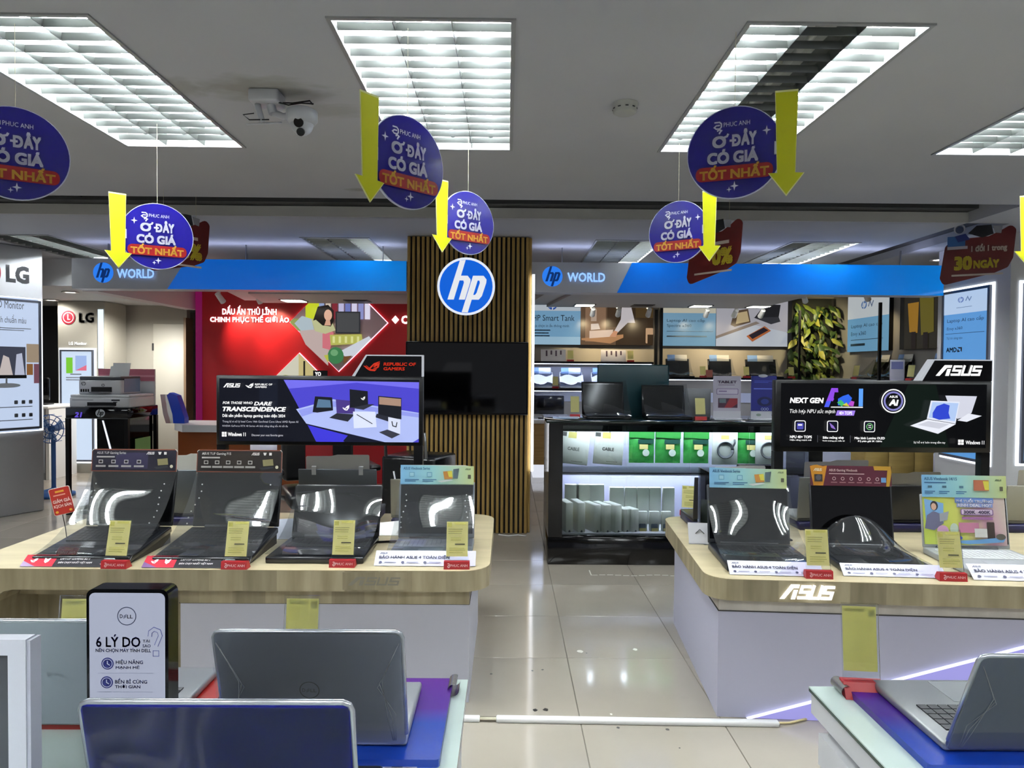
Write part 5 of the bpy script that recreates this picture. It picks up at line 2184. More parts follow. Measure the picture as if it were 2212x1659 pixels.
def display_laptop(label, loc, rz, w_=.39, dp=.36, lid_h=.275, tilt=12, base_h=.028, body=LAPG, scr=None, keym=None, film='sweep', group='laptops on the oak tables', stand=0.0, cat='laptop', deck=None):
    """open laptop facing the viewer, origin at the front edge of its base"""
    t = thing('laptop', label, cat, loc, rz, group)
    z0 = stand
    if stand:
        mb = MB()
        mb.prism([(.02, 0), (dp, 0), (dp, stand + .012), (.02, .006)], -w_ / 2 + .01, w_ / 2 - .01, mat('#0d0d14', .35), 'x')
        mb.build('riser', t)
    ti = math.atan2(stand, dp)
    MB_ = Matrix.Translation((0, 0, .006 if stand else 0)) @ Matrix.Rotation(ti, 4, 'X')
    mb = MB()
    mb.rbox(-w_ / 2, w_ / 2, 0, dp, 0, base_h, .006, body, 2, MB_)
    mb.build('base', t)
    o = link('keyboard', keyboard_mesh(w_ * .86, dp * .40, keym or mat('#101114', .4)), t)
    o.matrix_local = MB_ @ Matrix.Translation((0, dp * .48, base_h))
    mb = MB()
    mb.box(-w_ * .16, w_ * .14, dp * .07, dp * .40, base_h, base_h + .0006, deck or mat('#1f2024', .2), MB_)
    mb.build('touchpad', t)
    zh = dp * math.sin(ti) + base_h + (.006 if stand else 0)
    ML = Matrix.Translation((0, dp - .004, zh)) @ Matrix.Rotation(R(-tilt), 4, 'X')
    mb = MB()
    mb.rbox(-w_ / 2, w_ / 2, 0, .010, 0, lid_h, .004, body, 2, ML)
    mb.build('lid', t)
    mb = MB()
    mb.box(-w_ / 2 + .008, w_ / 2 - .008, -.0015, 0, .02, lid_h - .008, scr or mat('#08090b', .08), ML)
    mb.build('screen', t)
    mb = MB()
    mb.cyl((-w_ * .35, 0, 0), (w_ * .35, 0, 0), .008, DKGREY, n=8, M=ML)
    mb.build('hinge', t)
    top = ML @ Vector((0, 0, lid_h))
    if film:
        mb = MB()
        y1, z1 = top.y - .006, top.z - .003

        def sweep(u, v):
            th = v * PI / 2
            y = .004 + (y1 - .004) * math.sin(th) ** 1.15
            z = base_h + .012 + (z1 - base_h - .012) * (1 - math.cos(th)) ** 1.1
            wob = .004 * math.sin(u * 7 + 5 * v) * math.sin(v * 3)
            fl = 1 + .03 * (1 - v)
            return ((u - .5) * w_ * fl, y - .055 * math.sin(PI * v) ** .8 + wob * .5, z)

        def bag(u, v):
            th = v * PI / 2
            y = .004 + (y1 - .004) * math.sin(th) ** .8
            z = base_h + .010 + (z1 - base_h - .01) * (1 - math.cos(th)) ** .9
            return ((u - .5) * w_ * 1.02, y - .045 * math.sin(PI * v) * (.5 + .5 * math.sin(PI * u)), z + .004 * math.sin(u * 8 + v * 3) * math.sin(PI * v) + .014 * math.sin(PI * u) * math.sin(PI * v))

        def dome(u, v):
            hgt = .13 * (1 - (2 * u - 1) ** 2) + .004
            return ((u - .5) * w_ * .98, .02 + (dp - .05) * (1 - (1 - v) ** 1.6), base_h + .008 + hgt * (math.sin(v * PI / 2) ** 2.2))
        fn = {'sweep': sweep, 'bag': bag, 'dome': dome}[film]
        mb.grid(fn, 20, 20, FILM)
        mb.build('film', t)
        if film == 'sweep':
            mb = MB()
            rn = random.Random(hash(label) % 997)
            for sx in (-1, 1):
                for k in range(7):
                    u, v = .5 + sx * (.40 + .02 * math.sin(k)), .52 + .06 * k
                    q = Vector(sweep(u, v))
                    mb.cyl(q + Vector((0, -.003, 0)), q + Vector((0, -.0015, 0)), .0035, mat('#d8dade', .2, .3), n=6)
            mb.build('film_stud', t)
    return t, ML, lid_h, w_


def header_card(info, w_, h_, draw, outline=None, dz=.0, tabs=True):
    """printed card clipped on top of the lid"""
    t, ML, lh, _ = info
    mb = MB()
    ol = outline or rounded([(-w_ / 2, 0), (w_ / 2, 0), (w_ / 2, h_), (-w_ / 2, h_)], [0, 0, .012, .012], 3)
    M_ = ML @ Matrix.Translation((0, -.006, lh - .012 + dz))
    M_ = Matrix.Translation(M_.translation) @ Matrix.Rotation(R(-6), 4, 'X')
    mb.prism(ol, -.0015, .0, mat('#c9c9c2', .6), 'y', M=M_)
    o = mb.build('header_card', t)
    A = Art(0, 0, 100, 25, w_, h_, z=.002, dz=.0004)
    draw(A)
    p = A.build('header_print', o)
    p.matrix_local = M_ @ Matrix.Translation((0, 0, h_ / 2))
    return o


def front_card(info, w_, h_, draw, ang=40, x=0.0, y=-.012):
    """printed strip lying against the front edge of the base"""
    t = info[0]
    M_ = Matrix.Translation((x, y, .002)) @ Matrix.Rotation(R(-ang), 4, 'X')
    mb = MB()
    mb.box(-w_ / 2, w_ / 2, 0, .001, 0, h_, mat('#d0d0d2', .55), M_)
    o = mb.build('front_card', t)
    A = Art(0, 0, 100, 15, w_, h_, z=.0008, dz=.0003)
    draw(A)
    p = A.build('card_print', o)
    p.matrix_local = M_ @ Matrix.Translation((0, 0, h_ / 2))


# ---- prints
def hd_gaming(seed):
    def f(A):
        A.poly(rounded([(0, 25), (100, 25), (100, 3), (97, 0), (3, 0), (0, 3)], [0] * 6), mat('#6d3a28', .5))
        A.rect(1, 1.2, 99, 24, mat('#1d1715' if seed else '#181624', .4))
        A.rect(28, 4, 66, 22, mat('#2a2640' if not seed else '#241c16', .4))
        WT = mat('#d9d6d2', .5)
        A.text('ASUS TUF Gaming F15' if seed else 'ASUS TUF Gaming Series', 6, 3, 40, 6.5, WT, .02)
        A.lines(6, 8, 28, 10, 1, mat('#a8a4a0', .5), .8)
        A.asus(64, 3, 74, 6, WT)
        A.poly([(78, 3), (82, 3), (81, 6), (79, 6)], WT)
        A.rect(85, 3, 88, 6, WT)
        for k in range(4 + seed):
            x = 6 + k * (15 - 2 * seed)
            A.rect(x + 3, 12, x + 8, 16, mat('#a9a6a2', .5)).rect(x + 3.8, 12.8, x + 7.2, 15.2, mat('#1b1718', .5))
            A.lines(x, 18, x + 12, 21, 1, mat('#8d8a86', .5), .7)
        A.poly([(78, 11), (90, 10), (91, 17), (79, 18)], mat('#77704e', .4)).poly([(74, 20), (90, 18), (92, 20), (78, 22)], mat('#2b2d33', .4))
        A.circ(95, 19, 1.8, mat('#b8b39a', .4))
    return f


def hd_vivo(A):
    A.mb.poly([(-A.w / 2, -A.z, -A.h / 2), (A.w / 2, -A.z, -A.h / 2), (A.w / 2, -A.z, A.h / 2 - .004), (-A.w / 2, -A.z, A.h / 2)], ramp('vivo_run', 'X', [(-.2, '#6fa3cc'), (-.02, '#8fbfc0'), (.2, '#b9c07a')], 0, .4))
    A.up()
    dk = mat('#2f5a80', .5)
    A.text('ASUS Vivobook Series', 4, 2.5, 40, 6, dk, .02)
    for x in (12, 36):
        A.rect(x, 9, x + 7, 15, mat('#5f90a8', .5), .6).rect(x + .8, 9.8, x + 6.2, 14.2, mat('#8fb9c4', .5))
        A.lines(x - 6, 18, x + 14, 22, 2, dk, .5)
    A.poly([(58, 8), (70, 7), (71, 17), (60, 18)], mat('#b07a3a', .4)).poly([(64, 8), (70, 7), (71, 15), (66, 15)], mat('#c9c04a', .4))
    A.poly([(72, 5), (80, 4), (78, 17), (72, 17)], mat('#4a5a60', .4)).poly([(50, 20), (68, 18), (72, 19), (56, 22)], mat('#c2c8c4', .4))
    A.asus(88, 4, 96, 6, mat('#2a3a2a', .5))
    A.rect(92, 12, 96, 17, mat('#4a4a3a', .5), .6)


def hd_vivo3(A):
    A.mb.poly([(-A.w / 2, -A.z, -A.h / 2), (A.w / 2, -A.z, -A.h / 2), (A.w / 2, -A.z, A.h / 2), (-A.w / 2, -A.z, A.h / 2)], ramp('vivo_run', 'X', [(-.2, '#6fa3cc'), (-.02, '#8fbfc0'), (.2, '#b9c07a')], 0, .4))
    A.up()
    dk = mat('#2f5a80', .5)
    A.text('ASUS Vivobook 14/15', 3, 2.5, 42, 6, dk, .02)
    A.lines(3, 8, 30, 10, 1, dk, .6)
    for x in (3, 20, 40):
        A.rect(x + 4, 12, x + 9, 14.5, mat('#3f5f70', .5))
        A.lines(x, 18, x + 13, 22, 2, dk, .5)
    A.rect(61, 5, 79, 17, mat('#a8644a', .4)).poly([(72, 6), (79, 6), (79, 16), (74, 16)], mat('#c9c04a', .4))
    A.asus(86, 4, 94, 6, mat('#2a3a2a', .5))
    A.rect(91, 12, 95, 17, mat('#4a4a3a', .5), .6)


def hd_orange(A):
    A.rect(0, 0, 100, 25, mat('#4a1426', .4))
    A.poly([(0, 1), (8, -1), (16, 1), (21, 0), (16, 25), (4, 25), (2, 14)], mat('#b57a1e', .4))
    A.poly([(78, 0), (99, 0), (100, 8), (97, 25), (93, 25), (95, 5), (79, 5)], mat('#a87f28', .4))
    A.asus(4, 3.5, 15, 7, mat('#e6d9b8', .5))
    A.rect(5, 11, 15, 20, mat('#2a2320', .4)).circ(10, 15, 3.4, mat('#4a4a50', .4))
    WT = mat('#c9b6b0', .5)
    A.text('ASUS Gaming Vivobook', 23, 4, 58, 8, WT, .03)
    A.lines(23, 9.5, 68, 11, 1, WT, .6)
    for k in range(6):
        A.ring(29 + k * 10.5, 16, 2.2, .6, WT, 10)
        A.lines(25 + k * 10.5, 20, 33 + k * 10.5, 22, 1, mat('#8d6a6a', .5), .6)
    A.rect(86, 14, 92, 20, mat('#5a8ab8', .5))


def fc_gaming(A):
    A.rect(0, 0, 100, 15, mat('#17151c', .6, spec=.15))
    A.rect(0, 0, 30, 15, mat('#a82032', .6, spec=.15))
    A.poly([(0, 8), (14, 15), (0, 15)], mat('#5a2a6a', .3))
    WT = mat('#e2dcdc', .5)
    A.rog(6, 4, 13, 10, WT)
    A.poly([(19, 4), (22, 6), (25, 4), (24, 9), (22, 11), (20, 9)], WT)
    A.text('LAPTOP GAMING SỐ 1', 34, 3, 62, 6.5, WT, .03, .15)
    A.text('BÁN CHẠY NHẤT VIỆT NAM', 34, 8, 66, 12, WT, .03, .15)
    A.poly([(76, 5), (84, 3), (88, 8), (78, 10)], mat('#8a8a90', .4)).poly(ell(84, 12, 10, 1.6), mat('#a04050', .4))


def fc_white(A):
    A.rect(0, 0, 100, 15, mat('#c6c6d2', .45))
    A.poly([(48, 15), (70, 0), (100, 0), (100, 15)], mat('#b4b2cc', .45))
    dk = mat('#2e2e52', .5)
    A.asus(4, 2, 12, 3.6, dk)
    A.text('BẢO HÀNH ASUS 4 TOÀN DIỆN', 4, 4.6, 74, 9, dk, .03)
    for k in range(4):
        A.circ(6 + 22 * k, 12, 1.6, dk, 1.2, 10)
        A.lines(10 + 22 * k, 11.4, 22 + 22 * k, 12.6, 1, mat('#8a8aa2'), .7)


ZTT = ZT + .0005
# ---- left table, front row
i = display_laptop('black gaming laptop with film, leftmost on the left oak table', (-1.75, 2.855, ZTT), 0, .40, .37, .262, 12, stand=.045)
header_card(i, .40, .105, hd_gaming(0))
front_card(i, .43, .06, fc_gaming, 55, -.01, -.035)
i = display_laptop('black gaming laptop with film, second from left on the left oak table', (-1.255, 2.85, ZTT), 0, .40, .37, .262, 12, stand=.045)
header_card(i, .40, .105, hd_gaming(1))
front_card(i, .43, .06, fc_gaming, 55, -.01, -.035)
i = display_laptop('dark laptop with glossy film and no header card on the left oak table', (-.80, 2.89, ZTT), 0, .41, .36, .245, 20, film='bag')
i = display_laptop('silver-keyed laptop with blue header card at the right end of the left table', (-.325, 2.905, ZTT), 0, .355, .33, .258, 8, body=mat('#7d828c', .35, .4), keym=mat('#a9acb2', .5), deck=mat('#8d929a', .3), scr=mat('#101218', .08))
header_card(i, .345, .092, hd_vivo, rounded([(-.172, 0), (.172, 0), (.172, .084), (.13, .092), (-.172, .092)], [0, 0, .01, 0, .01], 3))
front_card(i, .42, .075, fc_white, 50, -.01, -.045)
TG = 'yellow price tags'
for q, (x, y, lab) in enumerate(((-1.585, 2.826, 'yellow price tag in front of the leftmost gaming laptop'), (-1.10, 2.826, 'yellow price tag in front of the second gaming laptop'), (-.672, 2.86, 'yellow price tag in front of the plain dark laptop'), (-.20, 2.845, 'yellow price tag in front of the laptop at the table end by the pillar'))):
    price_tag((x, y - .012, ZTT), lab, .105, .195, R(-2 + q), -14)
# little red sale sign on a wire
t = thing('sale_sign', 'small tilted red sale sign on a wire at the left of the gaming laptops', 'sign', (-2.02, 3.16, ZTT), R(18))
A = Art(0, 0, 34, 56, .085, .125, z=.003)
A.mb.prism(rrect(-.0425, -.0625, .0425, .0625, .008), -.002, .002, mat('#d8c9c0', .5), 'y')
A.rect(1, 1, 33, 55, mat('#a82418', .4), 3)
A.rect(10, 6, 24, 10, mat('#d8a030', .5)).lines(6, 14, 26, 17, 1, mat('#e0a090'), .8)
A.text('GIẢM GIÁ', 3, 22, 31, 31, mat('#f2d6d0', .5), .04)
A.text('KỊCH SÀN', 3, 33, 31, 42, mat('#f2d6d0', .5), .04)
A.circ(28, 49, 2.5, mat('#d8a030')).circ(6, 49, 2.5, mat('#d8a030'))
A.build('card', t, (0, 0, .205), (0, R(-12), 0))
mb = MB()
mb.tube([(0, .004, .15), (.012, .004, .08), (.02, .004, .004)], .002, BLACK, 5)
mb.rbox(-.01, .05, -.02, .03, 0, .006, .002, BLACK, 1)
mb.build('wire', t)

# ---- back row seen from behind
LIDG = mat('#606468', .35, .5)


def rear_laptop(label, px0, px1, ytop, d, lidm, card=None, clips=0, z=ZTT, rz=PI, group='laptops on the oak tables'):
    a, b = at(px0, ytop, d), at(px1, ytop, d)
    w_ = b.x - a.x
    lh = (a.z + b.z) / 2 - z - .06
    t = thing('laptop', label, 'laptop', ((a.x + b.x) / 2, d, z), rz, group)
    # local -y points away from the viewer: base goes back, lid back faces us
    mb = MB()
    mb.rbox(-w_ / 2 + .005, w_ / 2 - .005, -.27, .03, 0, .04, .004, mat('#141238', .35), 1)
    mb.build('pad', t)
    mb = MB()
    mb.rbox(-w_ / 2, w_ / 2, -.25, 0, .04, .058, .005, lidm, 2)
    mb.build('base', t)
    M_ = Matrix.Translation((0, 0, .058)) @ Matrix.Rotation(R(-6), 4, 'X')
    mb = MB()
    mb.rbox(-w_ / 2, w_ / 2, 0, .009, 0, lh, .004, lidm, 2, M_)
    mb.build('lid', t)
    mb = MB()
    mb.box(-w_ / 2 + .01, w_ / 2 - .01, -.002, 0, .01, lh - .01, GLOSSBLK, M_)
    mb.build('screen', t)
    if card:
        cw, ch, cc, ox = card
        mb = MB()
        mb.prism(rounded([(-cw / 2 - ox, lh - .02), (cw / 2 - ox, lh - .02), (cw / 2 - ox, lh + ch * .88), (cw * .1 - ox, lh + ch * .9), (cw * .0 - ox, lh + ch), (-cw / 2 - ox, lh + ch)], [0, 0, .008, 0, 0, .008], 3), -.004, -.0025, mat(cc, .6), 'y', M=M_)
        mb.build('header_card', t)
    for k in range(clips):
        x = (-.3 + .6 * k) * w_
        mb = MB()
        mb.box(x - .011, x + .011, .0095, .011, lh - .03, lh + .012, mat('#c4c6c8', .3), M_)
        mb.box(x - .011, x + .011, -.004, .011, lh + .012, lh + .014, mat('#c4c6c8', .3), M_)
        mb.build('clip', t)
    return t


rear_laptop('grey laptop seen from behind between the two gaming laptops', 330, 430, 1012, 3.60, LIDG, (.22, .085, '#c3c2ba', .09))
rear_laptop('grey laptop seen from behind with two clear clips on its lid', 648, 816, 1010, 3.64, LIDG, (.33, .075, '#a9a8a4', .0), 2)
rear_laptop('pale laptop seen from behind the blue header card at the table end', 845, 1012, 1032, 3.60, mat('#a09c8c', .45), (.30, .07, '#b9b6a8', 0))
mb = MB()
mb.box(-.10, .10, -.07, .07, 0, .003, PAPER)
mb.add([(-.09, -.06, .003), (.08, -.07, .003), (.10, .05, .05), (-.07, .06, .03)], [(0, 1, 2, 3)], PAPER)
tag(mb.build('paper_sheets', loc=(-.62, 3.45, ZTT)), 'crumpled white papers lying beside the pale rear laptop', 'papers')
mb = MB()
mb.add([(-.06, 0, .0), (.08, .02, .0), (.09, .06, .09), (-.05, .05, .085)], [(0, 1, 2, 3)], mat('#d5dcea', .3))
mb.box(-.06, .09, .0, .08, 0, .003, mat('#d5dcea', .3))
tag(mb.build('leaflet', loc=(-1.06, 3.30, ZTT)), 'glossy white leaflet leaning between the second and third laptops', 'leaflet')
mb = MB()
mb.tube([(-.45, 3.22, ZTT + .006), (-.52, 3.25, ZTT + .006), (-.60, 3.235, ZTT + .006)], .006, BLACK, 6)
tag(mb.build('charger_cable'), 'short black charger cable on the table right of the plain dark laptop', 'cable')

# ---- right table
i = display_laptop('black laptop with film under a blue card, leftmost on the right oak table', (1.09, 2.80, ZTT), RT, .37, .36, .265, 9, body=mat('#23262c', .3), scr=mat('#0b0b0e', .08), film='bag')
header_card(i, .35, .092, hd_vivo, rounded([(-.175, 0), (.175, 0), (.175, .072), (.02, .074), (-.01, .092), (-.175, .092)], [0, 0, .01, 0, 0, .01], 3))
front_card(i, .37, .065, fc_white, 48, -.0, -.045)
i = display_laptop('black laptop under an orange and maroon card on the right oak table', (1.56, 2.785, ZTT), RT, .37, .36, .28, 9, body=mat('#202226', .3), scr=mat('#050506', .08), film='dome')
header_card(i, .365, .092, hd_orange, [(-.175, 0), (.155, 0), (.182, .086), (.10, .082), (.095, .078), (-.105, .08), (-.15, .096), (-.182, .085)])
front_card(i, .40, .06, fc_white, 50, .0, -.04)
i = display_laptop('silver laptop with a colourful advert on its screen at the right edge', (2.055, 2.745, ZTT), RT, .38, .36, .238, 9, body=mat('#a2a5a8', .35, .3), keym=mat('#b4b6b6', .5), deck=mat('#9a9da0', .3), film=None)
header_card(i, .37, .10, hd_vivo3, rounded([(-.185, 0), (.185, 0), (.185, .085), (.06, .088), (.03, .10), (-.185, .10)], [0, 0, .01, 0, 0, .01], 3))
front_card(i, .44, .075, fc_white, 50, .02, -.045)
# advert sheet on the screen
tt, ML, lh, lw = i
A = Art(2028, 1078, 2200, 1188, .36, .215, z=.003, dz=.0004)
A.mb.poly([(-.18, -.0025, -.1075), (.18, -.0025, -.1075), (.18, -.0025, .1075), (-.18, -.0025, .1075)], ramp('advert_run', 'X', [(-.18, '#a7b54a'), (-.02, '#b9bb5c'), (.09, '#b58a9a'), (.18, '#b9a9a0')], 0, .45, diag=.3))
A.poly([(2032, 1084), (2072, 1094), (2070, 1140), (2034, 1150)], mat('#6f9ac4', .5))
A.poly([(2030, 1152), (2036, 1122), (2050, 1112), (2064, 1118), (2070, 1140), (2050, 1156)], mat('#5a5a72', .5))
A.poly(ell(2052, 1100, 8, 11), mat('#1f1a1c', .5)).poly(ell(2051, 1102, 5.5, 8), mat('#c09a84', .5))
A.poly([(2062, 1118), (2082, 1112), (2078, 1132), (2062, 1136)], mat('#8a8d92', .5))
A.rect(2096, 1080, 2176, 1092, mat('#5a78b4', .5)).text('PHÍ TUỔI TRƯỜNG', 2098, 1082, 2174, 1091, mat('#e8e4ea', .5), .04)
A.rect(2099, 1093, 2174, 1102, mat('#7a86b8', .5)).text('RINH DEAL HOT', 2101, 1094, 2172, 1101, mat('#e8e4ea', .5), .04)
A.rect(2106, 1106, 2174, 1120, mat('#6a4a7a', .5), 3).rect(2108, 1107, 2172, 1118, mat('#c9b6c9', .5), 2).text('300K  400K', 2112, 1109, 2168, 1117, mat('#4a3a5a', .5), .04)
A.rect(2108, 1124, 2172, 1130, mat('#8a5a86', .5))
A.rect(2100, 1137, 2142, 1160, mat('#a86a82', .5)).rect(2158, 1135, 2174, 1174, mat('#2e2420', .5), 2).rect(2132, 1150, 2158, 1170, mat('#c4c2bc', .5))
A.poly(ell(2090, 1152, 9, 13), mat('#a9b6a4', .5)).poly(ell(2092, 1172, 14, 6), mat('#3a4a9a', .5)).poly(ell(2066, 1156, 12, 12), mat('#b48aa8', .5))
A.poly([(2060, 1180), (2130, 1176), (2196, 1168), (2190, 1180), (2120, 1186)], mat('#5a86b0', .5)).poly(ell(2185, 1168, 10, 7), mat('#4a463e', .5))
o = A.build('advert_sheet', tt)
o.matrix_local = ML @ Matrix.Translation((-.004, -.002, .122))
for q, (px, py, lab) in enumerate(((1768, 1249, 'yellow price tag between the two black laptops on the right table'), (2056, 1254, 'yellow price tag in front of the silver advert laptop'))):
    p = onz(px, py, ZT)
    price_tag((p.x, p.y, ZTT), lab, .105, .195, RT, -12)
# rear laptops on the right table
rear_laptop('dark laptop seen from behind above the leftmost right-table laptop', 1722, 1880, 1028, 3.58, mat('#6a6c6a', .4), (.33, .09, '#8f8f96', 0), 1)
rear_laptop('black laptop seen from behind between the orange card and the advert laptop', 1900, 2060, 1046, 3.55, mat('#1a1a1e', .35), (.28, .07, '#8b8782', -.03))
rear_laptop('grey laptop seen from behind at the right edge of the picture', 2168, 2300, 1046, 3.55, mat('#8a877a', .45), (.24, .09, '#8f8a80', .02))
mb = MB()
mb.box(-.11, .11, 0, .05, 0, .06, GLOSSBLK)
mb.box(-.11, .11, .0, .05, .06, .31, mat('#15151a', .2))
tag(mb.build('black_box', loc=(at(1645, 1000, 3.7).x, 3.72, ZTT)), 'black carton behind the blue header card on the right table', 'carton')
# dark rear laptop at the table's left end
rear_laptop('dark laptop seen from behind at the left end of the right table', 1497, 1650, 1028, 3.55, mat('#17171b', .3), (.26, .06, '#b9b9bb', .05))
mb = MB()
mb.box(0, .003, -.20, .0, 0, .34, ACRYL)
mb.box(-.02, .02, -.20, .0, 0, .004, ACRYL)
tag(mb.build('clear_shield', loc=(.955, 3.44, ZTT)), 'upright clear acrylic sheet at the left end of the right table', 'sheet')
price_tag((onz(1490, 1112, ZT).x, onz(1490, 1112, ZT).y - .02, ZTT), 'yellow price tag at the far left corner of the right table', .12, .17, R(-20), -8)
mb = MB()
mb.prism([(-.05, 0), (.05, 0), (.045, .10), (-.055, .10)], 0, .004, mat('#cfcfd4', .5), 'y')
mb.box(-.05, .05, 0, .05, 0, .004, mat('#cfcfd4', .5))
mb.tube([(-.02, -.003, .05), (0, -.003, .07), (.02, -.003, .05)], .002, DKGREY, 4)
tag(mb.build('small_card', loc=tuple(onz(1512, 1176, ZT + .001)), rot=(R(-14), 0, R(-8))), 'small white card with a tiny sketch beside the sideways laptop', 'card')

# ================================================================ TABLE SIGNS
def table_display(label, px0, px1, sy0, sy1, d, topx, topy, draw, draw_top, zfoot=ZTT):
    c, w_, h_ = facing(px0, sy0, px1, sy1, d)
    t = thing('screen_stand', label, 'screen', (c.x, d, zfoot))
    zc = c.z - zfoot
    mb = MB()
    mb.rbox(-w_ / 2, w_ / 2, 0, .05, zc - h_ / 2, zc + h_ / 2, .004, BLACK, 1)
    mb.build('casing', t)
    for sx in (-1, 1):
        mb = MB()
        x = sx * (w_ / 2 - .022)
        mb.box(x - .022, x + .022, .005, .045, 0, zc - h_ / 2, BLACK)
        mb.rbox(x - .05, x + .05, -.06, .10, 0, .008, .003, BLACK, 1)
        mb.build('leg', t)
    A = Art(px0, sy0, px1, sy1, w_, h_, z=.0015, dz=.0007)
    draw(A)
    A.build('screen_picture', t, (0, 0, zc))
    a = at(topx, topy, d)
    x0, x1, zt_ = a.x - c.x, w_ / 2, a.z - zfoot
    zb = zc + h_ / 2
    sl = (zt_ - zb) * .55
    ol = [(x0 - sl, zb), (x1, zb), (x1, zt_), (x0 + .01, zt_)]
    mb = MB()
    mb.prism(ol, .0, .05, lit('#d8dce4', .55), 'y')
    tp = mb.build('topper', t)
    mb = MB()
    g = .006
    mb.prism([(x0 - sl + .016, zb), (x1 - g, zb), (x1 - g, zt_ - g), (x0 + .016, zt_ - g)], -.003, .001, GLOSSBLK, 'y')
    mb.build('topper_face', tp)
    ca, wa, ha = facing(topx - 25, topy, px1, sy0, d)
    A = Art(topx - 25, topy, px1, sy0, wa, ha, z=.005, dz=.001)
    draw_top(A)
    A.build('topper_print', tp, (ca.x - c.x, 0, ca.z - zfoot))
    return t


def art_rog(A):
    A.rect(474, 819, 905, 954, lit('#12141f', .9))
    A.rect(560, 819, 600, 954, lit('#171b29', .9))
    P1, P2, P3 = lit('#4a44c4', 1.0), lit('#8f92e0', 1.0), lit('#a9b6ea', 1.0)
    A.poly([(613, 821), (905, 824), (905, 954), (683, 954), (640, 870)], P1)
    A.poly([(613, 821), (905, 824), (905, 838), (770, 826), (624, 840)], lit('#6f6ae0', 1.0))
    A.poly([(640, 884), (720, 862), (905, 890), (905, 946), (892, 954), (832, 954), (662, 915)], P3)
    A.poly([(645, 886), (720, 866), (905, 892), (905, 900), (720, 878), (652, 900)], lit('#8d96e2', 1.0))
    A.poly([(662, 915), (832, 954), (745, 954), (720, 934), (668, 920)], lit('#15182c', .9))
    A.poly([(665, 918), (752, 940), (740, 954), (684, 954)], lit('#3d38d0', 1.0))
    WT = lit('#ffffff', 1.0)
    DK = lit('#1c1e26', .9)
    # laptops on the picture
    A.poly([(676, 890), (681, 856), (718, 858), (720, 886), (686, 891)], DK).poly([(684, 880), (688, 862), (714, 864), (716, 880)], lit('#5a7a98', .9))
    A.poly([(726, 862), (767, 866), (767, 893), (728, 892)], lit('#4a3a86', .9)).poly([(728, 892), (767, 894), (752, 910), (712, 902)], lit('#2a2c38', .9))
    A.rog(740, 874, 756, 886, WT)
    A.poly([(756, 840), (795, 844), (796, 874), (757, 880)], DK).poly([(796, 872), (810, 872), (786, 884), (760, 880)], lit('#30323e', .9))
    A.rog(780, 855, 790, 863, WT)
    A.poly([(818, 854), (868, 858), (868, 904), (818, 896)], DK).poly([(820, 856), (867, 860), (867, 876), (820, 872)], lit('#a98a78', .9)).poly([(815, 892), (866, 904), (850, 912), (812, 900)], lit('#2a2c38', .9))
    A.poly([(764, 888), (812, 888), (815, 921), (766, 924)], lit('#d3daf2', 1.0)).stroke([(772, 894), (806, 914)], 1.6, DK)
    A.poly([(840, 899), (866, 904), (866, 936), (840, 926)], lit('#d0d6ea', 1.0)).poly([(838, 926), (866, 936), (848, 945), (820, 932)], lit('#3a3c48', .9))
    A.stroke([(848, 908), (850, 918), (857, 920), (859, 910)], 2, DK)
    # wording
    A.asus(486, 829, 524, 838, WT)
    A.rog(534, 828, 552, 839, WT)
    A.text('REPUBLIC OF', 555, 829, 592, 833, WT, .02).text('GAMERS', 555, 834.5, 580, 838.5, WT, .02)
    A.text('FOR THOSE WHO', 486, 868, 550, 873.5, WT, .02, .25).text('DARE', 553, 868, 592, 876, WT, .03, .25)
    A.text('TRANSCENDENCE', 486, 879, 622, 889, WT, .04, .25)
    A.text('Dải sản phẩm laptop gaming toàn diện 2024', 486, 893, 620, 903, WT, .02)
    A.text('Trang bị vi xử lý Intel Core 14th Gen/Intel Core Ultra/ AMD Ryzen AI', 486, 908, 648, 914, lit('#c9cad6', .9))
    A.text('NVIDIA GeForce RTX 40 Series với khả năng tăng tốc AI tối đa', 486, 917, 626, 923, lit('#c9cad6', .9))
    A.windows(485, 933, 495, 943, WT).text('Windows 11', 498, 934, 536, 942, WT, .03)
    A.text('Discover your next favorite game', 549, 937, 616, 943, lit('#d8d8e2', .9))


def top_rog(A):
    RD = lit('#c8321e', .9)
    A.rog(785, 780, 822, 802, RD)
    A.text('REPUBLIC OF', 829, 783, 899, 790, RD, .03, .1).text('GAMERS', 829, 793, 875, 800, RD, .03, .1)


table_display('wide lit gaming screen with a purple laptop picture on the left table', 467, 913, 812, 962, 3.42, 786, 766, art_rog, top_rog)


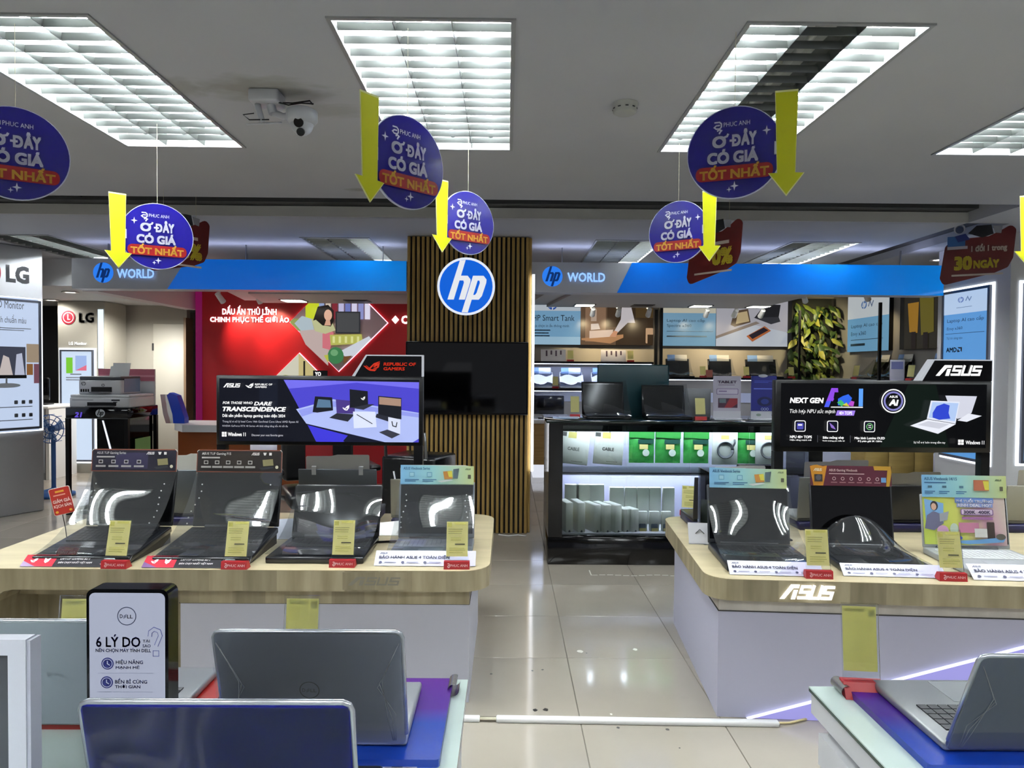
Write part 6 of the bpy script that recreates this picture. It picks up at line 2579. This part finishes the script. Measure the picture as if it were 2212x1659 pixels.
def art_ai(A):
    A.rect(1686, 829, 2130, 966, lit('#07080b', .9))
    A.poly([(1960, 830), (2020, 830), (2050, 966), (1900, 966)], lit('#0d1813', .9))
    WT = lit('#ffffff', 1.0)
    A.text('NEXT GEN', 1705, 860, 1778, 872, WT, .045, .15)
    A.poly([(1779, 880), (1794, 839), (1808, 839), (1809, 848), (1801, 848), (1799, 860), (1800, 863), (1797, 868), (1794, 866), (1789, 880)], lit('#8a48d8', 1.0))
    A.poly([(1779, 880), (1783, 868), (1794, 866), (1789, 880)], lit('#4a5ae8', 1.0))
    A.rect(1853, 840, 1862, 878, lit('#5a9af0', 1.0)).rect(1793, 879, 1862, 881, WT)
    A.poly([(1808, 862), (1818, 856), (1830, 852), (1838, 860), (1834, 872), (1820, 876), (1808, 876)], lit('#2f62e0', 1.0))
    A.poly([(1806, 870), (1814, 864), (1822, 872), (1816, 879)], lit('#3fae6a', 1.0)).poly([(1828, 876), (1836, 866), (1843, 868), (1841, 878)], lit('#b04ac0', 1.0)).poly([(1817, 876), (1826, 870), (1832, 878)], lit('#c9c040', 1.0))
    A.text('Tích hợp NPU sức mạnh', 1704, 884, 1802, 896, WT, .015, .2)
    A.poly([(1806, 887), (1845, 887), (1842, 898), (1803, 898)], lit('#9a7ae0', 1.0)).text('40+ TOPS', 1810, 889, 1838, 896, WT, .02)
    A.ring(1926, 866, 26, 2.5, WT).ring(1926, 866, 21, 4, lit('#7d7ab8', 1.0))
    A.text('ASUS', 1917, 854, 1935, 859, WT, .03).text('Ai', 1916, 862, 1937, 876, WT, .05, .2)
    for k, (x, cc) in enumerate(((1726, '#4a4aa8'), (1795, '#8a6ac0'), (1874, '#6aa86a'))):
        A.rect(x - 12, 909, x + 12, 933, WT, 4).rect(x - 10.4, 910.6, x + 10.4, 931.4, lit('#101225', .9), 3)
        if k == 0:
            A.rect(x - 7, 914, x + 7, 928, lit(cc, 1.0), 2).rect(x - 5, 917, x + 4, 920, WT)
        elif k == 1:
            A.poly([(x - 7, 913), (x + 2, 920), (x + 7, 928), (x - 3, 924)], lit(cc, 1.0))
        else:
            A.ring(x, 921, 7.5, 2, lit(cc, 1.0), 16).rect(x - 3, 918, x + 3, 919.5, WT).rect(x - 3, 922, x + 3, 923.5, WT)
    A.text('NPU 40+ TOPS', 1703, 941, 1750, 947, WT, .03).text('Hiệu năng mạnh mẽ', 1703, 949, 1749, 953, WT, .02)
    A.text('Siêu mỏng nhẹ', 1773, 942, 1818, 949, WT, .03).text('Thời lượng pin bền bỉ', 1772, 950, 1820, 954, WT, .02)
    A.text('Màn hình Lumina OLED', 1841, 943, 1906, 948, WT, .03).text('Độ phân giải 3K 120Hz', 1848, 950, 1900, 955, WT, .02)
    A.rect(1761, 940, 1762, 955, lit('#55585f', .9)).rect(1831, 940, 1832, 955, lit('#55585f', .9))
    A.poly([(2033, 853), (2101, 854), (2090, 890), (2082, 896), (2060, 903), (2040, 870)], lit('#c9cbd8', 1.0)).poly([(2083, 891), (2112, 896), (2080, 909), (2060, 906)], lit('#dcdee8', 1.0))
    A.poly([(2002, 864), (2064, 866), (2056, 913), (1994, 903)], lit('#d8dcea', 1.0)).poly([(2005, 867), (2061, 869), (2054, 908), (1998, 900)], lit('#a9c0e6', 1.0))
    A.poly([(2006, 890), (2014, 876), (2030, 870), (2042, 874), (2040, 890), (2044, 902), (2020, 905), (2006, 900)], lit('#2f44c4', 1.0))
    A.poly([(1958, 918), (1994, 904), (2056, 914), (2018, 935)], lit('#e2e4ee', 1.0)).poly([(1974, 916), (1996, 908), (2042, 914), (2020, 924)], lit('#c4c6d2', 1.0))
    A.text('Sự hỗ trợ luôn trong tầm tay', 1966, 950, 2034, 957, WT, .01)
    A.windows(2061, 947, 2073, 958, WT).text('Windows 11', 2077, 949, 2117, 957, WT, .02)


def top_asus(A):
    A.asus(2020, 789, 2122, 812, lit('#ffffff', 1.5))


table_display('wide lit black screen about next generation laptops on the right table', 1675, 2142, 822, 977, 3.38, 2012, 776, art_ai, top_asus)

# ================================================================ chair and clutter behind the left table
t = thing('gaming_chair', 'black gaming chair with red trim behind the left screen', 'chair', (-1.30, 4.95, 0), R(25))
LEA = mat('#0f0f11', .3)
mb = MB()
mb.rbox(-.27, .27, -.26, .26, .44, .54, .03, LEA)
mb.build('seat', t)
mb = MB()
mb.rbox(-.26, .26, .20, .32, .56, .98, .04, LEA)
mb.build('backrest', t)
mb = MB()
mb.rbox(-.10, .10, .185, .20, .60, .94, .007, mat('#7a1418', .4))
mb.build('red_stripe', t)
for sx in (-1, 1):
    mb = MB()
    mb.rbox(sx * .33 - .04, sx * .33 + .04, -.18, .14, .66, .70, .015, LEA)
    mb.tube([(sx * .33, 0, .67), (sx * .33, .02, .50), (sx * .2, .02, .45)], .018, STEEL)
    mb.build('armrest', t)
mb = MB()
mb.cyl((0, 0, .08), (0, 0, .44), .03, STEEL)
mb.build('gas_lift', t)
for k in range(5):
    a = k * 2 * PI / 5
    mb = MB()
    mb.tube([(0, 0, .10), (.28 * math.cos(a), .28 * math.sin(a), .06)], .02, BLACK)
    mb.cyl((.28 * math.cos(a) - .012, .28 * math.sin(a), .03), (.28 * math.cos(a) + .012, .28 * math.sin(a), .03), .028, BLACK)
    mb.build('leg', t)
# dark gear and a white notice on the counter side
c1, w1, h1 = facing(540, 958, 598, 977, 4.6)
t = thing('notice_stand', 'white notice card on a thin stand behind the left screen', 'notice', (c1.x, 4.6, 0))
mb = MB()
mb.rbox(-w1 / 2, w1 / 2, 0, .008, c1.z - h1 / 2, c1.z + h1 / 2, .003, mat('#b4b2c0', .5), 1)
mb.build('card', t)
mb = MB()
mb.cyl((0, .01, 0), (0, .01, c1.z), .008, STEEL)
mb.lathe([(0, 0), (.12, 0), (.12, .012), (0, .016)], BLACK, 20)
mb.build('stand', t)
t = thing('black_trolley', 'black equipment trolley with cables beside the slatted pillar', 'trolley', (-.60, 4.80, 0), R(-20))
mb = MB()
mb.rbox(-.2, .2, -.18, .18, .08, .80, .02, mat('#101113', .25))
mb.build('body', t)
mb = MB()
mb.tube([(-.15, -.2, .80), (-.15, -.22, .96), (.15, -.22, .96), (.15, -.2, .80)], .012, STEEL)
mb.build('handle', t)
for sx in (-1, 1):
    for sy in (-1, 1):
        mb = MB()
        mb.cyl((sx * .16 - .015, sy * .14, .04), (sx * .16 + .015, sy * .14, .04), .04, BLACK)
        mb.build('wheel', t)
mb = MB()
mb.tube([(-.1, -.185, .7), (-.05, -.20, .5), (.05, -.2, .55), (.12, -.185, .3)], .006, mat('#cfd2d6', .3), 6)
mb.build('cable', t)

# ================================================================ NEAR TABLES
ZN = .72
GTOP = bpy.data.materials.new('frosted_glass_top')
GTOP.use_nodes = True
_b = GTOP.node_tree.nodes['Principled BSDF']
_b.inputs['Base Color'].default_value = rgb('#c6d6d0')
_b.inputs['Roughness'].default_value = .06
_b.inputs['Coat Weight'].default_value = .3
GEDGE = mat('#1f3a34', .15)


def near_table(label, x0, x1, y0, y1, step):
    t = thing('glass_top_table', label, 'table', (x0, y0, 0))
    w_, d_ = x1 - x0, y1 - y0
    mb = MB()
    mb.box(0, w_, 0, d_, ZN - .003, ZN, GTOP)
    mb.build('glass_top', t)
    mb = MB()
    mb.box(0, w_, 0, d_, ZN - .010, ZN - .003, GEDGE)
    mb.build('glass_edge', t)
    mb = MB()
    mb.box(.004, w_ - .004, .004, d_ - .004, ZN - .055, ZN - .010, WALLW)
    mb.build('slab', t)
    mb = MB()
    if step:
        mb.box(-.0, w_, .0, d_ - .05, ZN - .14, ZN - .075, WALLW)
        mb.box(.03, w_ - .03, .03, d_ - .08, ZN - .075, ZN - .055, mat('#8a8b8d', .5))
        mb.box(.06, w_ - .06, .06, d_ - .12, 0, ZN - .14, WALLW)
    else:
        mb.box(.012, w_ - .012, .012, d_ - .02, 0, ZN - .055, WALLW)
    mb.build('body', t)
    return t


near_table('glass-topped white table at the lower left carrying several laptops', -1.75, -.080, .25, 1.50, 0)
near_table('glass-topped white table at the lower right with a tray', .655, 2.0, .25, 1.475, 1)

# display pads
PADL = ramp('pad_run_left', 'Y', [(0, '#15399c'), (.12, '#173c9e'), (.18, '#4a1f86'), (.32, '#54207e')], 0, .25)
PADR = ramp('pad_run_right', 'Y', [(0, '#10389c'), (.10, '#1a3596'), (.17, '#3a1c78'), (.32, '#45207c')], 0, .25)


def pad(label, x, y, w_, d_, m, h_=.014):
    mb = MB()
    mb.prism(rrect(-w_ / 2, 0, w_ / 2, d_, .006, 2), 0, h_, m)
    return tag(mb.build('display_pad', loc=(x, y, ZN)), label, 'pad', 'coloured laptop pads')


pad('blue to purple pad under the silver laptop at lower left', -.335, 1.165, .45, .31, PADL)
pad('red pad under the grey laptop beside the standing black sign', -.80, 1.285, .45, .21, mat('#9c1f1a', .3))
pad('blue to purple pad under the laptop at lower right', .955, 1.155, .47, .31, PADR)
for q, (x, lab) in enumerate(((-.105, 'rolled metal edge at the corner of the purple pad at lower left'), (-.572, 'rolled metal edge at the corner of the red pad'), (.712, 'rolled metal edge at the corner of the purple pad at lower right'))):
    mb = MB()
    mb.grid(lambda u, v: (-.001 + .012 * math.cos(u * 5.2 + 1), .05 * v, .0135 + .012 * math.sin(u * 5.2 + 1)), 14, 1, mat('#9c9a98', .25, .8))
    tag(mb.build('rolled_edge', loc=(x, 1.42, ZN)), lab, 'edge strip')


def facing_away(label, xc, yh, w_, dp, lid_h, tilt, lidm, basem, z0, logo=None, wrap=True, film=None, base_h=.016):
    """open laptop whose lid back faces the viewer; origin at the hinge"""
    t = thing('laptop', label, 'laptop', (xc, yh, z0), group='laptops on the glass-topped tables')
    mb = MB()
    mb.rbox(-w_ / 2, w_ / 2, 0, dp, 0, base_h, .005, basem, 2)
    mb.build('base', t)
    o = link('keyboard', keyboard_mesh(w_ * .84, dp * .38, mat('#25272c', .4)), t, (0, dp * .54, base_h), (0, 0, PI))
    mb = MB()
    mb.box(-w_ * .18, w_ * .18, dp * .6, dp * .95, base_h, base_h + .0006, mat('#8f9296', .2))
    mb.build('touchpad', t)
    M_ = Matrix.Translation((0, 0, base_h * .6)) @ Matrix.Rotation(R(tilt), 4, 'X')
    mb = MB()
    mb.prism(rrect(-w_ / 2, 0, w_ / 2, lid_h, .010, 4), -.007, 0, lidm, 'y', M=M_)
    mb.build('lid', t)
    mb = MB()
    edge = [(x, z) for x, z in rrect(-w_ / 2 - .0008, 0, w_ / 2 + .0008, lid_h + .0008, .0105, 4)]
    e2 = [(-w_ / 2 - .001, 0.01)] + edge[5:10][::1] + []
    mb.tube([(-w_ / 2, -.0035, .02), (-w_ / 2, -.0035, lid_h - .011), (-w_ / 2 + .0032, -.0035, lid_h - .0032), (-w_ / 2 + .011, -.0035, lid_h), (w_ / 2 - .011, -.0035, lid_h), (w_ / 2 - .0032, -.0035, lid_h - .0032), (w_ / 2, -.0035, lid_h - .011), (w_ / 2, -.0035, .02)], .0042, mat('#c9cdd4', .22, .7), 8, M=M_)
    mb.build('lid_edge', t)
    mb = MB()
    mb.box(-w_ / 2 + .006, w_ / 2 - .006, 0, .001, .008, lid_h - .006, GLOSSBLK, M_)
    mb.build('screen', t)
    if logo:
        A = Art(-1, -1, 1, 1, .036, .036, z=.0075, dz=.0002)
        A.dell(0, 0, .95, logo)
        o = A.build('logo', t)
        o.matrix_local = M_ @ Matrix.Translation((-.004, 0, lid_h * .50))
    if wrap:
        mb = MB()

        def fn(u, v):
            e = abs(2 * u - 1)
            crease = .0022 * math.sin(u * 40 + 6 * math.sin(v * 5)) * max(0, e - .55) * 2.2
            return ((u - .5) * (w_ + .010), -.0092 - abs(crease) - .001 * math.sin(v * 5) * e, .006 + (lid_h - .001) * v)
        mb.grid(fn, 48, 24, WRAP, M_)
        mb.build('wrap', t)
        # gathered folds of the wrap near both sides
        mb = MB()
        rn = random.Random(int(xc * 100))
        for sx in (-1, 1):
            kx = sx * w_ * .36
            for k in range(3):
                x0 = sx * w_ / 2 * (.97 - .015 * k)
                pts = [(x0, -.010, lid_h * (.92 - .02 * k)), (kx + sx * .01 * k * .4, -.0115, lid_h * .62 + .006 * (k - 3)), (x0 - sx * (.01 + .004 * k), -.011, lid_h * .30 - .01 * k), (x0 - sx * .012, -.010, lid_h * .05)]
                if k % 2:
                    pts = pts[1:]
                mb.tube(pts, .0007, clear('wrap_fold', (.97, .98, 1.0), 1.3, .2, .16), 4, M=M_)
        mb.build('wrap_crease', t)
    if film:
        mb = MB()

        def fn2(u, v):
            return ((u - .5) * (w_ - .006), -.0085 - .004 * math.sin(u * 6 + v * 3) ** 2 * math.sin(PI * v), .004 + (lid_h - .008) * v)
        mb.grid(fn2, 30, 18, film, M_)
        mb.build('blue_film', t)
    return t


LIDS = mat('#a6aec4', .22, .2)
ZP = ZN + .0145
facing_away('silver laptop with a round logo and cling wrap at lower left', -.327, 1.205, .312, .22, .225, 15, LIDS, mat('#a9adb2', .35, .4), ZP, logo=mat('#15161a', .3))
facing_away('grey laptop behind the standing black sign at far lower left', -.80, 1.27, .37, .22, .213, 14, mat('#949ca4', .3, .2), mat('#8f9296', .35, .4), ZP, wrap=False, logo=mat('#9aa0a6', .3, .6))
facing_away('laptop covered in dark blue film at the bottom edge of the picture', -.378, .955, .355, .19, .235, 12, mat('#2c2f8e', .16, .25), mat('#3a3c44', .35, .4), ZN + .001, wrap=False, film=clear('blue_film', (.7, .7, .95), 1.7, .04))
facing_away('dark laptop in cling wrap on the right glass-topped table', .95, 1.195, .36, .25, .215, 23, mat('#46506e', .25, .3), mat('#8d9092', .35, .5), ZP)

# price tags seen from behind on the near tables
for q, (px, py, d, lab) in enumerate(((157, 1330, 1.46, 'clear tag with yellow sheet behind the grey laptop at far lower left'), (648, 1330, 1.47, 'clear tag with yellow sheet behind the silver wrapped laptop'), (1862, 1400, 1.44, 'tall clear tag with yellow sheet and red foot on the right glass-topped table'))):
    x = at(px, py, d).x
    price_tag((x, d, ZN + .0005), lab, .082, .185 if q < 2 else .185, PI if q < 2 else PI + R(-6), 7, fine=1)

# standing black sign
t = thing('table_sign', 'black standing sign listing six reasons in front of the grey laptop', 'sign', (at(279, 1400, 1.16).x, 1.155, ZN))
sw, sh = .126, .306
mb = MB()
mb.prism(rrect(-sw / 2 - .005, 0, sw / 2 + .005, sh, .012, 4), 0, .035, GLOSSBLK, 'y')
mb.build('case', t)
mb = MB()
mb.rbox(-sw / 2 - .003, sw / 2 + .003, -.02, .05, 0, .008, .003, GLOSSBLK, 1)
mb.build('foot', t)
A = Art(203, 1312, 362, 1690, sw, sh - .012, z=.0008, dz=.0004)
A.poly(rrect(203, 1312, 362, 1688, 12), lit('#c8cfe6', .55))
NV = mat('#2a2f74', .5)
NV2 = mat('#3c4488', .5)
A.dell(282, 1362, 20, mat('#26304e', .5), .09)
A.text('6 LÝ DO', 219, 1400, 312, 1428, NV, .02)
A.text('TẠI', 317, 1411, 332, 1419, NV2, .02).text('SAO', 317, 1421, 334, 1428, NV2, .02)
A.text('NÊN CHỌN MÁY TÍNH DELL', 219, 1429, 335, 1440, NV2, .03)
q0 = [(333, 1404), (334, 1394), (342, 1388), (352, 1392), (355, 1402), (350, 1414), (346, 1424)]
A.stroke(q0, 9, NV2).stroke(q0, 6.5, lit('#c8cfe6', .55))
A.stroke([(340, 1434), (352, 1434), (352, 1446), (340, 1446)], 1.2, NV2, True)
for k, (yy, a, b) in enumerate(((1462, 'HIỆU NĂNG', 'MẠNH MẼ'), (1501, 'BỀN BỈ CÙNG', 'THỜI GIAN'))):
    A.circ(245, yy, 13, NV).ring(245, yy, 10.5, 1.2, lit('#c8cfe6', .55), 20)
    A.stroke([(245, yy - 6), (245, yy), (250, yy + 3)], 1.6, lit('#c8cfe6', .55))
    A.text(a, 263, yy - 10, 320 if k == 0 else 330, yy + 2, NV2, .03).text(b, 263, yy + 3, 313 if k == 0 else 316, yy + 12, NV2, .03)
    A.rect(226, yy + 19, 342, yy + 20, mat('#8a90a8', .5))
A.build('print', t, (0, 0, sh / 2))

# white-framed screen at the lower left corner
p = at(62, 1378, .86)
t = thing('white_monitor', 'white-framed screen cut off by the lower left corner', 'monitor', (p.x - .22, .86, ZN))
hh = p.z - ZN
mb = MB()
g = .022
for a, b, c, d in ((-.22, .22, .045, .045 + g), (-.22, .22, hh - g * .9, hh), (-.22, -.22 + g, .045 + g, hh - g * .9), (.22 - g, .22, .045 + g, hh - g * .9)):
    mb.box(a, b, -.006, .012, c, d, mat('#c9cbd6', .35))
mb.build('bezel', t)
mb = MB()
mb.box(.22, .2245, -.004, .016, .045, hh - .002, mat('#b4b6c4', .35))
mb.build('side_edge', t)
mb = MB()
mb.box(-.22 + g, .22 - g, 0, .004, .045 + g, hh - g * .9, mat('#3a3b42', .25))
mb.build('screen', t)
mb = MB()
mb.rbox(-.10, .10, -.05, .09, 0, .010, .004, mat('#c9cbd6', .35), 1)
mb.prism([(-.03, .008), (.03, .008), (.03, .16), (-.03, .16)], .016, .03, mat('#c9cbd6', .35), 'y')
mb.build('stand', t)

# papers near the bottom edge
p = onz(838, 1655, ZN)
t = thing('leaflet', 'white leaflet with sideways lettering on the near glass table', 'leaflet', (p.x - .005, p.y - .045, ZN + .0005))
mb = MB()
mb.prism([(-.07, -.07), (.055, -.07), (.055, .06), (-.07, .06)], 0, .0012, mat('#c6c8d2', .5))
mb.build('sheet', t)
A = Art(0, 0, 100, 100, .12, .12, z=.0, dz=.0001)
A.text('Windows 11', 8, 60, 92, 76, mat('#2c2e3e', .5), .01)
A.ring(60, 30, 10, 2, mat('#3c3e4e'))
o = A.build('print', t)
o.matrix_local = Matrix.Translation((.0, 0, .0016)) @ Matrix.Rotation(PI / 2, 4, 'Z') @ Matrix.Rotation(-PI / 2, 4, 'X')

# ================================================================ FLOOR: conduit and marks
a, b = onz(1012, 1557, 0), onz(1682, 1568, 0)
t = thing('cable_trunking', 'white plastic cable trunking lying across the tiled floor', 'trunking', (a.x, a.y, 0), math.atan2(b.y - a.y, b.x - a.x))
L = (b - a).length
mb = MB()
mb.rbox(-.3, .045, -.014, .014, 0, .018, .003, WHITE, 1)
mb.build('trunking_end', t)
mb = MB()
mb.rbox(.11, L, -.015, .015, 0, .020, .004, WHITE, 1)
mb.build('trunking_length', t)
mb = MB()
for k in range(3):
    mb.tube([(.03, -.006 + .006 * k, .010), (.13, -.006 + .006 * k, .010)], .003, mat('#b9b39c', .5), 6)
mb.build('wires', t)
a2 = onz(1680, 1566, 0)
mb = MB()
mb.tube([(a2.x - .05, a2.y, .006), (a2.x + .05, a2.y + .005, .006), (a2.x + .16, a2.y + .05, .006), (a2.x + .4, a2.y - .05, .006)], .005, mat('#c9b98a', .5), 6)
tag(mb.build('yellow_cable'), 'yellowish cable leaving the end of the floor trunking', 'cable')
mk = [(1253, 1407, .016, '#dcd9cf'), (1372, 1403, .013, '#dcd9cf'), (1156, 1534, .011, '#1e1a16'), (1179, 1533, .012, '#1e1a16'), (1150, 1449, .006, '#1e1a16'), (1172, 1447, .006, '#1e1a16'), (1061, 1456, .007, '#3a352e'), (1335, 1572, .008, '#2a2622'), (1442, 1576, .009, '#2a2622'), (1267, 1411, .005, '#3a352e'), (1468, 1616, .004, '#2a2622'), (1320, 1543, .006, '#dcd9cf')]
for k, (px, py, r, c) in enumerate(mk):
    p = onz(px, py, 0)
    mb = MB()
    rn = random.Random(k)
    mb.poly([(r * rn.uniform(.7, 1.1) * math.cos(a * PI / 5), r * rn.uniform(.8, 1.3) * math.sin(a * PI / 5), .0006) for a in range(10)], mat(c, .5))
    mb.build('floor_mark', floor, (p.x, p.y, 0))
a, b = onz(1278, 1243, 0), onz(1512, 1240, 0)
mb = MB()
for k in range(14):
    s = k / 14
    mb.box(a.x + (b.x - a.x) * s, a.x + (b.x - a.x) * (s + .055), a.y + .01 * math.sin(k), a.y + .01 * math.sin(k) + .012, 0, .0006, mat('#bdb9ac', .5))
mb.box(a.x - .006, a.x + .002, a.y, a.y + .12, 0, .0006, mat('#d0ccc0', .5))
mb.build('tape_mark', floor)

# ================================================================ HANGING SIGNS
DISCB = mat('#1c1578', .18)
DISCR = mat('#cfd3ea', .4)
ARROW = mat('#c9cc12', .35)
ARROWE = mat('#e4e6a0', .4)
LETT = mat('#d2d2e6', .4)
GOLD = mat('#d2a640', .35)
PILL = mat('#8c1218', .3)
RD_ = .150


def hang_sign(label, px, py, d, rz, side, tie=None):
    c = at(px, py, d)
    t = thing('hanging_sign', label, 'hanging sign', (c.x, d, c.z), R(rz), 'round blue hanging signs')
    mb = MB()
    mb.cyl((0, -.004, 0), (0, .004, 0), RD_, DISCR, n=56)
    mb.build('disc_edge', t)
    A = Art(-1, -1, 1, 1, 2 * RD_, 2 * RD_, z=.0045, dz=.0007)
    A.circ(0, 0, .982, DISCB, n=56)
    s = -side
    A.shop(-.44, -.70, .32, -.53, LETT)
    A.spark(.66 * side * 1.0, -.40, .09, LETT) if side > 0 else A.spark(-.62, -.42, .09, LETT)
    A.text('O', -.46, -.38, -.17, -.12, LETT, .05, res=4)
    A.stroke([(-.215, -.335), (-.15, -.355), (-.125, -.41)], .045, LETT)
    A.stroke([(-.36, -.485), (-.315, -.515), (-.27, -.49), (-.30, -.455), (-.315, -.42)], .035, LETT)
    A.text('D', -.045, -.38, .135, -.12, LETT, .05, res=4)
    A.stroke([(-.095, -.25), (.04, -.25)], .05, LETT)
    A.text('ÂY', .145, -.48, .46, -.12, LETT, .05, res=4)
    A.text('CÓ GIÁ', -.56, -.08, .50, .24, LETT, .05, res=4)
    A.rect(-.80, .29, .80, .60, PILL, .13)
    A.text('TỐT NHẤT', -.72, .26, .72, .57, GOLD, .04, res=4)
    A.spark(.02, .74, .09, LETT).spark(-.09, .81, .055, LETT)
    A.build('disc_print', t)
    def arrow(k):
        x = side * 1.05
        return [((x - .23 * k) * RD_, 1.16 * RD_ * k), ((x + .22 * k) * RD_, 1.14 * RD_ * k), ((x + .19 * k) * RD_, -.58 * RD_ * (2 - k)), ((x + .36 * k) * RD_, -.60 * RD_ * (2 - k)), ((x + .02) * RD_, -1.03 * RD_ * k), ((x - .34 * k) * RD_, -.55 * RD_ * (2 - k)), ((x - .17 * k) * RD_, -.56 * RD_ * (2 - k))]
    mb = MB()
    mb.prism(arrow(1.02), -.016, -.012, ARROWE, 'y')
    ar = mb.build('arrow', t)
    mb = MB()
    mb.prism([(p[0] + (side * 1.05 * RD_ - p[0]) * .04, p[1] * .982) for p in arrow(1.0)], -.0168, -.0161, ARROW, 'y')
    mb.build('arrow_face', ar)
    mb = MB()
    mb.box(side * .86 * RD_ - .006, side * .86 * RD_ + .006, -.012, -.004, -.02, .02, DISCR)
    mb.build('spacer', t)
    mb = MB()
    mb.cyl((0, 0, RD_ - .004), (0, 0, ZC - c.z - .001), .0009, mat('#c9c4a8', .5), n=5)
    mb.build('string', t)
    return t


hang_sign('large blue hanging disc cut off by the left edge', 34, 332, 2.28, 32, -1)
hang_sign('large blue hanging disc with a yellow arrow left of the middle lamp end', 880, 352, 2.28, 46, -1)
hang_sign('small blue hanging disc in front of the glowing round pillar sign', 1011, 482, 3.33, 38, -1)
hang_sign('small blue hanging disc over the left sign band', 340, 511, 3.20, 28, -1)
hang_sign('large blue hanging disc with its arrow on the right side', 1586, 330, 2.28, -22, 1)
hang_sign('small blue hanging disc over the right sign band', 1465, 501, 3.40, -34, 1)
hang_sign('blue hanging sign at the right edge with only its arrow showing', 2308, 500, 3.20, -24, -1)

REDS = noisy('red_hang_card', '#561310', '#661814', (4, 4, 4), .3)


def red_sign(label, px, py, d, rz, var, k=.0034):
    c = at(px, py, d)
    t = thing('return_sign', label, 'hanging sign', (c.x, d, c.z), R(rz), 'red hanging signs')
    ol = [(-60, -42), (-54, -56), (30, -36), (52, -26), (60, -8), (64, 46), (56, 56), (40, 46), (20, 36), (-40, 34), (-52, 20)]
    ol = rounded([(x * k, y * k) for x, y in ol], [.03] * len(ol), 3)
    mb = MB()
    mb.prism(ol, -.003, .003, REDS, 'y')
    mb.build('card', t)
    A = Art(-64, -60, 64, 60, 128 * k, 120 * k, z=.004, dz=.0008)
    WT, YL = mat('#cfc4b8', .4), mat('#c9b52c', .4)
    A.rect(-48, -40, -18, -20, mat('#2f5e9e', .4)).rect(-48, -20, -14, -14, mat('#b9b4c0', .4))
    A.ring(-28, -54, 10, 3, mat('#b9b9c2', .4), 16).circ(-28, -52, 7, mat('#3f4a6a', .4))
    A.poly([(-36, -40), (-18, -44), (-10, -32), (-30, -28)], mat('#24347c', .4))
    A.poly([(-14, -44), (0, -58), (24, -58), (28, -40), (10, -34)], mat('#1a1a1c', .4)).poly([(26, -56), (42, -54), (40, -40), (30, -42)], mat('#8a8d94', .4))
    if var == 'days':
        A.text('1 đổi 1 trong', -8, -22, 50, -4, WT, .05)
        A.text('30', -36, 0, -6, 28, YL, .06).text('NGÀY', -4, 6, 38, 26, YL, .06)
    else:
        A.lines(-20, -18, 40, -8, 1, WT, .6)
        A.text('0%', 0, -6, 46, 26, YL, .06)
    A.lines(-40, 36, 48, 42, 1, WT, .6)
    A.build('print', t)
    for x in (-.10, .12):
        mb = MB()
        mb.cyl((x, 0, .14), (x, 0, ZC - c.z - .001), .0008, mat('#c9c4a8', .5), n=4)
        mb.build('string', t)
    return t


red_sign('red hanging sign about exchange within thirty days near the right column', 2108, 552, 5.32, -30, 'days', .0039)
red_sign('dark red hanging sign half hidden behind the small right disc', 1540, 545, 4.42, -54, 'zero')
red_sign('dark red hanging sign half hidden behind the small left disc', 386, 528, 4.42, 58, 'zero')

# ---------------------------------------------------------------- ceiling devices
CAMW = mat('#b9bcc2', .35)
p = onz(585, 200, ZC)
t = thing('security_camera', 'white dome security camera with loose wires on the ceiling', 'camera', (p.x, p.y, ZC))
mb = MB()
mb.rbox(-.075, .045, -.05, .05, -.05, 0, .008, CAMW)
mb.build('junction_box', t)
mb = MB()
mb.cyl((.0, 0, -.05), (0.01, 0, -.085), .018, CAMW)
mb.tube([(.01, 0, -.08), (.05, 0, -.095), (.10, 0, -.085)], .014, CAMW)
mb.build('arm', t)
mb = MB()
mb.lathe([(0, -.045), (.045, -.045), (.062, -.055), (.062, -.09), (.050, -.105), (0, -.108)], CAMW, 24, Matrix.Translation((.125, 0, -.02)))
mb.build('housing', t)
mb = MB()
mb.lathe([(.046 * math.cos(a), -.046 * math.sin(a) * 1.1) for a in [k * PI / 16 for k in range(9)]], CAMW, 22, Matrix.Translation((.125, 0, -.120)))
mb.lathe([(.046, 0), (.044, .015), (.03, .022), (0, .022)], CAMW, 22, Matrix.Translation((.125, 0, -.120)))
hd = mb.build('camera_head', t)
mb = MB()
for rr, zz, y in ((.020, 0, -.046), (.012, 0, -.048)):
    pass
mb.cyl((.125, -.030, -.128), (.125, -.048, -.134), .019, GLOSSBLK, n=18)
mb.build('lens', hd)
mb = MB()
mb.cyl((.128, -.020, -.160), (.130, -.036, -.168), .016, BLACK, n=14)
mb.build('speaker_grille', hd)
mb = MB()
mb.tube([(-.06, -.02, -.09), (-.10, -.03, -.10), (-.075, -.03, -.12), (0, -.02, -.115)], .0025, BLACK, 5)
mb.tube([(.03, -.02, -.045), (.08, -.03, -.06), (.13, -.03, -.052), (.18, -.03, -.055)], .003, BLACK, 5)
mb.tube([(.05, .0, -.04), (.09, -.01, -.045), (.16, -.01, -.035), (.17, -.01, -.05)], .003, BLACK, 5)
mb.build('wires', t)
mb = MB()
mb.tube([(-.09, -.02, -.135), (.0, -.02, -.13), (.05, -.02, -.127)], .004, CAMW, 6)
mb.tube([(-.05, -.01, -.05), (-.03, -.015, -.12)], .012, CAMW, 8)
mb.build('bracket', t)
p = onz(1350, 224, ZC)
t = thing('smoke_detector', 'round white smoke detector on the ceiling left of the half-dark lamp', 'smoke detector', (p.x, p.y, ZC))
mb = MB()
mb.lathe([(0, -.042), (.040, -.042), (.049, -.036), (.050, -.008), (.053, -.006), (.053, 0)], mat('#a2a49e', .5), 28)
mb.build('body', t)
mb = MB()
for k in range(10):
    a = k * PI / 5
    mb.box(-.006, .006, -.0515, -.049, -.026, -.022, DKGREY, Matrix.Rotation(a, 4, 'Z'))
mb.build('vent', t)
